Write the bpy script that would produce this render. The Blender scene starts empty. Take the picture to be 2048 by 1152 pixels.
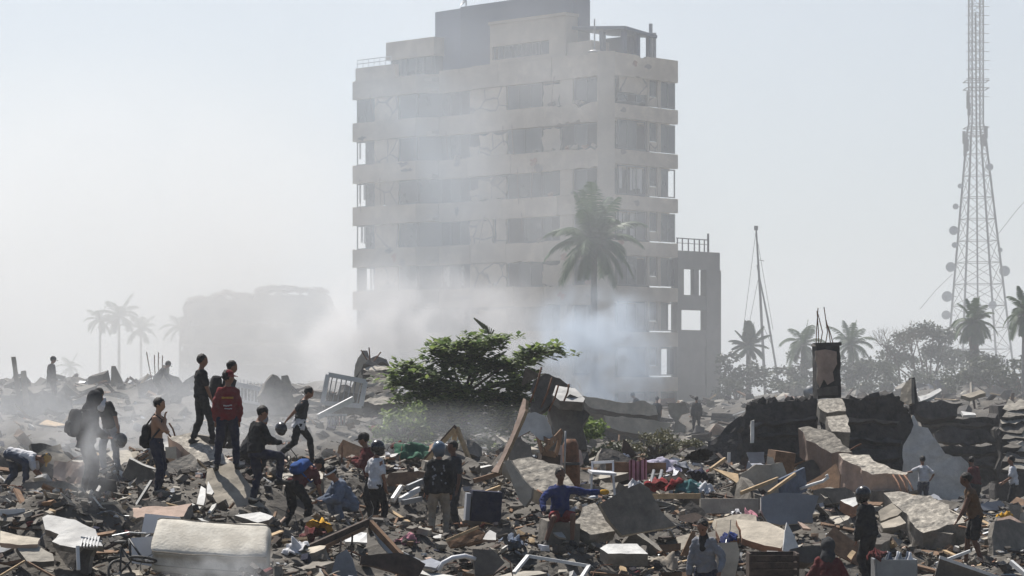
import bpy, bmesh, math, random
import numpy as np
from mathutils import Vector, Matrix, noise as mnoise

random.seed(7)
R = math.radians
scene = bpy.context.scene
COL = scene.collection

# ------------------------------------------------------------------ camera, sky, sun, exposure
F, CX, HY, CZ = 5000.0, 1024.0, 750.0, 3.5      # focal length in photo pixels, principal column, horizon row, eye height
cam_d = bpy.data.cameras.new("camera")
cam_d.sensor_width = 36.0
cam_d.lens = F / 2048 * 36.0
cam_d.shift_y = (HY - 576) / 2048
cam_d.clip_end = 6000
cam_d.clip_start = 0.5
cam = bpy.data.objects.new("camera", cam_d)
cam.location = (0, 0, CZ)
cam.rotation_euler = (R(90), 0, 0)
COL.objects.link(cam)
scene.camera = cam

SUN_AZ, SUN_EL = -31.0, 57.0                      # degrees: azimuth from +Y towards +X, elevation
sdir = Vector((math.sin(R(SUN_AZ)) * math.cos(R(SUN_EL)), math.cos(R(SUN_AZ)) * math.cos(R(SUN_EL)), math.sin(R(SUN_EL))))
world = bpy.data.worlds.new("World")
scene.world = world
world.use_nodes = True
wn = world.node_tree.nodes
wl = world.node_tree.links
bg = wn.get("Background") or wn.new("ShaderNodeBackground")
sky = wn.new("ShaderNodeTexSky")
sky.sky_type = 'NISHITA'
sky.sun_disc = False
sky.sun_elevation = R(SUN_EL)
sky.sun_rotation = R(SUN_AZ)
sky.dust_density = 1.2
sky.air_density = 1.0
sky.ozone_density = 1.3
wl.new(sky.outputs[0], bg.inputs[0])
bg.inputs[1].default_value = 0.062

sun_d = bpy.data.lights.new("sun", 'SUN')
sun_d.energy = 5.0
sun_d.angle = R(0.6)
sun_d.color = (1.0, 0.955, 0.89)
sun = bpy.data.objects.new("sun", sun_d)
sun.rotation_euler = (-sdir).to_track_quat('-Z', 'Y').to_euler()
sun.location = (-30, 60, 60)
COL.objects.link(sun)

scene.view_settings.view_transform = 'Standard'
scene.view_settings.look = 'None'
scene.view_settings.exposure = 0.33
scene.view_settings.gamma = 1.0
scene.view_settings.use_curve_mapping = False
scene.render.film_transparent = False
cy = scene.cycles
cy.use_denoising = True
cy.max_bounces = 6
cy.diffuse_bounces = 1
cy.glossy_bounces = 2
cy.transmission_bounces = 3
cy.volume_bounces = 1
cy.transparent_max_bounces = 12
cy.volume_step_rate = 2.2
cy.volume_max_steps = 64
cy.caustics_reflective = False
cy.caustics_refractive = False
cy.sample_clamp_indirect = 4.0

# ------------------------------------------------------------------ helpers
def W(px, py, Y):
    """World point seen at photo pixel (px, py) at distance Y."""
    return Vector(((px - CX) / F * Y, Y, CZ + (HY - py) / F * Y))

def XP(px, Y):
    return (px - CX) / F * Y

def ZP(py, Y):
    return CZ + (HY - py) / F * Y

def ray_plane(px, py, p0, n):
    d = Vector(((px - CX) / F, 1.0, (HY - py) / F))
    o = Vector((0, 0, CZ))
    k = (Vector(p0) - o).dot(n) / d.dot(n)
    return o + d * k

MATS = {}
ISLAND = set()     # while non-empty, new materials vary in tone from piece to piece
WM = {}        # world matrix of each object built so far, for parenting

def nodes_of(name):
    m = bpy.data.materials.new(name)
    m.use_nodes = True
    nt = m.node_tree
    b = nt.nodes.get("Principled BSDF")
    return m, nt, b

def mat(name, col, rough=0.85, var=0.25, scale=3.0, bump=0.3, bscale=25.0, dark=None, metal=0.0, spec=0.3, dirt=0.0, dirtcol=(0.09, 0.08, 0.07), crack=0.0, dscale=1.3, tint=0.0):
    """Procedural surface: two noise octaves of tone, blotchy dirt, optional cracks, fine bump."""
    m, nt, b = nodes_of(name)
    N, L = nt.nodes, nt.links
    tc = N.new("ShaderNodeTexCoord")
    oi = N.new("ShaderNodeObjectInfo")
    add = N.new("ShaderNodeVectorMath"); add.operation = 'MULTIPLY_ADD'
    cmb = N.new("ShaderNodeCombineXYZ")
    for i in range(3):
        L.new(oi.outputs["Random"], cmb.inputs[i])
    add.inputs[1].default_value = (37.0, 53.0, 71.0)
    L.new(cmb.outputs[0], add.inputs[0]); L.new(tc.outputs["Object"], add.inputs[2])
    n1 = N.new("ShaderNodeTexNoise"); n1.inputs["Scale"].default_value = scale; n1.inputs["Detail"].default_value = 6; n1.inputs["Roughness"].default_value = 0.65
    L.new(add.outputs[0], n1.inputs["Vector"])
    cr = N.new("ShaderNodeValToRGB")
    lo = dark if dark else tuple(c * (1 - var * 1.3) for c in col)
    hi = tuple(min(1, c * (1 + var)) for c in col)
    cr.color_ramp.elements[0].color = (*lo, 1); cr.color_ramp.elements[0].position = 0.3
    cr.color_ramp.elements[1].color = (*hi, 1); cr.color_ramp.elements[1].position = 0.7
    L.new(n1.outputs["Fac"], cr.inputs["Fac"])
    out = cr.outputs["Color"]
    if dirt > 0:
        n2 = N.new("ShaderNodeTexNoise"); n2.inputs["Scale"].default_value = dscale; n2.inputs["Detail"].default_value = 8; n2.inputs["Roughness"].default_value = 0.7
        L.new(add.outputs[0], n2.inputs["Vector"])
        r2 = N.new("ShaderNodeValToRGB")
        r2.color_ramp.elements[0].position = 0.42; r2.color_ramp.elements[0].color = (dirt, dirt, dirt, 1)
        r2.color_ramp.elements[1].position = 0.62; r2.color_ramp.elements[1].color = (0, 0, 0, 1)
        L.new(n2.outputs["Fac"], r2.inputs["Fac"])
        mx = N.new("ShaderNodeMix"); mx.data_type = 'RGBA'
        L.new(r2.outputs["Color"], mx.inputs[0]); L.new(out, mx.inputs[6]); mx.inputs[7].default_value = (*dirtcol, 1)
        out = mx.outputs[2]
    if crack > 0:
        nz = N.new("ShaderNodeTexNoise"); nz.inputs["Scale"].default_value = crack * 1.5; nz.inputs["Detail"].default_value = 3
        L.new(add.outputs[0], nz.inputs["Vector"])
        va = N.new("ShaderNodeVectorMath"); va.operation = 'MULTIPLY_ADD'; va.inputs[1].default_value = (0.5, 0.5, 0.5)
        L.new(nz.outputs["Color"], va.inputs[0]); L.new(add.outputs[0], va.inputs[2])
        vo = N.new("ShaderNodeTexVoronoi"); vo.feature = 'DISTANCE_TO_EDGE'; vo.inputs["Scale"].default_value = crack
        L.new(va.outputs[0], vo.inputs["Vector"])
        r3 = N.new("ShaderNodeValToRGB")
        r3.color_ramp.elements[0].position = 0.0; r3.color_ramp.elements[0].color = (0.8, 0.8, 0.8, 1)
        r3.color_ramp.elements[1].position = 0.035; r3.color_ramp.elements[1].color = (0, 0, 0, 1)
        L.new(vo.outputs["Distance"], r3.inputs["Fac"])
        mx = N.new("ShaderNodeMix"); mx.data_type = 'RGBA'
        L.new(r3.outputs["Color"], mx.inputs[0]); L.new(out, mx.inputs[6]); mx.inputs[7].default_value = (0.07, 0.06, 0.055, 1)
        out = mx.outputs[2]
    if tint:
        mr = N.new("ShaderNodeMapRange"); mr.inputs["To Min"].default_value = 1 - tint; mr.inputs["To Max"].default_value = 1 + tint
        L.new(oi.outputs["Random"], mr.inputs["Value"])
        mv = N.new("ShaderNodeVectorMath"); mv.operation = 'SCALE'
        L.new(out, mv.inputs[0]); L.new(mr.outputs[0], mv.inputs["Scale"])
        out = mv.outputs[0]
    if ISLAND:
        ge = N.new("ShaderNodeNewGeometry")
        mr = N.new("ShaderNodeMapRange"); mr.inputs["To Min"].default_value = 0.6; mr.inputs["To Max"].default_value = 1.3
        L.new(ge.outputs["Random Per Island"], mr.inputs["Value"])
        mv = N.new("ShaderNodeVectorMath"); mv.operation = 'SCALE'
        L.new(out, mv.inputs[0]); L.new(mr.outputs[0], mv.inputs["Scale"])
        out = mv.outputs[0]
    L.new(out, b.inputs["Base Color"])
    b.inputs["Roughness"].default_value = rough
    b.inputs["Metallic"].default_value = metal
    b.inputs["Specular IOR Level"].default_value = spec
    if bump > 0:
        n3 = N.new("ShaderNodeTexNoise"); n3.inputs["Scale"].default_value = bscale; n3.inputs["Detail"].default_value = 5
        L.new(add.outputs[0], n3.inputs["Vector"])
        bp = N.new("ShaderNodeBump"); bp.inputs["Strength"].default_value = bump; bp.inputs["Distance"].default_value = 0.03
        L.new(n3.outputs["Fac"], bp.inputs["Height"]); L.new(bp.outputs[0], b.inputs["Normal"])
    MATS[name] = m
    return m

class MB:
    """Collects shapes, then links them as ONE mesh object."""
    def __init__(self):
        self.v, self.f, self.m = [], [], []
    def add(self, vs, fs, mi=0):
        o = len(self.v)
        self.v.extend([tuple(p) for p in vs])
        self.f.extend([tuple(i + o for i in q) for q in fs])
        self.m.extend([mi] * len(fs))
        return self
    def box(self, c, s, rot=None, mi=0, jit=0.0):
        hx, hy, hz = s[0] / 2, s[1] / 2, s[2] / 2
        vs = [Vector((x * hx, y * hy, z * hz)) for z in (-1, 1) for y in (-1, 1) for x in (-1, 1)]
        if jit:
            vs = [p + Vector([random.uniform(-jit, jit) * q for q in s]) for p in vs]
        c = Vector(c)
        vs = [(rot @ p if rot is not None else p) + c for p in vs]
        return self.add(vs, [(0, 2, 3, 1), (4, 5, 7, 6), (0, 1, 5, 4), (2, 6, 7, 3), (0, 4, 6, 2), (1, 3, 7, 5)], mi)
    def bar(self, a, b, w, h=None, mi=0, up=(0, 0, 1)):
        a, b = Vector(a), Vector(b)
        d = b - a
        L = d.length
        if L < 1e-6: return self
        z = d / L
        u = Vector(up)
        if abs(z.dot(u)) > 0.97: u = Vector((1, 0, 0))
        x = u.cross(z).normalized(); y = z.cross(x)
        rot = Matrix((x, y, z)).transposed()
        return self.box((a + b) / 2, (w, h or w, L), rot, mi)
    def tube(self, pts, rad, seg=8, mi=0, caps=True):
        pts = [Vector(p) for p in pts]
        n = len(pts)
        if not hasattr(rad, '__len__'): rad = [rad] * n
        vs, fs = [], []
        prev = None
        for i, p in enumerate(pts):
            d = (pts[min(i + 1, n - 1)] - pts[max(i - 1, 0)])
            d = d.normalized() if d.length > 1e-9 else Vector((0, 0, 1))
            u = prev if prev is not None else (Vector((0, 0, 1)) if abs(d.z) < 0.9 else Vector((1, 0, 0)))
            x = (u - d * u.dot(d)).normalized(); y = d.cross(x); prev = x
            for k in range(seg):
                a = 2 * math.pi * k / seg
                vs.append(p + (x * math.cos(a) + y * math.sin(a)) * rad[i])
        for i in range(n - 1):
            for k in range(seg):
                k2 = (k + 1) % seg
                fs.append((i * seg + k, i * seg + k2, (i + 1) * seg + k2, (i + 1) * seg + k))
        if caps:
            fs.append(tuple(range(seg - 1, -1, -1))); fs.append(tuple((n - 1) * seg + k for k in range(seg)))
        return self.add(vs, fs, mi)
    def ball(self, c, r, seg=10, rings=7, rot=None, mi=0):
        if not hasattr(r, '__len__'): r = (r, r, r)
        vs, fs = [], []
        for i in range(rings + 1):
            th = math.pi * i / rings
            for k in range(seg):
                a = 2 * math.pi * k / seg
                p = Vector((r[0] * math.sin(th) * math.cos(a), r[1] * math.sin(th) * math.sin(a), r[2] * math.cos(th)))
                vs.append((rot @ p if rot is not None else p) + Vector(c))
        for i in range(rings):
            for k in range(seg):
                k2 = (k + 1) % seg
                fs.append((i * seg + k, (i + 1) * seg + k, (i + 1) * seg + k2, i * seg + k2))
        return self.add(vs, fs, mi)
    def prism(self, poly, off, mi=0, mi_side=None):
        """poly: 3D outline; extruded by vector off."""
        n = len(poly)
        off = Vector(off)
        a = [Vector(p) for p in poly]
        vs = a + [p + off for p in a]
        nrm = Vector((0, 0, 0))
        for i in range(n):
            p, q = a[i], a[(i + 1) % n]
            nrm += (p - a[0]).cross(q - a[0])
        flip = nrm.dot(off) > 0
        top = tuple(range(n)); bot = tuple(n + i for i in range(n))
        if flip: top = top[::-1]
        else: bot = bot[::-1]
        o = len(self.v)
        self.add(vs, [top, bot], mi)
        sides = []
        for i in range(n):
            j = (i + 1) % n
            q = (i, j, n + j, n + i) if flip else (j, i, n + i, n + j)
            sides.append(tuple(k + o for k in q))
        self.f.extend(sides); self.m.extend([mi if mi_side is None else mi_side] * n)
        return self
    def build(self, name, mats, parent=None, smooth=False, origin=None, local=False):
        me = bpy.data.meshes.new(name)
        v = self.v
        if origin is not None:
            o = Vector(origin)
            v = [(p[0] - o.x, p[1] - o.y, p[2] - o.z) for p in v]
        me.from_pydata(v, [], self.f)
        if not isinstance(mats, (list, tuple)): mats = [mats]
        for m in mats:
            me.materials.append(MATS[m] if isinstance(m, str) else m)
        me.polygons.foreach_set("material_index", self.m)
        if smooth:
            me.polygons.foreach_set("use_smooth", [True] * len(self.f))
        me.update()
        ob = bpy.data.objects.new(name, me)
        COL.objects.link(ob)
        if origin is not None: ob.location = origin
        WM[ob.name] = Matrix.Translation(Vector(origin)) if origin is not None else Matrix.Identity(4)
        if parent is not None:
            ob.parent = parent
            if not local:
                ob.matrix_parent_inverse = WM.get(parent.name, Matrix.Identity(4)).inverted()
        return ob

def tag(o, label, cat, group=None):
    o["label"] = label
    o["category"] = cat
    o["kind"] = "thing"
    if group: o["group"] = group
    return o

def empty(name, loc=(0, 0, 0), label=None, cat=None, group=None):
    o = bpy.data.objects.new(name, None)
    o.location = loc
    o.empty_display_size = 0.2
    COL.objects.link(o)
    WM[o.name] = Matrix.Translation(Vector(loc))
    if label: tag(o, label, cat, group)
    return o

def kind(o, k):
    o["kind"] = k
    return o

def rotm(rx=0, ry=0, rz=0):
    return Matrix.Rotation(R(rz), 3, 'Z') @ Matrix.Rotation(R(ry), 3, 'Y') @ Matrix.Rotation(R(rx), 3, 'X')

def fbm(x, y, s, seed=0.0, octv=4):
    return mnoise.fractal(Vector((x * s + seed, y * s - seed * 0.7, seed * 1.3)), 1.0, 2.0, octv)

def copy_tree(o, parent=None):
    """Copy a thing with its parts and their sub-parts."""
    c = o.copy()
    COL.objects.link(c)
    c.parent = parent
    for ch in [k for k in KIDS.get(o.name, [])] or list(o.children):
        copy_tree(ch, c)
    return c
KIDS = {}

hr = random.Random(21)
def rough_outline(pts, amp, step=0.22):
    out = []
    n = len(pts)
    for i in range(n):
        a, b = pts[i], pts[(i + 1) % n]
        L = (b - a).length
        k = max(1, int(L / step))
        d = (b - a) / max(L, 1e-6)
        for j in range(k):
            p = a + (b - a) * (j / k)
            if j: p = p + Vector((hr.uniform(-amp, amp), hr.uniform(-amp, amp), hr.uniform(-amp, amp)))
            out.append(p)
    return out
def roughen(o, amp, maxe=.16):
    """break the flat faces up and push the points in and out a little"""
    bm = bmesh.new(); bm.from_mesh(o.data)
    size = max(o.dimensions) if max(o.dimensions) > 0 else 1.0
    bb = [Vector(v.co) for v in bm.verts]
    ext = max((a - bb[0]).length for a in bb)
    maxe = max(maxe, ext / 22)
    bmesh.ops.triangulate(bm, faces=bm.faces[:])
    for _ in range(4):
        es = [e for e in bm.edges if e.calc_length() > maxe]
        if not es: break
        bmesh.ops.subdivide_edges(bm, edges=es, cuts=1)
        bmesh.ops.triangulate(bm, faces=[f for f in bm.faces if len(f.verts) > 3])
    bm.normal_update()
    k = ext / 2.0
    sc_ = 3.2 / max(.4, min(3, k))
    for v in bm.verts:
        q = v.co * sc_ + Vector((len(bb) * .37, 3.1, 7.7))
        v.co += Vector((mnoise.fractal(q, 1, 2, 3), mnoise.fractal(q + Vector((9, 0, 0)), 1, 2, 3), mnoise.fractal(q + Vector((0, 9, 0)), 1, 2, 3))) * min(amp, .045) * max(.6, min(2.0, k))
    bm.to_mesh(o.data); bm.free()

# ------------------------------------------------------------------ materials
ISLAND.add(1)
mat("concrete", (0.255, 0.232, 0.198), var=0.3, scale=4, bump=0.5, bscale=18, dirt=0.45)
mat("concrete_pale", (0.43, 0.395, 0.335), var=0.2, scale=4, bump=0.4, bscale=18, dirt=0.3)
mat("concrete_rough", (0.45, 0.41, 0.345), var=0.35, scale=7, bump=1.0, bscale=11, dirt=0.6, dirtcol=(0.10, 0.09, 0.08), dscale=10)
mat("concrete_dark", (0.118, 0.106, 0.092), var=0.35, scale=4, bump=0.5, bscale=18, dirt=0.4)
mat("plaster_cream", (0.52, 0.46, 0.37), var=0.15, scale=2, bump=0.25, bscale=22, dirt=0.35)
mat("plaster_pink", (0.48, 0.35, 0.28), var=0.18, scale=2, bump=0.3, bscale=22, dirt=0.35)
mat("plaster_white", (0.66, 0.65, 0.62), var=0.12, scale=2, bump=0.2, bscale=22, dirt=0.3)
mat("plaster_blue_grey", (0.40, 0.42, 0.46), var=0.12, scale=2, bump=0.2, bscale=22, dirt=0.25)
mat("burnt", (0.04, 0.038, 0.039), var=0.5, scale=2.5, bump=1.0, bscale=9, dirt=0.5, dirtcol=(0.11, 0.10, 0.09), dscale=2.2)
mat("burnt_grey", (0.085, 0.080, 0.078), var=0.5, scale=2.5, bump=0.7, bscale=9, dirt=0.4, dirtcol=(0.02, 0.02, 0.02))
mat("brick_clay", (0.36, 0.17, 0.10), var=0.3, scale=5, bump=0.4, dirt=0.35, dirtcol=(0.25, 0.22, 0.19))
mat("wood_pale", (0.50, 0.36, 0.21), var=0.25, scale=6, bump=0.2, dirt=0.2)
mat("wood_brown", (0.22, 0.13, 0.075), var=0.35, scale=6, bump=0.2, dirt=0.25)
mat("wood_dark", (0.07, 0.05, 0.04), var=0.4, scale=6, bump=0.2)
mat("dust", (0.118, 0.104, 0.086), var=0.35, scale=1.5, bump=0.8, bscale=12, dirt=0.6, dirtcol=(0.05, 0.047, 0.043))
mat("ground_soil", (0.23, 0.21, 0.18), var=0.3, scale=0.3, bump=0.5, bscale=4, dirt=0.4, dscale=0.15)
ISLAND.clear()
mat("metal_grey", (0.30, 0.31, 0.32), rough=0.5, var=0.2, metal=0.6, bump=0.1, spec=0.5)
mat("metal_dark", (0.06, 0.062, 0.065), rough=0.55, var=0.3, metal=0.4, bump=0.1)
mat("rust", (0.17, 0.085, 0.05), var=0.4, scale=8, bump=0.3)
mat("paint_white", (0.74, 0.74, 0.73), rough=0.5, var=0.06, bump=0.08, dirt=0.2, spec=0.4)
mat("plastic_white", (0.72, 0.72, 0.74), rough=0.4, var=0.05, bump=0.03, dirt=0.1, spec=0.5)
mat("mattress", (0.62, 0.585, 0.51), var=0.16, scale=4, bump=0.35, bscale=22, dirt=0.45, dirtcol=(0.36, 0.32, 0.26), dscale=2.2)
mat("rubber", (0.05, 0.048, 0.045), rough=0.6, var=0.3, bump=0.1)
for nm, c in dict(white=(0.68, 0.68, 0.70), grey=(0.24, 0.25, 0.28), black=(0.016, 0.017, 0.02), charcoal=(0.04, 0.042, 0.047), red=(0.19, 0.018, 0.022), maroon=(0.11, 0.02, 0.022),
                  blue=(0.015, 0.03, 0.13), navy=(0.018, 0.022, 0.05), denim=(0.055, 0.07, 0.11), tan=(0.30, 0.26, 0.21), yellow=(0.55, 0.30, 0.03), pink=(0.5, 0.22, 0.27),
                  green=(0.05, 0.14, 0.09), teal=(0.06, 0.17, 0.18), brown=(0.13, 0.075, 0.04), greyblue=(0.13, 0.16, 0.22), orange=(0.6, 0.16, 0.03), olive=(0.10, 0.10, 0.055), bright_blue=(0.02, 0.075, 0.26), lilac=(0.42, 0.40, 0.5)).items():
    mat("cloth_" + nm, c, rough=0.95, var=0.22, scale=7, bump=0.5, bscale=14, spec=0.1, dirt=0.22, dirtcol=(0.16, 0.15, 0.135), dscale=4)
mat("skin_brown", (0.23, 0.115, 0.070), rough=0.55, var=0.08, bump=0.03, spec=0.35)
mat("skin_dark", (0.13, 0.066, 0.042), rough=0.55, var=0.08, bump=0.03, spec=0.35)
mat("skin_tan", (0.36, 0.20, 0.125), rough=0.55, var=0.08, bump=0.03, spec=0.35)
mat("hair", (0.012, 0.010, 0.009), rough=0.6, var=0.4, scale=30, bump=0.6, bscale=60)
mat("helmet_black", (0.018, 0.018, 0.02), rough=0.22, var=0.2, bump=0.02, spec=0.6)
mat("helmet_blue", (0.07, 0.10, 0.14), rough=0.25, var=0.2, bump=0.02, spec=0.6)
mat("visor", (0.02, 0.025, 0.03), rough=0.08, var=0.1, bump=0, spec=0.8)
mat("shoe_dark", (0.03, 0.028, 0.026), rough=0.7, var=0.3)
mat("shoe_white", (0.55, 0.54, 0.52), rough=0.6, var=0.2)
mat("bark", (0.12, 0.095, 0.07), var=0.4, scale=8, bump=0.7, bscale=20)
mat("bark_pale", (0.27, 0.25, 0.22), var=0.3, scale=6, bump=0.5)
# building
mat("tower_concrete", (0.55, 0.47, 0.37), var=0.10, scale=0.8, bump=0.2, bscale=6, tint=0.14, dirt=0.5, dirtcol=(0.27, 0.215, 0.165), dscale=0.6)
mat("tower_plaster", (0.56, 0.48, 0.38), var=0.12, scale=0.9, bump=0.2, bscale=6, dirt=0.35, dirtcol=(0.20, 0.16, 0.13), dscale=0.8, crack=0.55, tint=0.2)
mat("tower_pier", (0.50, 0.43, 0.34), var=0.10, scale=0.8, bump=0.2, bscale=6, dirt=0.25, dirtcol=(0.24, 0.21, 0.18), dscale=0.6)
mat("tower_slate", (0.05, 0.085, 0.15), rough=0.6, var=0.12, scale=0.5, bump=0.1)
mat("tower_slate_pale", (0.10, 0.14, 0.22), rough=0.6, var=0.12, scale=0.5, bump=0.1)
mat("tower_bare", (0.26, 0.22, 0.19), var=0.3, scale=2.5, bump=0.5, bscale=8, dirt=0.4, dirtcol=(0.12, 0.10, 0.09))
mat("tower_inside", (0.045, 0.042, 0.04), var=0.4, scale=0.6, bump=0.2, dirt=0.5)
mat("window_frame", (0.13, 0.135, 0.14), rough=0.5, var=0.2, metal=0.3, bump=0)
mat("window_glass", (0.02, 0.028, 0.036), tint=0.5, rough=0.12, var=0.4, scale=0.5, bump=0.05, bscale=1.5, spec=0.7)
mat("curtain", (0.62, 0.62, 0.60), var=0.15, scale=2, bump=0.3, bscale=8)
mat("annex_concrete", (0.22, 0.205, 0.185), var=0.15, scale=0.8, bump=0.3, bscale=6, dirt=0.35, dirtcol=(0.12, 0.11, 0.10), dscale=0.6)
mat("steel_tower", (0.10, 0.085, 0.085), rough=0.6, var=0.15, metal=0.2, bump=0)

def leafmat(name, c1, c2, trans=0.25):
    m, nt, b = nodes_of(name)
    N, L = nt.nodes, nt.links
    g = N.new("ShaderNodeNewGeometry")
    cr = N.new("ShaderNodeValToRGB")
    cr.color_ramp.elements[0].color = (*c1, 1); cr.color_ramp.elements[1].color = (*c2, 1)
    L.new(g.outputs["Random Per Island"], cr.inputs["Fac"])
    L.new(cr.outputs["Color"], b.inputs["Base Color"])
    b.inputs["Roughness"].default_value = 0.55
    tr = N.new("ShaderNodeBsdfTranslucent")
    L.new(cr.outputs["Color"], tr.inputs["Color"])
    mx = N.new("ShaderNodeMixShader"); mx.inputs[0].default_value = trans
    L.new(b.outputs[0], mx.inputs[1]); L.new(tr.outputs[0], mx.inputs[2])
    L.new(mx.outputs[0], N["Material Output"].inputs["Surface"])
    MATS[name] = m
leafmat("almond_leaf", (0.06, 0.105, 0.036), (0.245, 0.315, 0.095), 0.5)
leafmat("palm_leaf", (0.04, 0.08, 0.03), (0.085, 0.14, 0.045), 0.25)
leafmat("dull_leaf", (0.04, 0.055, 0.028), (0.085, 0.10, 0.05), 0.2)
leafmat("dry_leaf", (0.10, 0.10, 0.05), (0.20, 0.19, 0.10), 0.2)

# ------------------------------------------------------------------ the setting: ground sheet
g = MB()
g.add([(-690, -40, -1.4), (690, -40, -1.4), (690, 1480, -1.4), (-690, 1480, -1.4)], [(0, 1, 2, 3)])
ground = kind(g.build("ground", "ground_soil"), "structure")
ground["label"] = "dusty grey-brown ground running back to the hazy horizon"

# ------------------------------------------------------------------ the damaged apartment tower
BT = Vector((-0.731, 0.682, 0)); BN = Vector((-0.682, -0.731, 0))
BC = Vector((XP(1216, 170), 170, 0))
def B(t, n, z): return BC + BT * t + BN * n + Vector((0, 0, z))
def t_at(px, n=0.0):
    k = (px - CX) / F
    p = BC + BN * n
    return (k * p.y - p.x) / (BT.x - k * BT.y)
def s_at(px, t=0.0):
    k = (px - CX) / F
    p = BC + BT * t
    return (k * p.y - p.x) / (-BN.x + k * BN.y)
BROT = Matrix((BT, BN, Vector((0, 0, 1)))).transposed()
def bbox(mb, t0, t1, n0, n1, z0, z1, mi=0):
    return mb.box(B((t0 + t1) / 2, (n0 + n1) / 2, (z0 + z1) / 2), (abs(t1 - t0), abs(n1 - n0), abs(z1 - z0)), BROT, mi)

tower = empty("apartment_building", B(12, -4, 0), "tall cream concrete apartment block with cracked walls and wrecked balconies", "building")
FH, ZT, BH = 3.12, 25.3, 1.38
tL = t_at(705, 1.1)                # far left end of the projecting block
tM = t_at(877, 0.0)                # where the chamfer meets the main face
tK = tM + 1.25                     # chamfer's outer end, on the projecting block
sR = s_at(1356)                    # far end of the right-hand face
rng = random.Random(3)

def band_outline(a, b, z0, z1, dmg):
    """(u, z) outline of a parapet band with broken nicks in its lower and upper edge."""
    n = max(2, int(abs(b - a) / 0.35))
    lo, hi = [], []
    for i in range(n + 1):
        u = a + (b - a) * i / n
        d = max(0.0, dmg(u))
        lo.append((u, z0 + d * rng.uniform(0, 0.45) * (rng.random() < 0.75)))
        hi.append((u, z1 - d * rng.uniform(0, 0.5) * (rng.random() < 0.6)))
    return lo + hi[::-1]

def jag(a, b, z0, z1, amp=0.12):
    """rough rectangle outline: a broken panel of wall"""
    pts = []
    for (p, q) in (((a, z0), (b, z0)), ((b, z0), (b, z1)), ((b, z1), (a, z1)), ((a, z1), (a, z0))):
        m = 5
        for i in range(m):
            f = i / m
            pts.append((p[0] + (q[0] - p[0]) * f + rng.uniform(-amp, amp) * (i > 0), p[1] + (q[1] - p[1]) * f + rng.uniform(-amp, amp) * (i > 0)))
    return pts

def main_poly(mb, outline, n, thick, mi=0):
    mb.prism([B(u, n, z) for u, z in outline], BN * -thick, mi)
def right_poly(mb, outline, t, thick, mi=0):
    mb.prism([B(t, -u, z) for u, z in outline], BT * thick, mi)

def window(plane, a, b, z0, z1, depth, panes=2, missing=(), curtain=False, off=0.0):
    """plane 'm': main face (a, b along t); 'r': right face (a, b along s). Frame, mullions and panes as own pieces."""
    def bx(mb, u0, u1, za, zb, d0, d1):
        if plane == 'm': bbox(mb, u0, u1, off - d1, off - d0, za, zb)
        else: bbox(mb, d0, d1, -u1, -u0, za, zb)
    fr = MB()
    w = 0.075
    bx(fr, a, b, z0, z0 + w, depth, depth + 0.08); bx(fr, a, b, z1 - w, z1, depth, depth + 0.08)
    for k in range(panes + 1):
        u = a + (b - a) * k / panes
        u = min(max(u, min(a, b) + w / 2), max(a, b) - w / 2)
        bx(fr, u - w / 2, u + w / 2, z0 + w, z1 - w, depth + 0.004, depth + 0.076)
    f = fr.build("window", "window_frame", tower)
    for k in range(panes):
        if k in missing or (panes > 1 and rng.random() < .2): continue
        u0 = a + (b - a) * k / panes; u1 = a + (b - a) * (k + 1) / panes
        if u0 > u1: u0, u1 = u1, u0
        p = MB(); bx(p, u0 + w / 2 + 0.004, u1 - w / 2 - 0.004, z0 + w + 0.004, z1 - w - 0.004, depth + 0.03, depth + 0.045)
        p.build("pane", "window_glass", f)
    if curtain:
        n = 8
        lo, hi = min(a, b), max(a, b)
        for k in range(n):
            if rng.random() < 0.35: continue
            u0 = lo + (hi - lo) * k / n; u1 = u0 + (hi - lo) / n * rng.uniform(0.6, 0.98)
            c = MB(); bx(c, u0, u1, z0 + w + rng.uniform(0, .5), z1 - w, depth + 0.16 + 0.04 * (k % 2), depth + 0.18 + 0.04 * (k % 2))
            c.build("curtain", "curtain", f)
    return f

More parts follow.
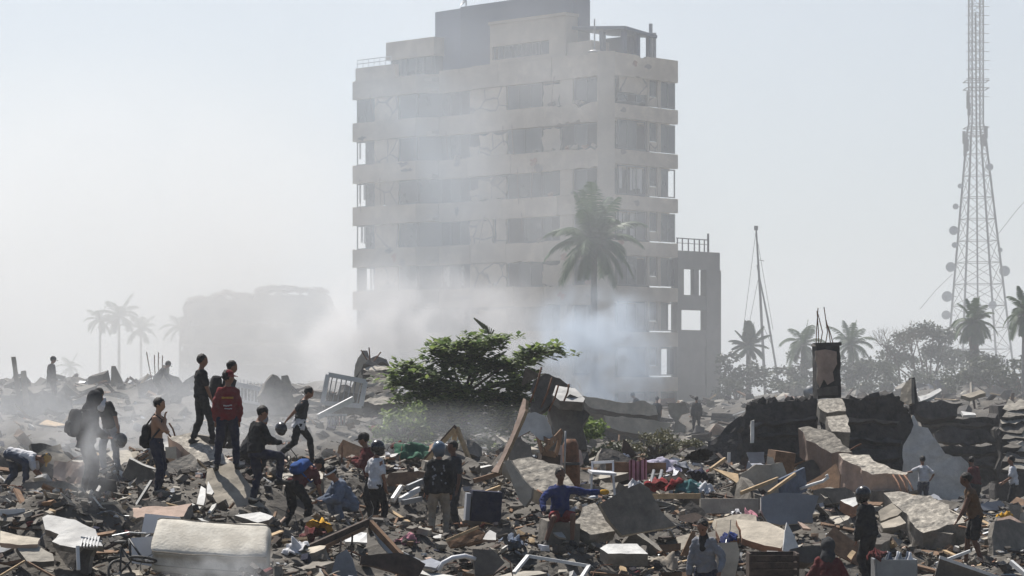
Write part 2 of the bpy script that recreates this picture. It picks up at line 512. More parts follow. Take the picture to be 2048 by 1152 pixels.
wall_t0 = t_at(1197)
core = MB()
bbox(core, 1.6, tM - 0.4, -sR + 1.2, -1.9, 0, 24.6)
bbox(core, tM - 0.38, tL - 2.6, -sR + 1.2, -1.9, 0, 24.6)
core.build("core_wall", "tower_inside", tower)  # near-black colour stands in for unlit rooms behind missing panes
for k in range(9):
    zt = ZT - FH * k
    zb = zt - BH
    if zb < -0.5: zb = -0.5
    # floor slab behind the parapets
    s = MB()
    zs = max(zb + 0.12, -0.25)
    bbox(s, 0.5, tM, -sR + 0.3, -0.32, zs, zs + 0.24)
    bbox(s, tM + 0.004, tL - 0.35, -sR + 0.3, 0.6, zs, zs + 0.236)
    s.build("floor_slab", "tower_concrete", tower)
    # parapet bands: projecting block, chamfer, main face, right face
    hit = {1: (3.2, 1.9, 1.0), 2: (1.6, 2.2, 0.5), 3: (12.5, 1.5, 0.35), 0: (2.2, 1.6, 0.5), 4: (8, 1.5, 0.3), 5: (5, 1.5, 0.4)}.get(k, (9, 1.2, 0.2))
    dm = lambda u: hit[2] * max(0, 1 - abs(u - hit[0]) / hit[1])
    nodm = lambda u: 0.1
    m = MB(); main_poly(m, band_outline(tK, tL, zb, zt, nodm), 1.1, 0.3); bbox(m, tL - 0.3, tL - 0.004, -2.5, 0.79, zb + 0.004, zt - 0.004); m.build("balcony_band", "tower_concrete", tower)
    m = MB()
    pa, pb = B(tM, 0, 0), B(tK, 1.1, 0)
    inn = (BT * 0.2 - BN * 0.25)
    m.prism([Vector((p.x, p.y, z)) for p, z in ((pa, zb + .01), (pb, zb + .01), (pb, zt - .01), (pa, zt - .01))], inn); m.build("balcony_band", "tower_pier", tower)
    cuts = [wall_t0 + 0.02, t_at(1100 + rng.uniform(-15, 15)), t_at(1010 + rng.uniform(-15, 15)), t_at(940 + rng.uniform(-10, 10)), tM - 0.01]
    for ci in range(4):
        dz = rng.uniform(-.05, .05) if ci else 0
        m = MB(); main_poly(m, band_outline(cuts[ci] + .012, cuts[ci + 1] - .012, zb + dz, zt + dz + (0.25 if k == 0 else 0), dm), rng.uniform(-.04, .03), 0.3); m.build("balcony_band", "tower_concrete", tower)
    rb = 1.0 if k else 1.35
    zt2 = zt + (0.25 if k == 0 else -0.1)
    m = MB(); right_poly(m, band_outline(0.62, sR, zt2 - rb - (0.0 if k else .2), zt2, lambda u: 0.5 * max(0, 1 - abs(u - 3.6) / 1.2) if k == 0 else 0.05), 0.0, 0.3); m.build("balcony_band", "tower_concrete", tower)
    if k == 8: continue
    # the bays between this band and the next
    z0, z1 = zt - FH, zb
    if z0 < 0.2: z0 = 0.2
    rec = 0.42
    def wallp(a, b, name="wall_panel", mt="tower_plaster", dz0=0.0, dz1=0.0, n=-0.34, rough=0.0):
        m = MB()
        u0, u1 = t_at(b, n), t_at(a, n)
        o = jag(u0, u1, z0 + dz0, z1 - dz1, rough) if rough else [(u0, z0 + dz0), (u1, z0 + dz0), (u1, z1 - dz1), (u0, z1 - dz1)]
        main_poly(m, o, n, 0.2); m.build(name, mt, tower)
    # projecting block (plane n = 1.1)
    nb = 1.1 - 0.34
    window('m', t_at(748, nb), t_at(712, nb), z0, z1, rec - 0.34, 2, missing=([1] if k in (1, 3) else []), curtain=k in (1, 2, 3, 4), off=nb)
    m = MB()
    o = jag(t_at(796, nb), t_at(749, nb), z0, z1 - 0.02, 0.07)
    main_poly(m, o, nb, 0.18); m.build("wall_panel", "tower_plaster", tower)
    window('m', t_at(833, nb), t_at(797, nb), z0, z1, 0.08, 1, off=nb)
    # chamfer glazing
    m = MB(); q0, q1 = B(tM, -0.35, 0), B(tK, 0.72, 0)
    m.prism([Vector((p.x, p.y, z)) for p, z in ((q0, z0), (q1, z0), (q1, z1), (q0, z1))], inn * 0.12)
    m.build("pane", "window_glass", tower)
    # main face
    window('m', t_at(938, -0.34), t_at(880, -0.34), z0, z1, 0.08, 3, missing=rng.sample(range(3), 2 if k % 3 == 0 else 1), off=-0.34, curtain=(k in (4, 5)))
    if k in (1, 2, 5):
        wallp(958, 1012, rough=0.16, dz1=0.15)
        wallp(940, 957, rough=0.1, dz1=0.9 if k != 5 else 0.5)
    elif k == 3:
        wallp(940, 985, rough=0.14, dz0=0.0); wallp(992, 1012, rough=0.08)
    else:
        wallp(940, 1012)
    window('m', t_at(1082, -0.34), t_at(1014, -0.34), z0, z1, 0.08, 2 if k % 2 else 3, missing=[2] if k in (4,) else [], off=-0.34)
    if k in (0, 1, 4):
        wallp(1086, 1119, mt="tower_pier", rough=0.13, dz1=0.2)
    elif k == 2:
        window('m', t_at(1118, -0.34), t_at(1084, -0.34), z0, z1, 0.08, 1, off=-0.34)
    else:
        window('m', t_at(1118, -0.34), t_at(1084, -0.34), z0, z1, 0.08, 2, missing=[0], off=-0.34)
    if k != 1: wallp(1120, 1145, "pier", "tower_pier", n=-0.2)
    window('m', t_at(1196, -0.34), t_at(1147, -0.34), z0 + 0.1, z1, 0.08, 2, missing=[1] if k in (3, 5) else [], off=-0.34)
    # right face
    def rwall(a, b, za, zb2, mt="tower_plaster", rough=0.0):
        m = MB()
        u0, u1 = s_at(a, 0.34), s_at(b, 0.34)
        right_poly(m, jag(u0, u1, za, zb2, rough) if rough else [(u0, za), (u1, za), (u1, zb2), (u0, zb2)], 0.34, 0.18); m.build("wall_panel", mt, tower)
    if k == 0:
        rwall(1238, 1294, z0 + 0.75, z1 + .3, rough=0.05); window('r', s_at(1238, .34), s_at(1292, .34), z0 + 0.12, z0 + 0.72, 0.42, 3)
    else:
        window('r', s_at(1238, .34), s_at(1293, .34), z0 + 0.0, z1 + .25, 0.42, 3, missing=[0, 2] if k in (2, 4) else ([1] if k == 3 else []), curtain=k in (1, 2, 3))
    rwall(1295, 1299, z0, z1 + .3, "tower_pier")
    window('r', s_at(1300, .34), s_at(1314, .34), z0 + 0.7, z1 + .25, 0.42, 1)
    rwall(1300, 1314, z0, z0 + 0.66, "tower_plaster")
    rwall(1315, 1322, z0, z1 + .3, "tower_pier", 0.03)
    window('r', s_at(1323, .34), s_at(1352, .34), z0, z1 + .25, 0.42, 2, missing=[1] if k in (2, 5) else [], curtain=k == 1)
# corner pier
m = MB()
pa, pb = B(wall_t0, 0.06, 0), B(-0.06, -0.64, 0)
m.prism([Vector((p.x, p.y, z)) for p, z in ((pa, -0.3), (pb, -0.3), (pb, 25.6), (pa, 25.6))], (BT * 0.5 - BN * 0.5)); m.build("corner_pier", "tower_pier", tower)
# main roof slab
m = MB(); bbox(m, 0.35, tM, -sR + 0.31, -0.33, 24.75, 24.98); bbox(m, tM + .004, tL - 0.34, -sR + 0.31, 0.7, 24.75, 24.976); m.build("roof_slab", "tower_concrete", tower)
# setback parapet on the projecting block, with rail
def th(px, n): return t_at(px, n)
m = MB(); bbox(m, th(790, .7), th(711, .7), .3, .7, 25.0, 26.3); m.build("parapet", "tower_concrete", tower)
m = MB()
a0, a1 = th(782, .6), th(715, .6)
for zz in (26.9, 26.62): m.bar(B(a0, .6, zz), B(a1, .6, zz), .05)
for k in range(7):
    u = a0 + (a1 - a0) * k / 6
    m.bar(B(u, .6, 26.28), B(u, .6, 26.9), .05)
m.build("roof_rail", "paint_white", tower)
# left penthouse room: dark strip window under a pale band
zq = lambda py, px, n: CZ + (HY - py) / F * (BC + BT * t_at(px, n) + BN * n).y
m = MB(); bbox(m, th(868, -1.2), th(772, -1.2), -5.0, -1.2, zq(118, 800, -1.2), zq(82, 800, -1.2)); m.build("penthouse_wall", "tower_concrete", tower)
m = MB(); bbox(m, th(868, -1.35), th(783, -1.35), -4.9, -1.5, 24.9, zq(118, 800, -1.2) - .004); m.build("penthouse_glazing", "window_glass", tower)
m = MB()
for px in (783, 800, 812, 832, 846, 862): bbox(m, th(px, -1.4) - .06, th(px, -1.4) + .06, -1.5, -1.4, 24.98, zq(118, 800, -1.2) - .01)
m.build("mullion", "window_frame", tower)
# slate-blue lift core
m = MB()
t920, t868, t1178 = th(921, -2.2), th(868, -2.2), th(1148, -2.2)
zc = zq(14, 921, -2.2)
bbox(m, t1178, t920, -3.9, -2.2, 24.9, zc)
m.build("lift_core", "tower_slate", tower)
m = MB()
pa, pb = B(t920 + 0.004, -2.2, 0), B(t868, -2.32, 0)
pc, pd = B(t868, -3.8, 0), B(t920 + 0.004, -3.8, 0)
m.prism([Vector((p.x, p.y, 24.9)) for p in (pa, pb, pc, pd)], (0, 0, zc - 25.0)); m.build("lift_core_flank", "tower_slate_pale", tower)
# satellite dish on its roof
m = MB()
dc = B(t920 + .2, -3.0, zc + .55)
m.tube([B(t920 + .2, -3.0, zc - .02), dc], .05)
m.build("dish_mast", "metal_grey", tower)
m = MB()
rows = []
dn = Vector((-0.8, -0.2, 0.55)).normalized()
dx = dn.cross(Vector((0, 0, 1))).normalized(); dy = dn.cross(dx)
vs, fs = [], []
for i in range(5):
    for k in range(14):
        a = 2 * math.pi * k / 14; rr = .55 * i / 4 + .01
        vs.append(dc + dx * rr * math.cos(a) + dy * rr * math.sin(a) + dn * (rr * rr * .5))
for i in range(4):
    for k in range(14): fs.append((i * 14 + k, i * 14 + (k + 1) % 14, (i + 1) * 14 + (k + 1) % 14, (i + 1) * 14 + k))
m.add(vs, fs); m.build("satellite_dish", "metal_grey", tower)
# pale penthouse with ribbon window, in front of the core
n1 = -0.9
ta, tb = th(1131, n1), th(980, n1)
zp1 = zq(50, 985, n1)
m = MB()
zw0, zw1 = zq(120, 990, n1), zq(93, 990, n1)
bbox(m, ta, tb, n1 - 1.28, n1, zw1, zp1)
bbox(m, ta, tb, n1 - 1.28, n1, 24.9, zw0)
bbox(m, ta, th(1098, n1), n1 - 1.27, n1 - .004, zw0 + .002, zw1 - .002)
bbox(m, th(984, n1), tb, n1 - 1.27, n1 - .004, zw0 + .002, zw1 - .002)
bbox(m, ta - .1, tb + .1, n1 - 1.3, n1 + .1, zp1 + .003, zp1 + .22)
m.build("penthouse_wall", "tower_pier", tower)
uw = [th(p, n1) for p in (1097, 1078, 1060, 1042, 1023, 1004, 985)]
for k in range(6):
    window('m', uw[k] + .04, uw[k + 1] - .04, zw0 + .02, zw1 - .02, .15, 2 if k % 2 else 1, off=n1)
m = MB(); bbox(m, ta - 2.2, ta - .004, -3.0, n1 - .2, 24.9, zp1 - 1.9); m.build("penthouse_annex", "tower_pier", tower)
# roof canopy on posts on the right
cz = zq(72, 1225, -2.0)
m = MB()
e0, e1, e2 = B(t1178 + .5, -2.2, cz + .95), B(0.9, -sR + 2.6, cz + .05), B(0.9, -sR + 1.0, cz + .05)
m.prism([B(t1178 - .01, -1.5, cz + .75), B(0.3, -2.2, cz + .4), B(0.3, -5.6, cz + .1), B(t1178 - .01, -6.2, cz + .75)], (0, 0, .22)); m.build("canopy_roof", "tower_slate", tower)
for (t, n) in ((.8, -2.6), (.8, -4.0), (.8, -5.3), (2.4, -2.2)):
    m = MB(); bbox(m, t - .16, t + .16, n - .16, n + .16, 24.97, cz + .45); m.build("canopy_post", "tower_slate", tower)
m = MB(); bbox(m, 1.8, 4.2, -5.5, -4.4, 24.97, cz + .3); m.build("penthouse_wall", "tower_slate", tower)
for n, h in ((-sR + 2.15, 3.4), (-sR + 1.75, 2.8)):
    m = MB(); m.tube([B(.7, n, 24.9), B(.7, n, 25.4 + h - .8)], .13); m.build("vent_pipe", "metal_grey", tower)
m = MB(); m.tube([B(2.0, -.9, 24.9), B(2.0, -.9, 28.0)], .05); m.ball(B(2.0, -.9, 25.75), (.45, .45, .12)); m.build("roof_antenna", "metal_grey", tower)

# annex at the right: open frame the sky shows through
annex = tower
sA, sB = sR + 0.02, s_at(1441)
def ab(mb, a, b, z0, z1, d0=0.1, d1=0.5): bbox(mb, d0, d1, -s_at(b), -s_at(a), z0, z1)
za = lambda py: CZ + (HY - py) / F * 176.5
m = MB()
ab(m, 1357, 1441, za(538), za(502), .06, .5); m.build("annex_beam", "annex_concrete", tower)
for zz0, zz1 in ((620, 590), (694, 660), (800, 770)):
    m = MB(); ab(m, 1357, 1428, za(zz0), za(zz1)); m.build("annex_beam", "annex_concrete", tower)
m = MB(); ab(m, 1414, 1443, -.3, za(538) - .004, .04, .6); m.build("annex_pier", "annex_concrete", tower)
for a, b, z0, z1 in ((1359, 1371, za(590), za(538)), (1391, 1401, za(590), za(538)), (1357, 1366, za(660), za(620)), (1357, 1414, -.3, za(694))):
    m = MB(); ab(m, a, b, z0 + .004, z1 - .004, .14, .46); m.build("annex_wall", "annex_concrete", tower)
m = MB()
for pth in ((.6, -sA), (.6, -sB + .5)):
    m = MB(); bbox(m, pth[0] + 3, pth[0] + 3.4, pth[1] - .2, pth[1] + .2, -.3, za(502)); m.build("annex_column", "annex_concrete", tower)
m = MB()
zr = za(502)
for a in (1362, 1372, 1384, 1396, 1406, 1416):
    bbox(m, .3, .36, -s_at(a) - .04, -s_at(a) + .04, zr - .01, za(478))
ab(m, 1360, 1424, za(478), za(476), .3, .36); ab(m, 1360, 1424, za(487), za(486), .3, .36)
bbox(m, .3, .4, -s_at(1424) - .06, -s_at(1424) + .06, zr - .01, za(464))
m.build("annex_rail", "metal_dark", tower)

# damage and fittings on the tower's faces
dr_ = random.Random(17)
for i in range(20):
    k = dr_.randrange(0, 7); zt = ZT - FH * k
    u = dr_.uniform(wall_t0 + .6, tM - .8) if i % 3 else dr_.uniform(tK + .6, tL - .8)
    n = 0.004 if i % 3 else 1.104
    w_, h_ = dr_.uniform(.25, .9), dr_.uniform(.12, .45)
    zc_ = zt - dr_.choice([.2, BH - .2, BH * .5]) 
    pts = [(u + w_ * math.cos(a) * dr_.uniform(.25, 1.2), zc_ + h_ * math.sin(a) * dr_.uniform(.25, 1.2)) for a in np.linspace(0, 6.28, 16)[:-1]]
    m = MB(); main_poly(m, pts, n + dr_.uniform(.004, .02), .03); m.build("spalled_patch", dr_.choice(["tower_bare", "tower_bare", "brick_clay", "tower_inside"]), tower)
for i in range(7):
    k = dr_.randrange(0, 7); zt = ZT - FH * k
    s_ = dr_.uniform(.9, sR - .8); zc_ = zt - dr_.uniform(.2, .9)
    pts = [(s_ + .45 * math.cos(a) * dr_.uniform(.4, 1), zc_ + .28 * math.sin(a) * dr_.uniform(.4, 1)) for a in np.linspace(0, 6.28, 10)[:-1]]
    m = MB(); right_poly(m, pts, -.006 - .001 * i, .03); m.build("spalled_patch", dr_.choice(["tower_bare", "brick_clay"]), tower)
for i in range(14):
    k = dr_.randrange(0, 6); z = ZT - FH * k - BH
    u = dr_.uniform(wall_t0 + .5, tL - .6)
    n = .06 if u < tM else 1.16
    m = MB(); x1 = dr_.uniform(-.5, .5)
    m.tube([B(u, n, z + .3), B(u + x1 * .4, n + .05, z - .6), B(u + x1, n + .03, z - dr_.uniform(.9, 2.4))], .025, 5); m.build("hanging_bar", "rust", tower)
# rubble lodged on the broken balconies
for i in range(26):
    k = dr_.choice([1, 1, 1, 2, 2, 3, 4, 5]); z = ZT - FH * k + .05
    u = dr_.uniform(1.2, 5.5) if dr_.random() < .6 else dr_.uniform(1, tM - 1)
    m = MB(); L_ = dr_.uniform(.2, .6); m.box(B(u, -.16 + dr_.uniform(-.1, .1), z + L_ * .15), (L_, L_ * .7, L_ * .5), BROT @ rotm(dr_.uniform(-30, 30), dr_.uniform(-30, 30), dr_.uniform(0, 90)), jit=.12); m.build("fallen_masonry", dr_.choice(["tower_bare", "tower_plaster", "brick_clay"]), tower)

# ------------------------------------------------------------------ rubble terrain
# where people stand: key -> (foot px, foot py, distance)
FEET = dict(
    bender=(26, 988, 50), hooded=(172, 996, 42.5), bandana=(222, 946, 49.5), shirtless=(313, 991, 45), black_tee=(402, 888, 50), big_pack=(452, 897, 51.5),
    red_hoodie=(455, 939, 45.5), behind=(490, 965, 48.5), black_step=(512, 1006, 44.6), walker=(598, 926, 55), stooper=(588, 1066, 45), squatter=(690, 1052, 44.5),
    red_arm=(745, 1045, 49), white_tee=(752, 1066, 45.5), helmet_back=(878, 1082, 46), beside=(908, 1068, 48), sitter=(1120, 1088, 43.5), grey_top=(1412, 1256, 40),
    red_low=(1655, 1300, 39.5), dark_helmet=(1738, 1176, 44.6), brown_vest=(1952, 1138, 47), far_white=(1847, 1023, 78), far_red=(1952, 1034, 73), far_edge=(2028, 1034, 73),
    far_a=(1282, 842, 112), far_b=(1314, 868, 114), far_c=(1393, 870, 114), cap_far=(103, 810, 91), bent_far=(312, 806, 91))
CTRL = [v for k, v in FEET.items() if k not in ('black_tee', 'red_hoodie', 'big_pack', 'far_a')] + [(455, 1000, 45.6), (402, 945, 49.6), (430, 960, 47.5), (480, 975, 47), (450, 930, 51.5),
   
    (-150, 1180, 38), (0, 1185, 38), (150, 1180, 38), (300, 1185, 37.5), (430, 1180, 38), (550, 1172, 39), (700, 1172, 40), (850, 1165, 41), (1050, 1165, 41), (1250, 1172, 42), (1800, 1215, 43), (2048, 1200, 44), (2200, 1200, 44),
    (60, 1015, 46), (-80, 1000, 46), (330, 1060, 41.5), (560, 1080, 43), (1000, 1055, 47), (1000, 1000, 50), (820, 985, 50), (900, 958, 52.5), (1150, 1000, 50), (1300, 1035, 49), (1250, 955, 56), (1350, 965, 56), (1450, 958, 57), (1600, 958, 58),
    (1400, 1075, 48), (1550, 1095, 48), (1700, 1095, 48), (1850, 1070, 50), (1950, 1085, 51), (2060, 1090, 51), (1500, 1010, 53), (1650, 1010, 54),
    (20, 945, 52), (120, 935, 54), (-100, 940, 54), (350, 920, 50), (420, 930, 48), (300, 960, 60), (200, 955, 62), (450, 960, 64), (700, 935, 53), (640, 950, 58), (600, 965, 66), (0, 930, 64), (-200, 930, 64),
    (780, 915, 54), (1000, 925, 56), (1100, 930, 56), (900, 960, 66), (900, 930, 78), (1080, 920, 72), (1200, 915, 90), (1300, 890, 104), (1450, 930, 80), (1350, 935, 66), (1200, 940, 66),
    (0, 850, 76), (-200, 850, 76), (300, 850, 78), (500, 855, 80), (650, 860, 80), (200, 778, 120), (0, 780, 120), (500, 800, 110), (700, 800, 108), (850, 800, 112), (100, 762, 150), (600, 765, 150), (-300, 775, 140),
    (1600, 945, 74), (1700, 960, 72), (1850, 1030, 82), (2060, 1030, 80), (1850, 1032, 66), (1950, 1045, 63), (2040, 1050, 63), (1900, 1060, 57), (2020, 1075, 57), (1700, 830, 112), (1900, 805, 120), (1500, 812, 130), (2060, 805, 112), (1700, 790, 140), (2000, 775, 140), (2300, 780, 130), (1300, 820, 135), (1000, 800, 135),
]
CP = np.array([(XP(a, c), c, ZP(b, c)) for a, b, c in CTRL])
FP = np.array([(XP(a, c), c) for a, b, c in FEET.values()])
LOOSE = []      # loose pieces still to be labelled, with the photo pixel they show at

def height(x, y):
    """Terrain height, numpy arrays in and out."""
    x = np.asarray(x, float); y = np.asarray(y, float)
    sh = x.shape
    x = x.ravel(); y = y.ravel()
    out = np.empty_like(x)
    for i in range(0, len(x), 20000):
        dx = x[i:i + 20000, None] - CP[None, :, 0]
        dy = (y[i:i + 20000, None] - CP[None, :, 1]) * 0.75
        d2 = dx * dx + dy * dy + 0.06
        w = d2 ** -1.7
        out[i:i + 20000] = (w * CP[None, :, 2]).sum(1) / w.sum(1)
    nx = np.array([0.34 * fbm(a, b, 0.42, 3.0, 3) + 0.15 * fbm(a, b, 1.4, 9.0, 3) for a, b in zip(x, y)])
    df = np.min((x[:, None] - FP[None, :, 0]) ** 2 + (y[:, None] - FP[None, :, 1]) ** 2, axis=1)
    nx *= np.clip(np.sqrt(df) / 1.2, 0.1, 1)
    out += nx
    # fall away to the flat ground sheet at the rim of the site
    e = np.clip((34.5 - y) / 3.5, 0, 1)
    out = out * (1 - e) + (-1.5) * e
    e = np.clip((y - 146) / 8, 0, 1)
    out = out * (1 - e) + (-1.5) * e
    e = np.clip((np.abs(x) - 0.24 * y - 9) / 6, 0, 1)
    out = out * (1 - e) + (-1.5) * e
    return out.reshape(sh)
def hz(x, y): return float(height(np.array([x]), np.array([y]))[0])

ys = np.concatenate([np.arange(31, 62, 0.3), np.arange(62, 156, 0.7)])
us = np.linspace(-1, 1, 171)
U, YY = np.meshgrid(us, ys)
XX = U * (0.24 * YY + 16)
ZZ = height(XX, YY)
nr, nc = XX.shape
vs = np.stack([XX.ravel(), YY.ravel(), ZZ.ravel()], 1)
idx = np.arange(nr * nc).reshape(nr, nc)
fs = np.stack([idx[:-1, :-1].ravel(), idx[:-1, 1:].ravel(), idx[1:, 1:].ravel(), idx[1:, :-1].ravel()], 1)
me = bpy.data.meshes.new("rubble_terrain")
me.from_pydata(vs.tolist(), [], fs.tolist())
me.materials.append(MATS["dust"])
terr = bpy.data.objects.new("terrain", me)
COL.objects.link(terr)
kind(terr, "structure")
terr["label"] = "uneven mounds of grey dust and crushed masonry"

# ------------------------------------------------------------------ loose rubble: a fine mass and 300 larger chunks
RM = ["concrete", "concrete_pale", "concrete_dark", "plaster_cream", "plaster_pink", "plaster_white", "brick_clay", "wood_pale", "wood_brown", "wood_dark", "burnt", "burnt_grey", "dust", "metal_grey", "plaster_blue_grey", "cloth_navy", "cloth_maroon", "cloth_white"]
WT_MAIN = [.27, .07, .26, .035, .02, .025, .02, .01, .05, .07, .03, .07, .12, .01, .02, .012, .008, .006]
WT_BURN = [.10, .04, .15, .02, .02, .02, .01, .01, .03, .08, .22, .18, .08, .02, .02, 0, 0, 0]
rg = np.random.default_rng(11)
BOX8 = np.array([(x, y, z) for z in (-1, 1) for y in (-1, 1) for x in (-1, 1)], float) * 0.5
BOXF = np.array([(0, 2, 3, 1), (4, 5, 7, 6), (0, 1, 5, 4), (2, 6, 7, 3), (0, 4, 6, 2), (1, 3, 7, 5)])
def rot_batch(a, b, c):
    ca, sa, cb, sb, cc, sc_ = np.cos(a), np.sin(a), np.cos(b), np.sin(b), np.cos(c), np.sin(c)
    Rz = np.zeros((len(a), 3, 3)); Rz[:, 0, 0] = cc; Rz[:, 0, 1] = -sc_; Rz[:, 1, 0] = sc_; Rz[:, 1, 1] = cc; Rz[:, 2, 2] = 1
    Ry = np.zeros_like(Rz); Ry[:, 0, 0] = cb; Ry[:, 0, 2] = sb; Ry[:, 2, 0] = -sb; Ry[:, 2, 2] = cb; Ry[:, 1, 1] = 1
    Rx = np.zeros_like(Rz); Rx[:, 1, 1] = ca; Rx[:, 1, 2] = -sa; Rx[:, 2, 1] = sa; Rx[:, 2, 2] = ca; Rx[:, 0, 0] = 1
    return Rz @ Ry @ Rx
def scatter(name, n, pxr, yr, lr, label, burn=False, ypow=1.0, sticks=0.10, keep=None):
    px = rg.uniform(pxr[0], pxr[1], n); Y = yr[0] + (yr[1] - yr[0]) * rg.uniform(0, 1, n) ** ypow
    x = (px - CX) / F * Y
    if keep is not None:
        k = keep(px, Y); px, Y, x = px[k], Y[k], x[k]; n = len(x)
    z = height(x, Y)
    L = lr[0] * (lr[1] / lr[0]) ** (rg.uniform(0, 1, n) ** 1.7)
    typ = rg.uniform(0, 1, n)
    S = np.stack([L, L * rg.uniform(.5, .95, n), L * rg.uniform(.35, .8, n)], 1)
    fl = typ < .5
    S[fl, 2] = (L * rg.uniform(.08, .2, n))[fl]
    st = typ > 1 - sticks
    S[st, 0] = (L * rg.uniform(1.8, 4, n))[st]; S[st, 1] = (0.03 + L * .12)[st]; S[st, 2] = (0.02 + L * .08)[st]
    J = BOX8[None] * S[:, None, :] * (1 + rg.uniform(-.35, .35, (n, 8, 3)) * np.where(st, .25, 1.0)[:, None, None])
    Rm = rot_batch(rg.normal(.15, .35, n), rg.normal(0, .35, n), rg.uniform(0, 6.28, n))
    V = np.einsum('nij,nkj->nki', Rm, J)
    V += np.stack([x, Y, z + S[:, 2] * .15 + rg.uniform(-.02, .10, n) * (L > .08)], 1)[:, None, :]
    Fc = (BOXF[None] + (np.arange(n) * 8)[:, None, None]).reshape(-1, 4)
    me = bpy.data.meshes.new(name)
    me.from_pydata(V.reshape(-1, 3).tolist(), [], Fc.tolist())
    for m in RM: me.materials.append(MATS[m])
    w = np.array(WT_BURN if burn else WT_MAIN); w = w / w.sum()
    mi = rg.choice(len(RM), n, p=w)
    sel = np.where(st)[0]
    mi[sel] = rg.choice([7, 8, 9, 13, 5, 1], len(sel), p=[.08, .3, .36, .1, .05, .11])
    me.polygons.foreach_set("material_index", np.repeat(mi, 6).astype(np.int32))
    o = bpy.data.objects.new(name, me)
    COL.objects.link(o)
    kind(o, "stuff")
    o["label"] = label
    return o
clump = lambda px, Y: np.array([fbm((a - CX) / F * b, b * .6, .8, 21.0, 2) for a, b in zip(px, Y)]) > rg.uniform(-.8, .12, len(px))
left_of_burn = lambda px, Y: ~((px > 1450) & (Y > 60))
scatter("rubble", 36000, (-80, 2130), (36.5, 58), (.02, .2), "fine mixed rubble of concrete, plaster, wood and cloth scraps in the near mounds", ypow=.8, keep=clump)
scatter("rubble", 3500, (-80, 2130), (58, 96), (.07, .6), "mixed broken masonry behind the near mounds", keep=left_of_burn)
scatter("rubble", 2600, (1400, 2130), (58, 98), (.07, .6), "blackened fine debris around the burnt ruin", burn=True)
scatter("rubble", 3000, (-80, 2130), (96, 145), (.12, 1.0), "distant debris field fading into the haze", sticks=.2)

def chunk_mesh(i, flat):
    r = random.Random(100 + i)
    bm = bmesh.new()
    n = r.randint(9, 14)
    for _ in range(n):
        a, b = r.uniform(0, 6.28), r.uniform(-1, 1)
        q = math.sqrt(1 - b * b)
        bm.verts.new((0.5 * q * math.cos(a) * r.uniform(.8, 1.1), 0.42 * q * math.sin(a) * r.uniform(.8, 1.1), 0.5 * b * flat))
    bmesh.ops.convex_hull(bm, input=bm.verts)
    loose = [v for v in bm.verts if not v.link_faces]
    bmesh.ops.delete(bm, geom=loose, context='VERTS')
    return bm
CHM = {}
def chunk(i, mname, flat, name="concrete_chunk"):
    key = (i, mname, flat)
    if key not in CHM:
        bm = chunk_mesh(i, flat)
        me = bpy.data.meshes.new(name)
        bm.to_mesh(me); bm.free()
        me.materials.append(MATS[mname])
        CHM[key] = me
    o = bpy.data.objects.new(name, CHM[key])
    COL.objects.link(o)
    return o
r = random.Random(5)
CH_L = dict(concrete=("rough grey concrete chunk lying loose in the rubble", "grey concrete chunks"), concrete_pale=("pale dusty concrete chunk lying loose in the rubble", "pale concrete chunks"),
            concrete_dark=("dark sooty concrete chunk lying loose in the rubble", "dark concrete chunks"), plaster_cream=("cream plastered masonry chunk lying loose in the rubble", "cream plaster chunks"),
            plaster_white=("white plastered masonry chunk lying loose in the rubble", "white plaster chunks"), plaster_pink=("pinkish plastered masonry chunk lying loose in the rubble", "pink plaster chunks"))
n = 0
while n < 290:
    px = r.uniform(-30, 2080); Y = 37.5 + 21 * r.random() ** .9
    x = XP(px, Y)
    if min((FP[:, 0] - x) ** 2 + (FP[:, 1] - Y) ** 2) < .2: continue
    if px > 1790 and Y > 50: continue
    mn = r.choices(list(CH_L), [.36, .2, .18, .1, .1, .06])[0]
    flat = r.choice([.3, .55, .8, .2])
    o = chunk(r.randrange(12), mn, flat)
    L = .17 * (4.2 ** (r.random() ** 2.2))
    o.scale = (L, L * r.uniform(.7, 1.1), L)
    o.rotation_euler = (r.gauss(.12, .3), r.gauss(0, .3), r.uniform(0, 6.28))
    o.location = (x, Y, hz(x, Y) + L * flat * .22)
    tag(o, CH_L[mn][0], "concrete chunk", CH_L[mn][1]); LOOSE.append((o, px, Y))
    n += 1
# loose timber: planks of their own
for i in range(120):
    px = r.uniform(-20, 2070); Y = 38 + 20 * r.random()
    x = XP(px, Y)
    if min((FP[:, 0] - x) ** 2 + (FP[:, 1] - Y) ** 2) < .25: continue
    mn = r.choices(["wood_pale", "wood_brown", "wood_dark"], [.3, .4, .3])[0]
    L = r.uniform(.5, 1.5)
    key = ("plank", mn)
    if key not in CHM:
        mb = MB().box((0, 0, 0), (1, .09, .035))
        me = bpy.data.meshes.new("plank"); me.from_pydata(mb.v, [], mb.f); me.materials.append(MATS[mn]); CHM[key] = me
    o = bpy.data.objects.new("plank", CHM[key]); COL.objects.link(o)
    o.scale = (L, r.uniform(.7, 1.8), r.uniform(.7, 1.5))
    o.rotation_euler = (r.gauss(0, .3), r.gauss(0, .22), r.uniform(0, 6.28))
    o.location = (x, Y, hz(x, Y) + .08)
    nm = {"wood_pale": "pale", "wood_brown": "brown", "wood_dark": "dark"}[mn]
    tag(o, nm + " splintered timber plank lying loose in the rubble", "plank", nm + " timber planks"); LOOSE.append((o, px, Y))

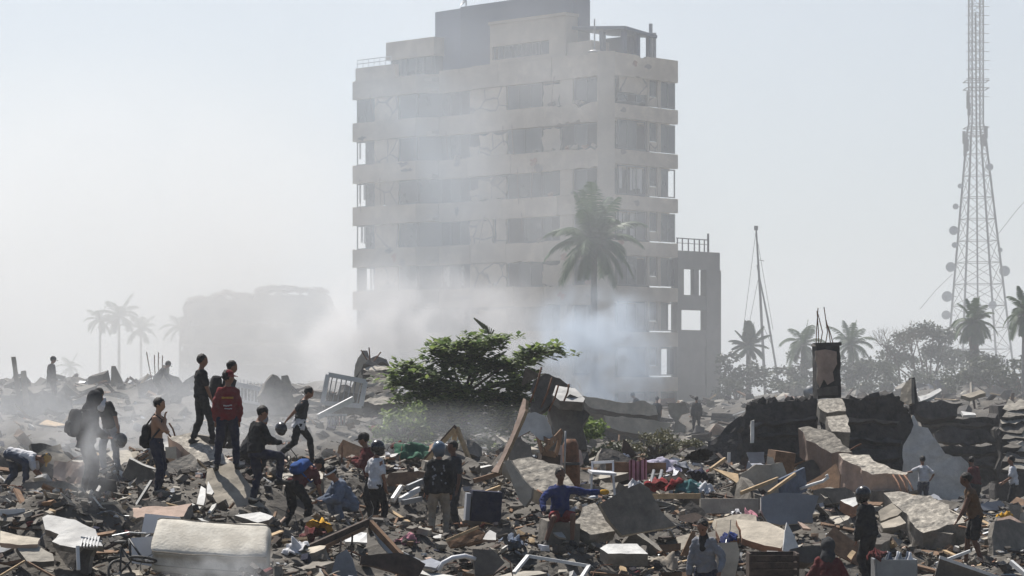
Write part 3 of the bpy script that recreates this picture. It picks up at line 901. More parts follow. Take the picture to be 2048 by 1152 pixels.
# larger broken slabs lying at odd angles through the near mounds
def big_piece_ok(px, Y, top):
    for (a, b, c) in FEET.values():
        if abs(px - a) < 75 and c - 12 < Y < c + .8 and top < b + 4: return False
    return True
BIGM = [("concrete_dark", "dark grey broken concrete slab"), ("concrete", "grey broken concrete slab"), ("concrete_pale", "pale broken concrete slab"), ("plaster_cream", "cream plastered slab"), ("plaster_white", "white plastered slab"), ("plaster_pink", "pink plastered slab"), ("wood_dark", "dark wooden board"), ("wood_brown", "brown wooden board")]
n = 0; tries = 0
while n < 240 and tries < 6000:
    tries += 1
    px = r.uniform(-20, 2070); Y = 38.5 + 19 * r.random() ** .8
    x = XP(px, Y); z = hz(x, Y)
    L = r.choice([r.uniform(.35, .8), r.uniform(.6, 1.5)]); Wd = L * r.uniform(.35, .8); th = r.choice([r.uniform(.06, .16), r.uniform(.18, .4)])
    mi = r.choices(range(8), [.24, .22, .18, .11, .09, .05, .06, .05])[0]
    if mi > 5: th = .03; Wd *= .6
    tl = r.choice([r.gauss(10, 8), r.gauss(35, 12), r.gauss(65, 12)])
    top = HY + (CZ - z - L * math.sin(R(abs(tl))) * .5) * F / Y
    if not big_piece_ok(px, Y, top) or (390 < px < 575 and Y < 50) or (1040 < px < 1240 and Y < 46) or (250 < px < 560 and Y < 41) or (px > 1790 and Y > 50): continue
    if mi in (2, 3, 4) and r.random() < .8: tl = r.gauss(8, 7)
    k = 8
    pts = []
    for i in range(k):
        a = 2 * math.pi * i / k + r.uniform(-.25, .25)
        sx, sy = math.cos(a), math.sin(a)
        q = max(abs(sx), abs(sy)); q = 1 / q * r.uniform(.72, 1.0)
        pts.append(Vector((sx * q * L / 2, sy * q * Wd / 2, th / 2)))
    m = MB(); m.prism(rough_outline(pts, .02, .2) if mi < 6 else pts, (0, 0, -th), 0, 1)
    o = m.build("broken_slab" if mi < 6 else "broken_board", [BIGM[mi][0], "concrete" if mi < 6 else BIGM[mi][0]], local=True)
    if mi < 6: roughen(o, .03, .2)
    o.rotation_euler = (R(tl), R(r.gauss(0, 14)), r.gauss(0, .9))
    o.location = (x, Y, z + Wd * math.sin(R(abs(tl))) * .28)
    tag(o, BIGM[mi][1] + " lying loose", "slab" if mi < 6 else "board", BIGM[mi][1] + "s in the near mounds"); LOOSE.append((o, px, Y))
    n += 1
# tangled wire and bent rods
m = MB()
for i in range(300):
    px = r.uniform(-40, 2090)
    if 280 < px < 560: continue
    px = px; Y = 38 + 18 * r.random()
    p = Vector((XP(px, Y), Y, 0)); p.z = hz(p.x, p.y) + .02
    d = Vector((r.gauss(0, 1), r.gauss(0, 1), r.uniform(.1, .9))).normalized()
    pts = [p]; L = r.uniform(.06, .2)
    for k in range(5):
        d = (d + Vector((r.gauss(0, .35), r.gauss(0, .35), r.gauss(-.12, .3)))).normalized(); p = p + d * L; pts.append(p)
    m.tube(pts, r.choice([.006, .008, .012]), 4, caps=False, mi=r.choice([0, 0, 1, 2]))
kind(m.build("wire_debris", ["rust", "metal_dark", "metal_grey"]), "stuff")["label"] = "bent rods and wires tangled through the near rubble"

# ------------------------------------------------------------------ large wreckage, piece by piece
def tiltn(deg, yaw=0.0):
    """normal tilted from straight up towards the camera by deg, then turned by yaw degrees"""
    if 34 <= deg <= 57: deg = 26 + (deg - 34) * .35
    t = R(deg)
    v = Vector((0, -math.sin(t), math.cos(t)))
    return Matrix.Rotation(R(yaw), 3, 'Z') @ v
def slab(name, label, cat, outline, Y, n, thick, top="concrete", side=None, jag=0.02, build=True, group=None, parent=None, off=None):
    """A broken slab whose upper face shows the given photo outline at distance Y; thick is its real thickness."""
    cx = sum(p[0] for p in outline) / len(outline); cy_ = sum(p[1] for p in outline) / len(outline)
    n = Vector(n).normalized()
    p0 = W(cx, cy_, Y)
    pts = [ray_plane(a, b, p0, n) for a, b in outline]
    c = sum(pts, Vector()) / len(pts)
    pts = rough_outline(pts, jag)
    nn = n
    pts = [p - nn * (p - p0).dot(nn) for p in pts]
    m = MB()
    m.prism(pts, Vector(off) if off is not None else -nn * thick, 0, 1)
    o = m.build(name, [top, side or top], parent, origin=c if parent is None else None)
    if jag > 0: roughen(o, .012 + .3 * jag)
    if parent is None: tag(o, label, cat, group)
    return o
def px_bar(name, label, cat, a, b, w, h=None, m="wood_brown", group=None):
    mb = MB(); A, Bp = W(*a), W(*b)
    mb.bar(A, Bp, w, h)
    o = mb.build(name, m, origin=(A + Bp) / 2)
    return tag(o, label, cat, group)
def px_tube(name, label, cat, pts, rad, m="rust", group=None, seg=7):
    P = [W(*p) for p in pts]
    mb = MB(); mb.tube(P, rad, seg)
    return tag(mb.build(name, m, origin=P[0], smooth=True), label, cat, group)

# --- left mound
slab("wall_slab", "torn white plaster slab with a holed edge near the wrecked bicycle", "slab", [(85, 1036), (95, 1029), (150, 1040), (165, 1048), (190, 1058), (198, 1076), (206, 1092), (165, 1086), (155, 1096), (120, 1090), (105, 1083), (118, 1068), (100, 1060), (90, 1058)], 39.6, tiltn(38, -8), .11, "plaster_white", "concrete")
o = empty("slatted_rack", W(182, 1085, 39), "small white slatted rack leaning off the torn plaster slab", "rack")
for i in range(6):
    m = MB(); m.bar(W(166 + i * 6.5, 1074, 39.1), W(161 + i * 6.5, 1094, 38.9), .022, .03); m.build("slat", "paint_white", o)
m = MB(); m.bar(W(162, 1074, 39.08), W(204, 1083, 39.08), .03); m.build("rail", "paint_white", o)
m = MB(); m.bar(W(155, 1092, 38.9), W(157, 1140, 38.8), .05); m.build("leg", "paint_white", o)
px_bar("concrete_beam", "long pinkish plastered beam lying level behind the torn white slab", "beam", (98, 1024, 42.2), (228, 1024, 42.8), .5, .24, "plaster_pink")
px_bar("plank", "narrow white plank at the photo's far left below the bending man", "plank", (0, 1031, 41), (50, 1029, 41), .03, .2, "paint_white")
slab("wall_slab", "dark smooth slab tilted behind the hooded person's legs", "slab", [(180, 972), (205, 955), (232, 962), (235, 985), (215, 1005), (186, 1002)], 43.6, tiltn(72, 10), .2, "concrete_dark")
slab("wall_slab", "grey flat slab on the crest beside the bending man", "slab", [(70, 940), (95, 927), (150, 938), (178, 952), (150, 962), (90, 960)], 50.5, tiltn(60, 0), .2, "concrete_dark")
slab("wall_slab", "broad dusty grey slab sloping below the bending man", "slab", [(50, 965), (130, 962), (170, 985), (160, 1005), (70, 1008), (30, 990)], 46.5, tiltn(66, 0), .2, "concrete")
slab("wall_slab", "cream broken slab at the photo's lower left corner", "slab", [(0, 1062), (35, 1070), (80, 1076), (75, 1088), (40, 1090), (0, 1085)], 38.8, tiltn(40, 5), .08, "plaster_cream", "plaster_pink")
slab("wall_slab", "gravelly grey slab in front of the torn white plaster slab", "slab", [(32, 1092), (60, 1082), (105, 1108), (108, 1122), (55, 1124)], 38.6, tiltn(36, 10), .1, "concrete_pale", "concrete_dark")
px_bar("plank", "thin pale stick crossing the lower left corner", "plank", (0, 1152, 37.6), (50, 1122, 38), .025, .03, "wood_pale")
px_bar("plank", "thin grey stick slanting down beside the blue scrap", "plank", (55, 1124, 38), (115, 1158, 37.6), .03, .03, "wood_brown")
px_bar("pipe", "dark pole leaning against the shirtless man's feet", "pole", (268, 1018, 43.4), (303, 962, 44), .045, .045, "metal_dark")
o = slab("appliance_door", "white appliance door lying propped behind the mattress", "panel", [(290, 1027), (360, 1034), (356, 1062), (282, 1068)], 39.6, tiltn(78, 0), .08, "plastic_white", "paint_white", jag=0)
slab("appliance_door", "white cabinet side panel standing under the mattress's left end", "panel", [(262, 1076), (312, 1072), (334, 1138), (300, 1132), (264, 1126)], 39.0, tiltn(80, -6), .06, "plastic_white", "paint_white", jag=0)
slab("wall_slab", "small white slab lit flat behind the mattress's right end", "slab", [(468, 1030), (520, 1024), (546, 1032), (538, 1040), (515, 1045), (495, 1038)], 42.6, tiltn(25, 0), .1, "plaster_white", "concrete")
# big beams the group stands on
slab("concrete_beam", "long broken beam with a pink face under the person all in black", "beam", [(334, 873), (378, 867), (430, 893), (462, 925), (430, 938), (402, 932), (384, 910), (364, 890)], 49.75, tiltn(33.9, -14), .62, "concrete_rough", "plaster_pink", jag=.05, off=(.05, .12, -.62))
slab("concrete_beam", "wide cream slab sloping down under the red-shirted man", "beam", [(414, 938), (468, 924), (500, 972), (548, 1036), (486, 1048), (432, 1004), (410, 965)], 45.0, Vector((-.08, -.60, .79)), .5, "plaster_cream", "concrete", jag=.03, off=(.05, .15, -.5))
slab("wall_slab", "pale broken block below the beam's left end", "slab", [(330, 894), (352, 893), (354, 918), (332, 916)], 48.9, tiltn(70, -10), .3, "plaster_cream", "plaster_pink")
for i, (ol, lb) in enumerate((([(393, 1008), (402, 972), (412, 978), (408, 1010)], "upright pale plaster shard left of the cream slab's foot"), ([(413, 986), (416, 962), (428, 984), (424, 990)], "short notched plaster shard against the cream slab"),
                              ([(415, 1026), (424, 1010), (433, 1006), (430, 1014), (418, 1030)], "bright plaster shard slanting in front of the cream slab"), ([(372, 1012), (384, 1006), (396, 1012), (412, 1006), (398, 1018), (380, 1018)], "flat plaster shard at the cream slab's lower left"))):
    slab("plaster_shard", lb, "plaster shard", ol, 43.6 + .05 * i, tiltn(48, -20), .04, "plaster_white", "plaster_cream", jag=.01)

# --- bicycle wreck
bk = empty("bicycle", W(270, 1130, 38.2), "wrecked dark bicycle half buried left of the mattress", "bicycle")
def wheel(c, nrm, rad):
    nrm = nrm.normalized(); x = nrm.cross(Vector((0, 0, 1))).normalized(); y = nrm.cross(x)
    t = MB(); t.tube([c + (x * math.cos(a) + y * math.sin(a)) * rad for a in np.linspace(0, 2 * math.pi, 25)], .022, 6, caps=False)
    ty = t.build("wheel", "rubber", bk, smooth=True)
    s = MB()
    for k in range(14):
        a = k * 2 * math.pi / 14
        s.tube([c, c + (x * math.cos(a) + y * math.sin(a)) * (rad - .02)], .003, 4)
    s.ball(c, .03, 6, 4); sp = s.build("spokes", "metal_grey", ty); kind(sp, "stuff")
w1, w2 = W(286, 1119, 38.1), W(240, 1146, 38.3)
wheel(w1, Vector((.1, .25, .95)), .2); wheel(w2, Vector((.6, -.7, .4)), .2)
m = MB()
hd, st_, bb = W(258, 1078, 38.3), W(243, 1096, 38.5), W(262, 1122, 38.2)
for a, b_ in ((hd, w1), (hd, bb), (hd, st_), (st_, bb), (bb, w2), (st_, w2)): m.tube([a, b_], .018, 6)
m.build("frame", "metal_dark", bk, smooth=True)
m = MB(); m.tube([hd + Vector((-.25, -.05, .05)), hd + Vector((0, 0, .1)), hd + Vector((.26, .04, .08))], .014, 6); m.build("handlebar", "metal_grey", bk)
m = MB(); m.ball(st_ + Vector((0, 0, .09)), (.12, .06, .035)); m.build("saddle", "rubber", bk)

# --- mattress
m = MB()
prof = [(0.42, 0.24), (0.40, 0.33), (0.32, 0.385), (0.20, 0.38), (0.06, 0.31), (-0.14, 0.19), (-0.34, 0.06), (-0.46, -0.03), (-0.49, -0.08), (-0.47, -0.13), (-0.41, -0.15), (-0.385, -0.2), (-0.39, -0.30), (-0.37, -0.40), (-0.1, -0.42), (0.2, -0.3), (0.36, 0.0)]
L0, nseg = 1.76, 36
a0 = W(424, 1094, 38.7)
vs, fs = [], []
np_ = len(prof)
for i in range(nseg + 1):
    f = i / nseg
    e = min(f, 1 - f)
    k = 1 - 0.10 * max(0, 1 - e / .05) ** 2
    sag = -.02 * math.sin(f * math.pi) + .006 * math.sin(f * 9)
    for (py_, pz) in prof:
        wr = .012 * math.sin(pz * 70 + f * 3) * max(0, 1 - e / .2) + .02 * mnoise.noise(Vector((f * 5, pz * 5, py_ * 4)))
        vs.append(a0 + Vector(((f - .5) * L0 + wr, py_ * k + .03 * mnoise.noise(Vector((f * 7, pz * 7, 3))), pz * k + sag + .035 * mnoise.noise(Vector((f * 4, 8, py_ * 3))) - (f - .5) * .12)))
for i in range(nseg):
    for j in range(np_):
        j2 = (j + 1) % np_
        fs.append((i * np_ + j, i * np_ + j2, (i + 1) * np_ + j2, (i + 1) * np_ + j))
fs.append(tuple(range(np_))[::-1]); fs.append(tuple(nseg * np_ + j for j in range(np_)))
m.add(vs, fs)
mt = empty("mattress", a0 - Vector((0, 0, .38)), "thick cream mattress slumped on its side in the foreground", "mattress")
m.build("padding", "mattress", mt, smooth=True)
for zi in (3, 8, 12):
    m = MB(); m.tube([vs[i * np_ + zi] + Vector((0, -.004, 0)) for i in range(nseg + 1)], .008, 5); m.build("piping", "cloth_tan", mt)

# --- bags and sacks (lumpy closed meshes)
def lump(name, label, cat, c, rad, m, seed=0, amp=.25, fr=2.2, seg=18, rings=12, rot=None, group=None, parent=None, flat=0.0):
    mb = MB().ball((0, 0, 0), 1.0, seg, rings)
    v2 = []
    for p in mb.v:
        q = Vector(p)
        d = 1 + amp * mnoise.fractal(q * fr + Vector((seed, seed * 2, 0)), 1.0, 2.0, 3)
        q = Vector((q.x * rad[0] * d, q.y * rad[1] * d, q.z * rad[2] * d))
        if flat and q.z < -rad[2] * flat: q.z = -rad[2] * flat
        if rot is not None: q = rot @ q
        v2.append(tuple(q))
    mb.v = v2
    c = Vector(c)
    if parent is None:
        return tag(mb.build(name, m, origin=c, smooth=True), label, cat, group)
    mb.v = [tuple(Vector(q) + c) for q in mb.v]
    return mb.build(name, m, parent, smooth=True)
lump("plastic_bag", "crumpled pale plastic bag on the slope behind the long pink beam", "bag", W(233, 1010, 41.4), (.17, .15, .24), "cloth_lilac", 3, .35)
lump("sack", "full dark green sack standing right of the mattress", "sack", W(562, 1042, 41.6), (.19, .17, .25), "cloth_green", 5, .15)
lump("cushion", "olive cushion lying beside the pale plastic bag", "cushion", W(250, 988, 42), (.1, .1, .06), "cloth_olive", 8, .2)
lump("blue_cloth", "crumpled bright blue cloth scrap below the slatted rack", "cloth", W(187, 1124, 38.3), (.14, .1, .1), "cloth_bright_blue", 9, .6, 3)

# --- crumpled clothes
CLM = {}
def cloth(label, c, size, m, seed, cat="clothes", name="crumpled_cloth", h=.16):
    n = 12
    mb = MB()
    vs, fs = [], []
    for i in range(n + 1):
        for j in range(n + 1):
            u, v = i / n * 2 - 1, j / n * 2 - 1
            rr = math.hypot(u, v)
            z = h * (.5 + .9 * mnoise.fractal(Vector((u * 1.6 + seed, v * 1.6, seed * .7)), 1, 2, 3)) * max(.1, 1 - rr * .6) * 1.6
            k = 1 + .25 * mnoise.noise(Vector((u * 2 + seed, v * 2, 9)))
            vs.append(Vector((u * size[0] * k, v * size[1] * k, z)))
    for i in range(n):
        for j in range(n):
            a = i * (n + 1) + j
            fs.append((a, a + n + 1, a + n + 2, a + 1))
    # give the cloth thickness
    k = len(vs)
    vs2 = vs + [p - Vector((0, 0, .03)) for p in vs]
    fs2 = fs + [tuple(q + k for q in f[::-1]) for f in fs]
    mb.add(vs2, fs2)
    o = mb.build(name, m, origin=None, smooth=True, local=True)
    o.location = c; o.rotation_euler = (R(28), 0, seed)
    return tag(o, label, cat)
cl = [("crumpled white and blue clothes heaped beside the pink striped cloth", 1330, 927, 54, (.32, .25), "cloth_lilac"), ("grey crumpled blanket at the top of the clothes heap", 1362, 932, 54.5, (.4, .3), "cloth_grey"),
      ("red crumpled garment left in the clothes heap", 1312, 968, 52, (.24, .2), "cloth_red"), ("red garment with pale trim in the clothes heap", 1350, 964, 51.6, (.22, .2), "cloth_red"),
      ("teal garment spread in the clothes heap", 1378, 970, 51.5, (.26, .2), "cloth_teal"), ("white garment at the right end of the clothes heap", 1408, 972, 51.5, (.22, .16), "cloth_white"),
      ("navy garment behind the white one in the clothes heap", 1395, 945, 53.5, (.25, .2), "cloth_navy"), ("white tangled rags under the grey blanket", 1350, 951, 52.8, (.3, .16), "cloth_white"),
      ("royal blue garment lying on the cream cracked slab", 1458, 1072, 45.2, (.2, .15), "cloth_blue"), ("dark green and red clothes heaped on the crest left of the timber frame", 822, 897, 53.5, (.36, .3), "cloth_green"),
      ("maroon rags on the crest left of the dark green clothes", 798, 893, 54, (.2, .2), "cloth_maroon"), ("yellow cloth spread beside the squatting man", 640, 1046, 43.4, (.2, .15), "cloth_yellow"),
      ("maroon and orange bundle of cloth below the squatting man", 622, 1066, 42.4, (.26, .18), "cloth_maroon"), ("white crumpled paper heap right of the mattress", 592, 1090, 41, (.2, .15), "cloth_white"),
      ("striped navy and pink garment lying left of the beige trousers", 815, 1083, 43, (.2, .14), "cloth_pink"), ("grey-blue plastic sheeting crumpled left of the seated man", 1026, 1083, 42.6, (.22, .18), "cloth_greyblue"),
      ("dark rags behind the fallen bicycle chair pile on the ridge", 1400, 905, 60, (.3, .2), "cloth_black"), ("blue rags on the ridge above the white chair", 1242, 915, 57, (.22, .2), "cloth_denim"),
      ("white rag hanging at the edge of the grey slab", 1272, 968, 46, (.14, .1), "cloth_white"), ("white and tan rags between the grey-shirted man and the pale block", 1330, 1120, 41.5, (.3, .2), "cloth_tan"),
      ("white cap-sized rag behind the cream cracked slab", 1472, 1022, 50, (.1, .08), "cloth_white"), ("pale pink rag right of the cream cracked slab's far edge", 1500, 1030, 49.5, (.2, .12), "cloth_pink"),
      ("red garment under the hooded person at lower right", 1755, 1104, 42, (.16, .12), "cloth_maroon"), ("yellow and white plastic packaging at the far right", 2010, 1030, 51, (.16, .12), "cloth_yellow")]
for i, (lb, px, py, Y, sz, m) in enumerate(cl):
    c = W(px, py, Y); c.z = max(c.z - .08, hz(c.x, c.y) - .05)
    cloth(lb, c, sz, m, i * 1.37 + .4)
# --- centre front
tf = empty("timber_frame", W(735, 1060, 42), "collapsed dark timber frame bent in a low peak in the foreground", "timber frame")
m = MB(); m.bar(W(606, 1102, 41), W(738, 1044, 41.6), .10, .12); m.build("rafter", "wood_dark", tf)
m = MB(); m.bar(W(612, 1112, 40.9), W(730, 1056, 41.5), .05, .06); m.build("rafter", "wood_brown", tf)
m = MB(); m.bar(W(740, 1045, 41.6), W(802, 1112, 41.0), .08, .1); m.build("rafter", "wood_brown", tf)
for px in (650, 682, 705):
    m = MB(); m.bar(W(px, 1096 - (px - 640) * .42, 41.2), W(px - 3, 1120, 41), .03, .03); m.build("strut", "wood_dark", tf)
slab("roof_sheet", "grey sheet hanging from the collapsed timber frame's peak", "sheet", [(738, 1046), (756, 1050), (806, 1108), (782, 1112), (758, 1086)], 41.7, tiltn(74, 20), .03, "metal_grey")
slab("appliance_door", "white chair-back grid lying under the timber frame's peak", "panel", [(688, 1078), (722, 1064), (734, 1066), (734, 1085), (690, 1083)], 41.9, tiltn(45), .03, "paint_white")
slab("board", "grey board standing upright at the bottom edge left of centre", "board", [(660, 1160), (672, 1112), (692, 1098), (704, 1116), (716, 1160)], 39.4, tiltn(80, -8), .05, "plaster_blue_grey")
slab("board", "wide olive brown board lying flat at the bottom edge", "board", [(722, 1112), (800, 1106), (852, 1128), (836, 1156), (780, 1142), (720, 1128)], 40, tiltn(64, 12), .05, "wood_dark")
px_tube("bent_plastic_tube", "white curved plastic rim arching at the bottom edge", "plastic rim", [(878, 1142, 40), (886, 1126, 40), (905, 1116, 40), (930, 1112, 40.1), (950, 1118, 40.2)], .04, "plastic_white")
slab("board", "pale blue-grey board under the white plastic rim", "board", [(842, 1122), (862, 1116), (884, 1124), (872, 1136), (848, 1132)], 40.3, tiltn(50), .04, "plaster_blue_grey")
slab("board", "dark grey panel tipped at the bottom edge beside the white metal frame", "board", [(945, 1098), (985, 1100), (1010, 1125), (985, 1150), (950, 1152)], 40.2, tiltn(75, 10), .06, "concrete_dark")
bx = empty("cardboard_box", W(840, 1075, 44), "open brown cardboard box beside the man in beige trousers", "box")
for nm, ol, tl, yw in (("front", [(822, 1052), (866, 1052), (866, 1080), (822, 1080)], 88, 0), ("flap", [(800, 1050), (822, 1052), (822, 1080), (802, 1078)], 85, -30)):
    slab(nm, "", "", ol, 44, tiltn(tl, yw), .015, "wood_brown", parent=bx, jag=0)
slab("plaster_shard", "bright triangular plaster piece right of the dark cabinet", "plaster shard", [(960, 1078), (980, 1060), (992, 1066), (992, 1080)], 43.2, tiltn(40), .05, "plaster_white", "plaster_pink")
fr = empty("cabinet", W(972, 1038, 46.5), "dark blue metal cabinet tipped in the rubble behind the plaster scraps", "cabinet")
c0 = W(970, 1012, 46.8)
m = MB().box(c0, (.56, .5, .56), rotm(0, 4, 8)); m.build("body", "cloth_navy", fr)
m = MB().box(c0 + Vector((-.33, -.12, 0)), (.08, .3, .5), rotm(0, 4, 8)); m.build("door", "plaster_blue_grey", fr)
slab("concrete_slab", "thick grey slab with rubble on it behind the seated man", "slab", [(1006, 924), (1060, 914), (1125, 930), (1150, 972), (1078, 984), (1044, 962)], 48.2, tiltn(52, 6), .3, "concrete_rough", "plaster_cream", jag=.07)
slab("wall_slab", "pointed cream slab hanging down left of the seated man", "slab", [(1008, 922), (1020, 920), (1044, 956), (1064, 976), (1062, 996), (1050, 1014), (1038, 1000), (1026, 970)], 47.4, tiltn(82, -25), .1, "plaster_cream", "concrete", jag=.02)
slab("concrete_slab", "large smooth grey slab leaning beside the seated man", "slab", [(1200, 1008), (1236, 986), (1281, 965), (1298, 976), (1322, 1022), (1352, 1052), (1300, 1061), (1244, 1071), (1216, 1038)], 43.8, tiltn(74, 12), .16, "concrete", "concrete_pale", jag=.012)
slab("concrete_slab", "pale rocky slab tilted under the large grey slab's left edge", "slab", [(1165, 1015), (1190, 1005), (1216, 1040), (1232, 1062), (1180, 1070), (1150, 1050)], 44.1, tiltn(46, 30), .2, "concrete_rough", "concrete", jag=.05)
slab("concrete_block", "flat-topped pale block in front of the large grey slab", "concrete block", [(1200, 1096), (1214, 1088), (1274, 1088), (1296, 1108), (1216, 1107)], 42, tiltn(26, 0), .24, "plaster_white", "concrete", jag=.015)
slab("wall_slab", "torn white plaster sheet hanging below the seated man's thighs", "slab", [(1094, 1048), (1104, 1052), (1120, 1058), (1132, 1076), (1118, 1074), (1104, 1064)], 43.4, tiltn(50, 0), .04, "plaster_white", "plaster_cream", jag=.02)
mf = empty("metal_frame", W(1100, 1135, 40), "white painted metal window frame lying at the bottom edge", "frame")
for a, b_ in (((1028, 1146, 39.6), (1056, 1112, 40.2)), ((1056, 1112, 40.2), (1178, 1132, 40.2)), ((1178, 1132, 40.2), (1160, 1160, 39.6))):
    m = MB(); m.bar(W(*a), W(*b_), .055, .05); m.build("rail", "paint_white", mf)
slab("board", "olive brown door laid aslant left of the bright triangular plaster piece", "board", [(893, 1082), (955, 1058), (970, 1066), (962, 1080), (900, 1096)], 43, tiltn(60, -10), .05, "wood_brown")
px_bar("plank", "pale edge plank along the olive brown door", "plank", (892, 1082, 42.9), (958, 1054, 43), .03, .05, "wood_pale")
for i, (a, b_, m, lb) in enumerate((((815, 975, 47), (845, 962, 47.5), "metal_grey", "bright bent metal strip in the tangle right of the white shirt"), ((800, 1000, 46.5), (838, 978, 47.5), "paint_white", "white strut leaning in the tangle right of the white shirt"),
                                    ((805, 1005, 46.4), (842, 998, 47), "metal_grey", "low grey strut in the tangle right of the white shirt"), ((785, 1000, 46.8), (802, 974, 47.2), "paint_white", "short white strut behind the white shirt's arm"),
                                    ((845, 925, 53), (912, 852, 53), "wood_dark", "dark rafter rising to the peak behind the helmeted man"), ((850, 926, 52.9), (910, 858, 52.9), "wood_pale", "pale rafter beside the dark one at the peak"),
                                    ((914, 856, 53), (946, 938, 52.6), "wood_pale", "pale rafter descending from the peak behind the helmeted man"), ((912, 858, 53.1), (904, 905, 53), "wood_pale", "short pale post under the timber peak"),
                                    ((948, 962, 50), (1008, 944, 50.4), "wood_brown", "brown plank running right from the helmeted man's shoulder"), ((960, 990, 49), (1000, 975, 49.4), "wood_pale", "broken pale plank left of the pointed cream slab"))):
    px_bar("plank", lb, "plank", a, b_, .06, .09, m)
slab("board", "long board leaning steeply with a raw pale edge, at the centre of the wreckage", "board", [(983, 942), (1000, 918), (1034, 840), (1047, 797), (1052, 800), (1050, 822), (1010, 915), (996, 946)], 50.6, Vector((-.72, -.42, .55)), .07, "plaster_pink", "wood_pale", jag=.02)
slab("headboard", "rounded pale grey headboard standing in the wreckage behind the leaning board", "headboard", [(1030, 878), (1031, 842), (1044, 829), (1070, 824), (1090, 832), (1102, 854), (1108, 886), (1080, 880), (1060, 862)], 51.8, tiltn(80, -14), .06, "plaster_white", "wood_brown", jag=0)
slab("wall_slab", "dark grey slab at the foot of the rounded headboard", "slab", [(1016, 876), (1030, 872), (1060, 890), (1070, 932), (1018, 930)], 51.2, tiltn(76, -10), .12, "concrete", "concrete_dark")
dr = empty("drawer_unit", W(1100, 935, 52), "broken brown drawer unit gaping in the wreckage right of the headboard", "furniture")
for a, b_ in (((1075, 872, 52), (1085, 905, 51.8)), ((1085, 905, 51.8), (1112, 910, 51.8)), ((1112, 910, 51.8), (1122, 868, 52)), ((1076, 870, 52), (1098, 885, 51.5)), ((1098, 885, 51.5), (1122, 868, 52)), ((1090, 900, 51.5), (1124, 862, 51.9))):
    m = MB(); m.bar(W(*a), W(*b_), .03, .12); m.build("board", "wood_brown", dr)
m = MB().box(W(1098, 922, 52), (.4, .35, .3), rotm(0, 5, 12)); m.build("drawer", "wood_dark", dr)
wh = empty("water_heater", W(1143, 985, 50), "tall rusty brown cylinder standing behind the seated man", "water heater")
m = MB(); m.tube([W(1143, 985, 50), W(1143, 940, 50), W(1141, 890, 50), W(1141, 878, 50)], [.17, .17, .16, .1], 12); m.build("tank", "rust", wh, smooth=True)
m = MB(); m.tube([W(1143, 930, 49.8), W(1143, 925, 49.8)], .18, 12); m.build("band", "metal_dark", wh)
px_tube("pipe", "thin vertical steel pole beside the rusty cylinder", "pole", [(1128, 975, 49.5), (1130, 900, 49.5), (1131, 862, 49.5)], .018, "metal_grey")
for i, (a, b_, lb) in enumerate((((1060, 805, 56), (1083, 734, 56), "longest bent rod left of the white block on the ridge"), ((1082, 815, 57), (1104, 755, 57), "rod leaning second from the leafy tree"), ((1098, 822, 57), (1117, 770, 57), "rod leaning third from the leafy tree"), ((1128, 802, 58), (1138, 768, 58), "short rod crossing the lit white block"))):
    px_tube("steel_rod", lb, "steel rod", [a, ((a[0] + b_[0]) / 2 + 2, (a[1] + b_[1]) / 2, a[2]), b_], .022, "rust")
slab("wall_slab", "sunlit white slab on the ridge right of the leafy tree", "slab", [(1112, 770), (1150, 776), (1170, 797), (1166, 805), (1120, 801), (1105, 790)], 62, tiltn(44, 10), .25, "plaster_white", "concrete", jag=.04)
slab("concrete_slab", "dark tangle-topped slab on the ridge behind the leaning rods", "slab", [(1070, 760), (1090, 745), (1120, 757), (1140, 772), (1110, 800), (1060, 830)], 63, tiltn(76), .4, "concrete_dark", jag=.1)
m = MB()
pa, pb, pc, pd = W(1170, 800, 62), W(1110, 800, 62), W(1090, 900, 62), W(1175, 900, 62)
m.prism(rough_outline([pa, pb, pc, pd], .15), (0, 2.0, -.2)); tag(m.build("rubble_block", "concrete_dark", origin=(pa + pd) / 2), "dark rubble block under the sunlit white slab on the ridge", "concrete block")
# fallen floor slabs at mid distance
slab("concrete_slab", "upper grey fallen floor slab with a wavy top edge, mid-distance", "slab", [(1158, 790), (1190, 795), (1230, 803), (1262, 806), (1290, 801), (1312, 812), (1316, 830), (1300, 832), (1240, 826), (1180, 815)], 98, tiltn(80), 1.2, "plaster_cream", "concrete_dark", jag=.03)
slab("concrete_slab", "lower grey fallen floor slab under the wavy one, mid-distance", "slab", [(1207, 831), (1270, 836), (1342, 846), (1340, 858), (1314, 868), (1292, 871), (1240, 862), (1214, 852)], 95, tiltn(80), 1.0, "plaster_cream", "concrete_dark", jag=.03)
slab("concrete_slab", "dark slab standing in for the shaded gap between the two fallen floor slabs", "slab", [(1140, 790), (1200, 810), (1310, 832), (1320, 850), (1300, 885), (1200, 875), (1140, 850)], 99.5, tiltn(86), 1.2, "concrete_dark", jag=.1)  # dark concrete colour stands in for the shade between the slabs
slab("wall_slab", "broken cream wall remnant with a hole between the far standing men", "slab", [(1337, 806), (1370, 803), (1379, 824), (1362, 829), (1355, 840), (1371, 852), (1366, 878), (1346, 878), (1350, 842), (1337, 826)], 111, tiltn(84, -15), .25, "plaster_cream", jag=.04)
px_bar("railing", "thin rail across the ground between the far men and the burnt ruin", "railing", (1385, 831, 118), (1470, 836, 118), .08, .08, "metal_dark")

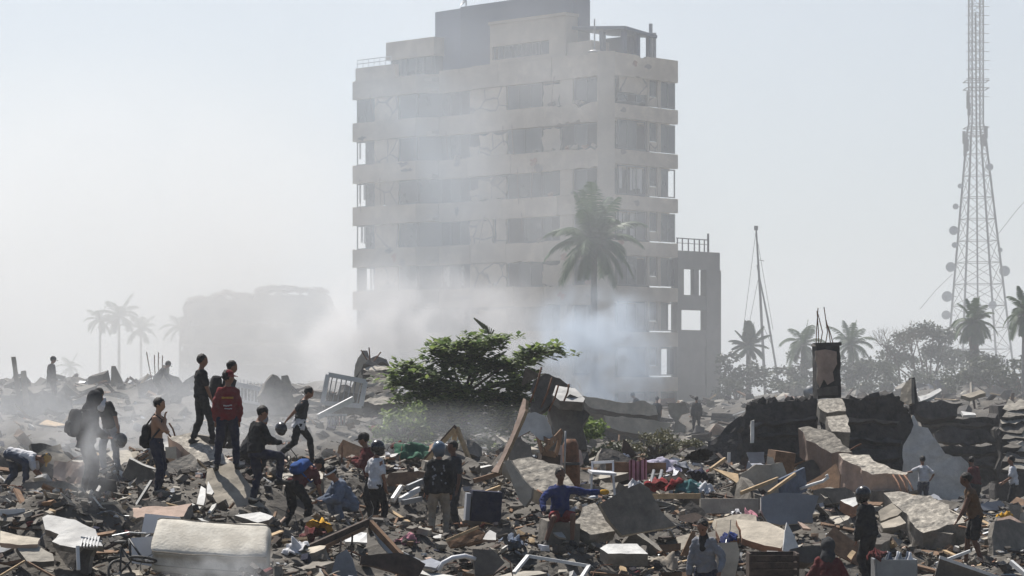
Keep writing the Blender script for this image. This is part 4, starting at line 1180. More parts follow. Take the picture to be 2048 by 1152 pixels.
# --- burnt ruin on the right
ruin = empty("burnt_ruin", W(1640, 935, 75), "low soot-blackened house ruin with jagged burnt walls", "ruin")
def ruin_part(name, ol, Y, n, th, m="burnt", side=None, jag=.06):
    return slab(name, "", "", ol, Y, n, th, m, side, jag, parent=ruin)
ruin_part("burnt_wall", [(1470, 945), (1484, 832), (1502, 812), (1508, 804), (1530, 807), (1560, 803), (1600, 802), (1625, 798), (1635, 800), (1640, 950)], 75, tiltn(88), .4)
ruin_part("burnt_wall", [(1644, 950), (1642, 805), (1680, 797), (1720, 800), (1768, 790), (1800, 800), (1812, 818), (1820, 832), (1826, 850), (1812, 880), (1800, 960)], 74.4, tiltn(88), .4)
ruin_part("sloping_wall", [(1412, 915), (1416, 885), (1440, 870), (1462, 845), (1482, 832), (1474, 900), (1470, 945), (1420, 945)], 73, tiltn(75, -35), .25, "burnt_grey")
ruin_part("ledge", [(1500, 846), (1560, 842), (1632, 832), (1632, 838), (1560, 848), (1500, 852)], 74.4, tiltn(70), .3, "burnt_grey")
ruin_part("ledge", [(1650, 905), (1790, 898), (1800, 915), (1700, 930), (1650, 925)], 73, tiltn(65), .3, "burnt_grey")
ruin_part("white_post", [(1502, 842), (1509, 840), (1508, 886), (1501, 886)], 72.5, tiltn(88), .12, "plaster_white", jag=.01)
ruin_part("floor_slab", [(1826, 808), (1850, 800), (1900, 806), (1925, 806), (1915, 832), (1870, 838), (1832, 826)], 82, tiltn(80), 1.0, "burnt_grey", "burnt", .1)
ruin_part("floor_slab", [(1840, 832), (1870, 836), (1998, 834), (2000, 880), (1970, 885), (1880, 880), (1850, 868)], 83, tiltn(88), .5, "burnt")
ruin_part("floor_slab", [(1868, 866), (1900, 852), (1975, 862), (1992, 884), (1910, 888), (1872, 882)], 80.6, tiltn(80), .4, "burnt_grey", None, .08)
ruin_part("floor_slab", [(1880, 893), (1990, 890), (1996, 905), (1892, 908)], 80.2, tiltn(70), .4, "burnt_grey", None, .05)
ruin_part("burnt_wall", [(1880, 906), (1996, 906), (1998, 960), (1930, 990), (1890, 930)], 82.4, tiltn(88), .4, "burnt_grey")
ruin_part("burnt_wall", [(1640, 930), (1800, 930), (1800, 1010), (1640, 1000)], 76, tiltn(88), .4, "burnt_grey")
slab("plaster_wall", "tall pale triangular plaster wall fragment standing in the burnt ruin", "wall", [(1827, 828), (1838, 853), (1858, 856), (1866, 872), (1879, 890), (1890, 906), (1920, 912), (1936, 927), (1946, 975), (1950, 1035), (1795, 1035), (1784, 916), (1797, 897), (1799, 885), (1813, 866)], 80, tiltn(89), .18, "plaster_white", "concrete", jag=.05)
slab("plaster_shard", "sunlit cream shard standing on the burnt ruin's wall", "plaster shard", [(1800, 800), (1803, 778), (1812, 764), (1823, 757), (1824, 806), (1816, 810)], 73.6, tiltn(80, -55), .12, "plaster_cream", "concrete", jag=.02)
slab("wall_slab", "dark upright slab edge right of the sunlit cream shard", "slab", [(1824, 756), (1830, 754), (1836, 800), (1828, 830), (1824, 806)], 73.8, tiltn(86, 20), .2, "burnt_grey", jag=.02)
slab("wall_slab", "pale tilted slab edge on the ruin right of the sunlit cream shard", "slab", [(1836, 792), (1850, 790), (1880, 776), (1884, 780), (1858, 796), (1842, 802)], 82.4, tiltn(50), .12, "plaster_white", jag=.05)
slab("wall_slab", "small pale slab lying on the far right of the burnt ruin", "slab", [(1922, 790), (1962, 780), (1972, 786), (1940, 796)], 84, tiltn(50), .15, "plaster_cream", jag=.06)
slab("wall_slab", "pale slab edge on the burnt ruin's flat roof", "slab", [(1922, 822), (1950, 826), (1952, 830), (1926, 830)], 81.5, tiltn(50), .1, "plaster_white", jag=.03)
for i in range(46):
    px = 1496 + i * 7 + hr.uniform(-3, 3)
    if 1632 < px < 1694: continue
    ty = np.interp(px, [1496, 1510, 1560, 1630, 1690, 1720, 1768, 1800, 1815], [816, 806, 803, 799, 797, 800, 791, 801, 820])
    s_ = hr.uniform(.08, .26)
    m = MB().box(W(px, ty + 1, 75.2), (s_, s_ * .9, s_ * hr.uniform(.5, 1.3)), rotm(hr.uniform(-30, 30), hr.uniform(-40, 40), hr.uniform(0, 90)), jit=.15)
    m.build("masonry_fragment", hr.choice(["burnt", "burnt", "burnt_grey"]), ruin)
pk = empty("pancaked_floors", W(2030, 935, 80), "collapsed pancaked floors with sunlit broken edges at the right border", "ruin")
for i in range(9):
    y0 = 806 + i * 15
    slab("floor_slab", "", "", [(1998 + hr.uniform(-3, 22), y0 + 4 + hr.uniform(-3, 3)), (2022 + hr.uniform(-8, 12), y0 - 4 + hr.uniform(-5, 3)), (2075, y0 + hr.uniform(-3, 3)), (2075, y0 + 9), (2004, y0 + 12)], 79 - i * .25, tiltn(38 + hr.uniform(-8, 30), hr.uniform(-15, 15)), hr.uniform(.1, .28), "concrete_pale" if i % 2 == 0 else "concrete", "burnt_grey", .16, parent=pk)
m = MB(); m.prism(rough_outline([W(1996, 812, 82), W(2090, 812, 82), W(2090, 1000, 82), W(1996, 1000, 82)], .1), (0, 1.5, 0)); m.build("core_wall", "burnt", pk)
for (x0, y0, x1, y1, yy) in ((1512, 868, 1630, 864, 74.2), (1490, 905, 1640, 898, 74.0), (1660, 838, 1800, 842, 73.7), (1655, 872, 1806, 880, 73.6), (1880, 922, 1990, 926, 81.6), (1846, 850, 1990, 848, 82.2)):
    h_ = hr.uniform(4, 8)
    ruin_part("ledge", [(x0, y0), ((x0 + x1) / 2, (y0 + y1) / 2 - hr.uniform(0, 3)), (x1, y1), (x1 - 4, y1 + h_), ((x0 + x1) / 2, (y0 + y1) / 2 + h_ - 2), (x0 + 3, y0 + h_)], yy, tiltn(66 + hr.uniform(-8, 8)), .25, hr.choice(["burnt_grey", "concrete_dark"]), "burnt")
for i, (a, b_, lb) in enumerate((((1786, 950, 53.2), (1803, 985, 52.2), "left of three rods hanging under the middle toppled beam"), ((1798, 950, 53.2), (1814, 983, 52.2), "middle of three rods hanging under the middle toppled beam"), ((1808, 950, 53.2), (1826, 980, 52.2), "right of three rods hanging under the middle toppled beam"),
                                 ((1700, 900, 56.4), (1722, 888, 56), "short rod poking up from the tilted pink-faced beam's end"), ((1925, 1046, 49), (1948, 1032, 48.6), "rod poking out of the lowest toppled beam's end"), ((1918, 1052, 48.8), (1940, 1060, 48.4), "lower rod poking out of the lowest toppled beam's end"),
                                 ((350, 872, 50), (338, 846, 50), "rod rising from the left end of the beam under the person in black"), ((342, 874, 50), (322, 856, 50), "bent rod at the left end of the beam under the person in black"), ((683, 925, 53), (683, 886, 53), "upright dark rod on the crest behind the squatting person"), ((1075, 980, 47.6), (1092, 995, 47.2), "rod sticking from the slab behind the seated person"))):
    px_tube("steel_rod", lb, "steel rod", [a, ((a[0] + b_[0]) / 2 + 1.5, (a[1] + b_[1]) / 2 - 1.5, (a[2] + b_[2]) / 2), b_], .018, "rust")
# column with rebar
cp = empty("concrete_column", W(1655, 800, 73), "soot-stained concrete column stump with bare reinforcing rods on top", "column")
ca = W(1653, 744, 73.4)
m = MB().box(ca, (.70, .6, 1.54), rotm(0, -1.2, 6), jit=.015); roughen(m.build("shaft", "burnt_grey", cp), .03, .2)
slab("plaster_patch", "", "", [(1631, 702), (1650, 699), (1673, 703), (1674, 728), (1666, 744), (1668, 762), (1655, 770), (1648, 758), (1640, 776), (1633, 760), (1635, 735)], 72.98, Vector((.1, -.99, .0)), .05, "plaster_pink", "concrete", .03, parent=cp)
slab("soot_stain", "", "", [(1634, 778), (1675, 772), (1677, 790), (1636, 792)], 72.97, Vector((.1, -.99, .0)), .04, "concrete_dark", "burnt", .03, parent=cp)
m = MB().box(ca + Vector((0, 0, .81)), (.74, .64, .1), rotm(0, -1.2, 6), jit=.05); m.build("cap", "burnt", cp)
for (x0, x1, x2, y2) in ((1632, 1633, 1636, 616), (1637, 1637, 1634, 622), (1640, 1645, 1636, 628), (1650, 1655, 1648, 614), (1662, 1658, 1652, 640), (1668, 1660, 1655, 650)):
    m = MB(); m.tube([W(x0, 694, 73.4), W(x1, 664, 73.4), W(x2, y2, 73.4)], .014, 6); m.build("rebar", "rust", cp)
slab("concrete_block", "sunlit broken block at the foot of the rebar column", "concrete block", [(1636, 799), (1684, 797), (1692, 822), (1655, 826), (1640, 818)], 70, tiltn(48, 0), .4, "concrete_rough", "concrete", jag=.05)
slab("concrete_block", "second sunlit block below the column, above the pink beam", "concrete block", [(1652, 834), (1692, 830), (1700, 865), (1664, 862)], 68, tiltn(46, 0), .45, "concrete_rough", "concrete", jag=.06)
slab("concrete_beam", "tilted pink-faced beam with a rough top, below the rebar column", "beam", [(1596, 857), (1618, 852), (1668, 868), (1704, 904), (1664, 906), (1640, 894)], 57, tiltn(44, -16), .62, "concrete_rough", "plaster_pink", jag=.07, off=(.05, .15, -.66))
slab("concrete_beam", "rough brick-faced beam in the middle of the toppled row", "beam", [(1676, 909), (1738, 911), (1746, 922), (1782, 936), (1816, 946), (1812, 950), (1744, 947), (1702, 926)], 54, tiltn(34, -14), .72, "concrete_rough", "plaster_pink", jag=.07, off=(.05, .15, -.76))
slab("concrete_beam", "long cream-edged beam lowest in the toppled row at right", "beam", [(1768, 984), (1800, 984), (1862, 990), (1897, 1010), (1930, 1046), (1880, 1056), (1846, 1066), (1800, 1016)], 49.5, tiltn(50, -16), .5, "concrete_rough", "concrete", jag=.08, off=(.05, .15, -.45))
slab("wall_slab", "flat dusty slab left of the dark-helmeted man", "slab", [(1632, 980), (1660, 974), (1694, 982), (1680, 994), (1650, 996)], 52.5, tiltn(32), .14, "concrete_pale", "concrete", jag=.04)
slab("wall_slab", "jagged pale slab touching the dark-helmeted man's shoulder", "slab", [(1680, 1000), (1712, 994), (1716, 1008), (1706, 1014), (1690, 1006)], 50, tiltn(34), .25, "plaster_white", "brick_clay", jag=.04)
slab("wall_slab", "tilted cream slab right of the dark-helmeted man", "slab", [(1756, 1022), (1784, 1006), (1804, 1022), (1796, 1030), (1762, 1042)], 47.6, tiltn(46, -12), .1, "plaster_cream", "concrete", jag=.03)
slab("wall_slab", "lower cream slab below its twin right of the dark-helmeted man", "slab", [(1760, 1046), (1800, 1032), (1812, 1046), (1790, 1054), (1766, 1056)], 47.2, tiltn(46, -12), .1, "plaster_cream", "concrete", jag=.03)
slab("plaster_slab", "smooth blue-grey wall panel with a broken right edge, in shade", "panel", [(1522, 994), (1545, 987), (1600, 987), (1638, 992), (1632, 1010), (1626, 1026), (1626, 1046), (1560, 1050), (1536, 1046), (1523, 1020)], 49.5, tiltn(78, 4), .14, "plaster_blue_grey", "plaster_white", jag=.02)
slab("wall_slab", "left part of the cream cracked slab, under the royal blue garment", "slab", [(1433, 1041), (1468, 1038), (1472, 1052), (1478, 1060), (1480, 1076), (1440, 1078), (1432, 1060)], 46, tiltn(44, 6), .12, "plaster_cream", "brick_clay", jag=.015)
slab("wall_slab", "right part of the cream cracked slab beside the crack", "slab", [(1472, 1038), (1535, 1044), (1570, 1060), (1573, 1076), (1562, 1096), (1530, 1091), (1500, 1082), (1484, 1076), (1482, 1060), (1475, 1050)], 45.8, tiltn(44, 0), .14, "plaster_cream", "brick_clay", jag=.015)
slab("plaster_shard", "upright white shard at the right end of the cream cracked slab", "plaster shard", [(1570, 1062), (1574, 1044), (1590, 1075), (1598, 1098), (1580, 1112), (1566, 1100)], 44.6, tiltn(70, 10), .06, "plaster_white", jag=.01)
slab("plaster_shard", "pale orange shard behind the red bar's left end position on the slope", "plaster shard", [(1596, 1043), (1606, 1046), (1622, 1058), (1606, 1056)], 47, tiltn(46), .04, "plaster_pink", jag=.01)
slab("board", "brown board standing on end beside the grey-shirted man", "board", [(1362, 1110), (1384, 1062), (1392, 1062), (1386, 1085), (1376, 1112)], 42.4, tiltn(80, 10), .04, "wood_brown", jag=0)
slab("board", "cream board behind the standing brown board", "board", [(1352, 1075), (1384, 1066), (1378, 1092), (1362, 1100)], 43, tiltn(48, 0), .04, "plaster_cream", jag=.01)
slab("board", "flat brown tray board left of the grey-shirted man", "board", [(1318, 1090), (1362, 1086), (1362, 1098), (1330, 1104)], 42.6, tiltn(66), .06, "wood_brown", jag=.01)
slab("door_panel", "pale door panel leaning behind the grey-shirted man's arm", "door panel", [(1432, 1086), (1474, 1084), (1480, 1108), (1470, 1156), (1434, 1156)], 41, tiltn(80, 0), .05, "plaster_cream", "wood_brown", jag=0)
slab("concrete_block", "grey block left of the red-hooded person's shoulder", "concrete block", [(1580, 1098), (1600, 1094), (1640, 1090), (1648, 1112), (1620, 1126), (1582, 1122)], 42.5, tiltn(66, 10), .3, "concrete_dark", jag=.02)
for i, ol in enumerate(([(1516, 1104), (1534, 1106), (1536, 1116), (1518, 1112)], [(1534, 1102), (1556, 1102), (1576, 1112), (1560, 1120), (1540, 1116)], [(1694, 1112), (1704, 1100), (1712, 1104), (1702, 1120)])):
    slab("plaster_shard", ("small bright shard left of two below the cream cracked slab", "larger bright shard right of two below the cream cracked slab", "yellowish shard right of the red-hooded person")[i], "plaster shard", ol, 43, tiltn(36), .05, ("plaster_white", "plaster_white", "wood_pale")[i], "brick_clay", jag=.01)
cr = empty("wooden_crate", W(1545, 1140, 41.6), "dark slatted crate below the bright shards at the bottom edge", "crate")
c0 = W(1545, 1135, 42)
for k in range(4):
    m = MB().box(c0 + Vector((0, -.3, -.18 + k * .12)), (.82, .025, .09)); m.build("slat", "wood_dark", cr)
for sx in (-1, 1):
    m = MB().box(c0 + Vector((sx * .4, 0, 0)), (.04, .56, .5)); m.build("side", "wood_dark", cr)
m = MB().box(c0 + Vector((0, .29, 0)), (.8, .03, .5)); m.build("back", "wood_dark", cr)
pc_ = empty("plastic_crate", W(1790, 1140, 42), "clear crate of bottles and tins at the bottom edge right of the red-hooded person", "crate")
c0 = W(1788, 1134, 42.2)
for sx, sy, dx, dy in ((-1, 0, .03, .5), (1, 0, .03, .5), (0, -1, .66, .03), (0, 1, .66, .03)):
    m = MB().box(c0 + Vector((sx * .34, sy * .26, -.03)), (dx, dy, .34)); m.build("side", "metal_grey", pc_)
for i in range(8):
    p = c0 + Vector((-.26 + (i % 4) * .17, -.14 + (i // 4) * .22, -.1))
    mb = MB(); mb.tube([p, p + Vector((0, 0, .24)), p + Vector((0, 0, .3)), p + Vector((0, 0, .36))], [.055, .055, .025, .022], 8)
    tag(mb.build("bottle", ["plastic_white", "cloth_greyblue", "metal_grey"][i % 3], origin=p, smooth=True), "%s bottle in the %s row of the clear crate at the bottom edge" % (("leftmost", "second", "third", "rightmost")[i % 4], ("front", "back")[i // 4]), "bottle", "bottles in the crate")
wp = slab("appliance_door", "big grey-green door panel with a bright white rim at the bottom right", "panel", [(1866, 1165), (1880, 1116), (2000, 1158), (1990, 1175)], 41.6, tiltn(80, 4), .06, "concrete_dark", jag=0)
rim = MB(); rim.bar(W(1879, 1114, 41.5), W(2004, 1157, 41.5), .05, .05); rr_ = rim.build("rim", "paint_white", wp); 
px_bar("plank", "white strut slanting up left of the brown-vested man's feet", "plank", (1872, 1128, 43), (1940, 1102, 43.6), .03, .05, "paint_white")
px_bar("plank", "white plank at the right border behind the door panel's rim", "plank", (2022, 1124, 44), (2052, 1150, 43.6), .06, .08, "paint_white")
for i, (a, b_, m, w, lb) in enumerate((((1482, 986, 51), (1556, 957, 52), "wood_pale", .07, "long pale plank leaning below the burnt ruin, left of two"), ((1537, 986, 50.5), (1590, 948, 51.5), "wood_pale", .06, "long pale plank leaning below the burnt ruin, right of two"),
                                       ((1420, 940, 55), (1450, 918, 56), "wood_pale", .08, "short split plank standing at the left of the yellow board"), ((1458, 905, 58), (1458, 925, 58), "paint_white", .07, "short white upright post on the ridge"),
                                       ((1305, 993, 48.5), (1400, 992, 49), "wood_pale", .1, "level pale plank with a lit edge above the rubble right of the grey slab"), ((1400, 1012, 50), (1516, 1012, 50.5), "concrete_pale", .3, "long grey kerb-like beam left of the blue-grey panel"))):
    px_bar("plank", lb, "plank", a, b_, .05, w, m)
slab("board", "sunlit yellow-brown board wedged below the burnt ruin", "board", [(1425, 937), (1462, 945), (1502, 952), (1504, 966), (1474, 966), (1458, 955)], 54.5, tiltn(40), .03, "wood_pale", jag=.01)
px_tube("pipe", "white bent pipe with a hooked end above the flat dusty slab", "pipe", [(1600, 978, 52), (1622, 970, 52), (1645, 963, 52.2), (1656, 955, 52.2), (1653, 949, 52.2)], .035, "paint_white")
slab("wall_slab", "grey slab standing on edge at the foot of the burnt ruin", "slab", [(1494, 905), (1528, 904), (1529, 926), (1500, 926)], 57, tiltn(84), .1, "plaster_blue_grey", jag=.01)
slab("board", "pale triangular board leaning on a dark cabinet on the ridge", "board", [(1530, 955), (1534, 912), (1545, 915), (1560, 958)], 55.5, tiltn(75, -20), .05, "plaster_cream", jag=.01)
m = MB().box(W(1560, 930, 56), (.5, .4, .62), rotm(4, 8, 20)); tag(m.build("cabinet", "wood_brown", origin=None), "dark brown cabinet tipped on the ridge beside the triangular board", "cabinet")
px_bar("roof_sheet", "slate grey sheet on the slope between the two long pale planks", "sheet", (1560, 982, 51.6), (1610, 958, 52.4), .06, .5, "cloth_greyblue")
slab("board", "dark pointed board standing on the ridge above the pink striped cloth", "board", [(1244, 900), (1247, 878), (1254, 882), (1274, 912), (1256, 918)], 58, tiltn(84, 10), .05, "wood_dark", jag=.01)

# --- plastic chair, bench with striped cloth
ch = empty("plastic_chair", W(1205, 985, 50), "white plastic chair standing among debris behind the seated man", "chair")
A = W(1182, 944, 50); s_ = .42
o_ = A
m = MB().box(o_ + Vector((.23, .2, -.02)), (.5, .44, .05), rotm(4, 4, 10)); m.build("seat", "plastic_white", ch)
for dx, dy in ((.02, 0), (.44, .02), (.0, .42), (.46, .42)):
    m = MB(); m.bar(o_ + Vector((dx, dy, -.03)), o_ + Vector((dx * 1.12 - .02, dy, -.47)), .05, .04); m.build("leg", "plastic_white", ch)
for dx in (.04, .46):
    m = MB(); m.bar(o_ + Vector((dx, .42, 0)), o_ + Vector((dx, .5, .18)), .04, .04); m.build("back_post", "plastic_white", ch)
m = MB(); m.bar(o_ + Vector((.02, .5, .17)), o_ + Vector((.48, .5, .19)), .05, .05); m.build("back_rail", "plastic_white", ch)
bn = empty("bench", W(1265, 960, 53), "long narrow wooden bench hung with a pink striped cloth", "bench")
m = MB(); m.bar(W(1212, 934, 53.5), W(1332, 936, 53.5), .06, .22); m.build("top", "wood_brown", bn)
for px in (1222, 1262, 1308, 1324):
    m = MB(); m.bar(W(px, 940, 53.4), W(px - 8 if px > 1300 else px + 4, 972, 53.2), .05, .05); m.build("leg", "paint_white" if px > 1300 else "wood_brown", bn)
m = MB()
vs, fs = [], []
for i in range(13):
    for j in range(7):
        u, v = i / 12, j / 6
        p = W(1258 + 36 * u, 921 + 40 * v, 53.25 - .12 * v)
        vs.append(p + Vector((0, .05 * math.sin(u * 14) * (0.3 + v), .02 * math.sin(u * 9))))
for i in range(12):
    for j in range(6):
        a = i * 7 + j
        fs.append((a, a + 1, a + 8, a + 7))
k = len(vs)
m.add(vs + [p + Vector((0, .02, 0)) for p in vs], fs + [tuple(q + k for q in f[::-1]) for f in fs])
m.m = [((q // 6) % 3 == 1) * 1 for q in range(len(fs))] * 2
tag(m.build("striped_cloth", ["cloth_pink", "cloth_maroon"], smooth=True), "pink striped cloth draped over the wooden bench", "cloth")

# --- further back, left and centre
gf = empty("window_grille", W(690, 805, 76), "white window frame with vertical bars leaning in the smoke", "window frame")
q = [W(645, 806, 76), W(656, 749, 76), W(731, 763, 76.4), W(722, 812, 76.4)]
for a, b_ in ((0, 1), (1, 2), (2, 3), (3, 0)):
    m = MB(); m.bar(q[a], q[b_], .12, .14); m.build("rail", "paint_white", gf)
for k in range(1, 8):
    f = k / 8
    m = MB(); m.tube([q[0].lerp(q[3], f), q[1].lerp(q[2], f)], .018, 5); m.build("bar", "metal_grey", gf)
slab("concrete_slab", "grey slab visible through the leaning barred window frame", "slab", [(655, 790), (690, 782), (722, 790), (724, 830), (640, 830)], 78, tiltn(80), .3, "concrete", jag=.08)
px_bar("plank", "white board slanting below the barred window frame", "plank", (636, 834, 72), (706, 798, 73), .08, .16, "paint_white")
bl = empty("baluster_row", W(672, 850, 70), "broken row of pale balusters below the slanting white board", "balustrade")
for k in range(6):
    b0 = W(656 + k * 6.5, 852, 70)
    m = MB(); m.tube([b0, b0 + Vector((0, 0, .1)), b0 + Vector((0, 0, .22)), b0 + Vector((0, 0, .32))], [.035, .02, .035, .025], 8); m.build("baluster", "plaster_white", bl, smooth=True)
m = MB(); m.bar(W(652, 830, 70), W(694, 830, 70), .1, .06); m.build("rail", "plaster_white", bl)
slab("wall_slab", "tall pale wall slab leaning above the barred window frame", "slab", [(700, 790), (716, 716), (726, 700), (736, 722), (730, 770), (720, 800)], 88, tiltn(84, -30), .3, "plaster_cream", "concrete", jag=.05)
ly = empty("collapsed_floors", W(760, 800, 86), "pile of thin collapsed floor layers left of the leafy tree", "ruin")
for i in range(8):
    y0 = 722 + i * 11
    slab("floor_slab", "", "", [(728 - i * 1.5, y0 + 6), (742 + hr.uniform(-6, 6), y0 - 4), (768 + i * 3 + hr.uniform(-5, 5), y0 - 2), (778 + i * 3, y0 + 7), (750, y0 + 10)], 86 - i * .3, tiltn(50 + hr.uniform(-10, 15), hr.uniform(-20, 20)), .2, ("concrete", "concrete_pale", "concrete_dark")[i % 3], "concrete_dark", .12, parent=ly)
m = MB(); m.prism(rough_outline([W(722, 740, 88), W(770, 725, 88), W(808, 830, 88), W(700, 830, 88)], .2), (0, 1.5, 0)); m.build("core", "concrete_dark", ly)
for i, (a, b_) in enumerate((((734, 720, 86), (722, 700, 86)), ((740, 722, 86), (738, 695, 86)), ((748, 722, 86), (762, 704, 86)))):
    m = MB(); m.tube([W(*a), W(*b_)], .025, 5); m.build("rebar", "rust", ly)
fe = empty("railing", W(510, 800, 82), "pale railing panel with thin pickets tilted in the smoke", "railing")
m = MB(); m.bar(W(470, 768, 82), W(548, 784, 82), .1, .16); m.build("top_rail", "paint_white", fe)
m = MB(); m.bar(W(472, 800, 82), W(546, 812, 82), .06, .08); m.build("bottom_rail", "paint_white", fe)
for k in range(11):
    f = k / 10
    m = MB(); m.bar(W(474 + 70 * f, 756 + 14 * f, 82), W(474 + 68 * f, 801 + 11 * f, 82), .03, .03); m.build("picket", "paint_white", fe)
slab("wall_slab", "grey wall stump leaning right of the tilted railing", "slab", [(532, 765), (545, 748), (556, 752), (588, 795), (590, 830), (540, 830), (520, 790)], 80, tiltn(80, 20), .5, "concrete", "concrete_dark", jag=.06)
slab("wall_slab", "squat broken post right of the grey wall stump", "slab", [(562, 752), (575, 750), (584, 775), (576, 790), (564, 780)], 84, tiltn(84), .3, "concrete_pale", jag=.03)
for (ol, Y, lb) in (([(22, 714), (31, 713), (44, 800), (34, 802)], 88, "tallest leaning concrete post at the far left in the smoke"), ([(42, 742), (52, 741), (60, 812), (46, 812)], 84, "short white post next to the tallest leaning post"),
                    ([(221, 770), (223, 732), (231, 732), (247, 766), (250, 780), (225, 780)], 118, "pointed wall stump in the smoke below the thin palms"), ([(325, 770), (326, 730), (338, 731), (339, 772)], 100, "small post right of the far bending person")):
    slab("concrete_post", lb, "post", ol, Y, tiltn(86, 10), .22, "plaster_cream", "concrete", jag=.01)
rb = empty("rebar_stub", W(315, 760, 100), "cluster of thin bent reinforcing rods above the far bending person", "rebar")
for (x0, x1, y1) in ((304, 293, 704), (311, 309, 710), (318, 317, 705), (326, 325, 711)):
    m = MB(); m.tube([W(x0, 762, 100), W((x0 + x1) / 2 - 1, 730, 100), W(x1, y1, 100)], .02, 5); m.build("rod", "rust", rb)
for i, (ol, Y, mt_, lb) in enumerate((([(0, 790), (60, 782), (140, 792), (145, 818), (80, 830), (0, 822)], 84, "concrete_pale", "broad pale slab field at the far left edge"), ([(280, 772), (330, 750), (378, 768), (398, 800), (360, 812), (290, 812)], 98, "concrete", "rounded rubble heap behind the far bending person"),
                                      ([(205, 792), (255, 790), (270, 806), (215, 810)], 92, "plaster_cream", "flat pale slab between the two far people"), ([(420, 800), (470, 790), (520, 800), (520, 822), (430, 825)], 86, "concrete", "low grey slab behind the red-shirted man"))):
    slab("rubble_slab", lb, "slab", ol, Y, tiltn(70), .5, mt_, "concrete_dark", jag=.15)

# ------------------------------------------------------------------ background: trees, ruin, masts
def palm(label, px, py_top, Y, base_z, crown_r, nf=18, seed=0, trunk_r=.22, name="palm_tree", leaf="palm_leaf", droop=1.0, lw=.012, group=None, skirt=0, up=1.25, lean=0.0, trunkmat="bark_pale", leaflets=44):
    r = random.Random(seed)
    top = W(px, py_top, Y)
    base = Vector((top.x + lean, top.y, base_z))
    root = empty(name, base, label, "palm tree", group)
    tr = MB()
    H = top.z - base_z
    pts, rad = [], []
    for i in range(9):
        f = i / 8
        pts.append(base.lerp(top, f) + Vector((lean * -.3 * math.sin(f * 3.14), 0, 0)))
        rad.append(trunk_r * (1.25 - .5 * f + (.25 if i == 0 else 0)))
    tr.tube(pts, rad, 9); tr.build("trunk", trunkmat, root, smooth=True)
    cr = MB()
    for k in range(nf):
        az = k * 2.399 + r.uniform(-.25, .25)
        f = (k + .5) / nf
        e0 = up - f * (up + .55) + r.uniform(-.12, .12)
        L = crown_r * r.uniform(.85, 1.12) * (1.0 if f < .8 else .85)
        p = top.copy(); n = 14
        d = Vector((math.cos(az) * math.cos(e0), math.sin(az) * math.cos(e0), math.sin(e0)))
        side = Vector((-math.sin(az), math.cos(az), 0))
        step = L / n
        P = [p.copy()]; D = [d.copy()]
        for i in range(n):
            d = (d + Vector((0, 0, -1)) * (.055 + .13 * (i / n)) * droop * max(.25, math.cos(e0) + .2)).normalized()
            p = p + d * step; P.append(p.copy()); D.append(d.copy())
        cr.tube(P, [max(.008, .035 * (1 - i / (n + 1))) * crown_r / 2.2 for i in range(n + 1)], 4, caps=False)
        m = leaflets
        for i in range(m):
            u = (i + 1.5) / (m + 1) * n
            a = min(int(u), n - 1)
            q = P[a].lerp(P[a + 1], u - a); dd = D[a]
            upv = side.cross(dd)
            ll = L * .26 * math.sin(math.pi * min(.98, .12 + .8 * i / m)) + .04
            for sg in (-1, 1):
                v = (side * sg * .8 + dd * .55 + Vector((0, 0, -.28 - .25 * r.random()))).normalized()
                wv = dd * lw * crown_r
                tip = q + v * ll + Vector((0, 0, -.12 * ll))
                cr.add([q - wv, q + wv, q + v * ll * .55 + wv * .8, tip, q + v * ll * .5 - wv * .8], [(0, 1, 2, 3, 4)])
    cr.build("crown", leaf, root)
    if skirt:
        sk = MB()
        for k in range(skirt):
            az = r.uniform(0, 6.28); q = top + Vector((math.cos(az) * .2, math.sin(az) * .2, -.1 - r.random() * .3))
            tip = q + Vector((math.cos(az) * .35, math.sin(az) * .35, -.9 * r.random() - .4)) * crown_r * .5
            sk.bar(q, tip, .05, .02)
        sk.build("dead_fronds", "dry_leaf", root)
    return root
palm("big palm with drooping fronds standing before the apartment tower, smoke at its base", 1188, 486, 144, 0, 3.4, 30, 1, .22, droop=1.0, up=1.5, lw=.008, leaflets=64)
palm("thin faint palm in the smoke, leftmost of the three at left", 200, 640, 300, 0, 2.54, 14, 2, .16)
palm("tallest faint palm in the smoke, middle of the three at left", 238, 632, 300, 0, 3.43, 16, 3, .18)
palm("shortest faint palm in the smoke, right of the three at left", 282, 660, 300, 0, 2.67, 14, 4, .16)
palm("faint palm half hidden behind the ruined far block's left side", 360, 655, 300, 0, 2.92, 14, 5, .16)
palm("low faint palm crown left of the three thin palms", 140, 735, 300, 0, 2.03, 12, 6, .16)
palm("round-headed fan palm beside the tall mast", 1497, 692, 165, -.5, 1.55, 24, 7, .2, droop=.5, up=1.5, lw=.03)
palm("palm with long arching fronds left of the rebar column", 1607, 690, 150, -.5, 1.75, 16, 8, .22, droop=1.5, up=1.4)
palm("palm with spiky fronds right of the rebar column", 1702, 690, 155, -.5, 1.8, 18, 9, .22, droop=1.0, up=1.5)
palm("bushy date palm in front of the telecom tower's feet", 1948, 648, 140, -.5, 1.55, 30, 10, .3, droop=1.5, up=1.5, lw=.018, skirt=20, trunkmat="bark")
palm("drooping palm cut by the right border of the picture", 2052, 630, 130, -.5, 1.7, 22, 11, .25, droop=1.5, up=1.45, lw=.018)

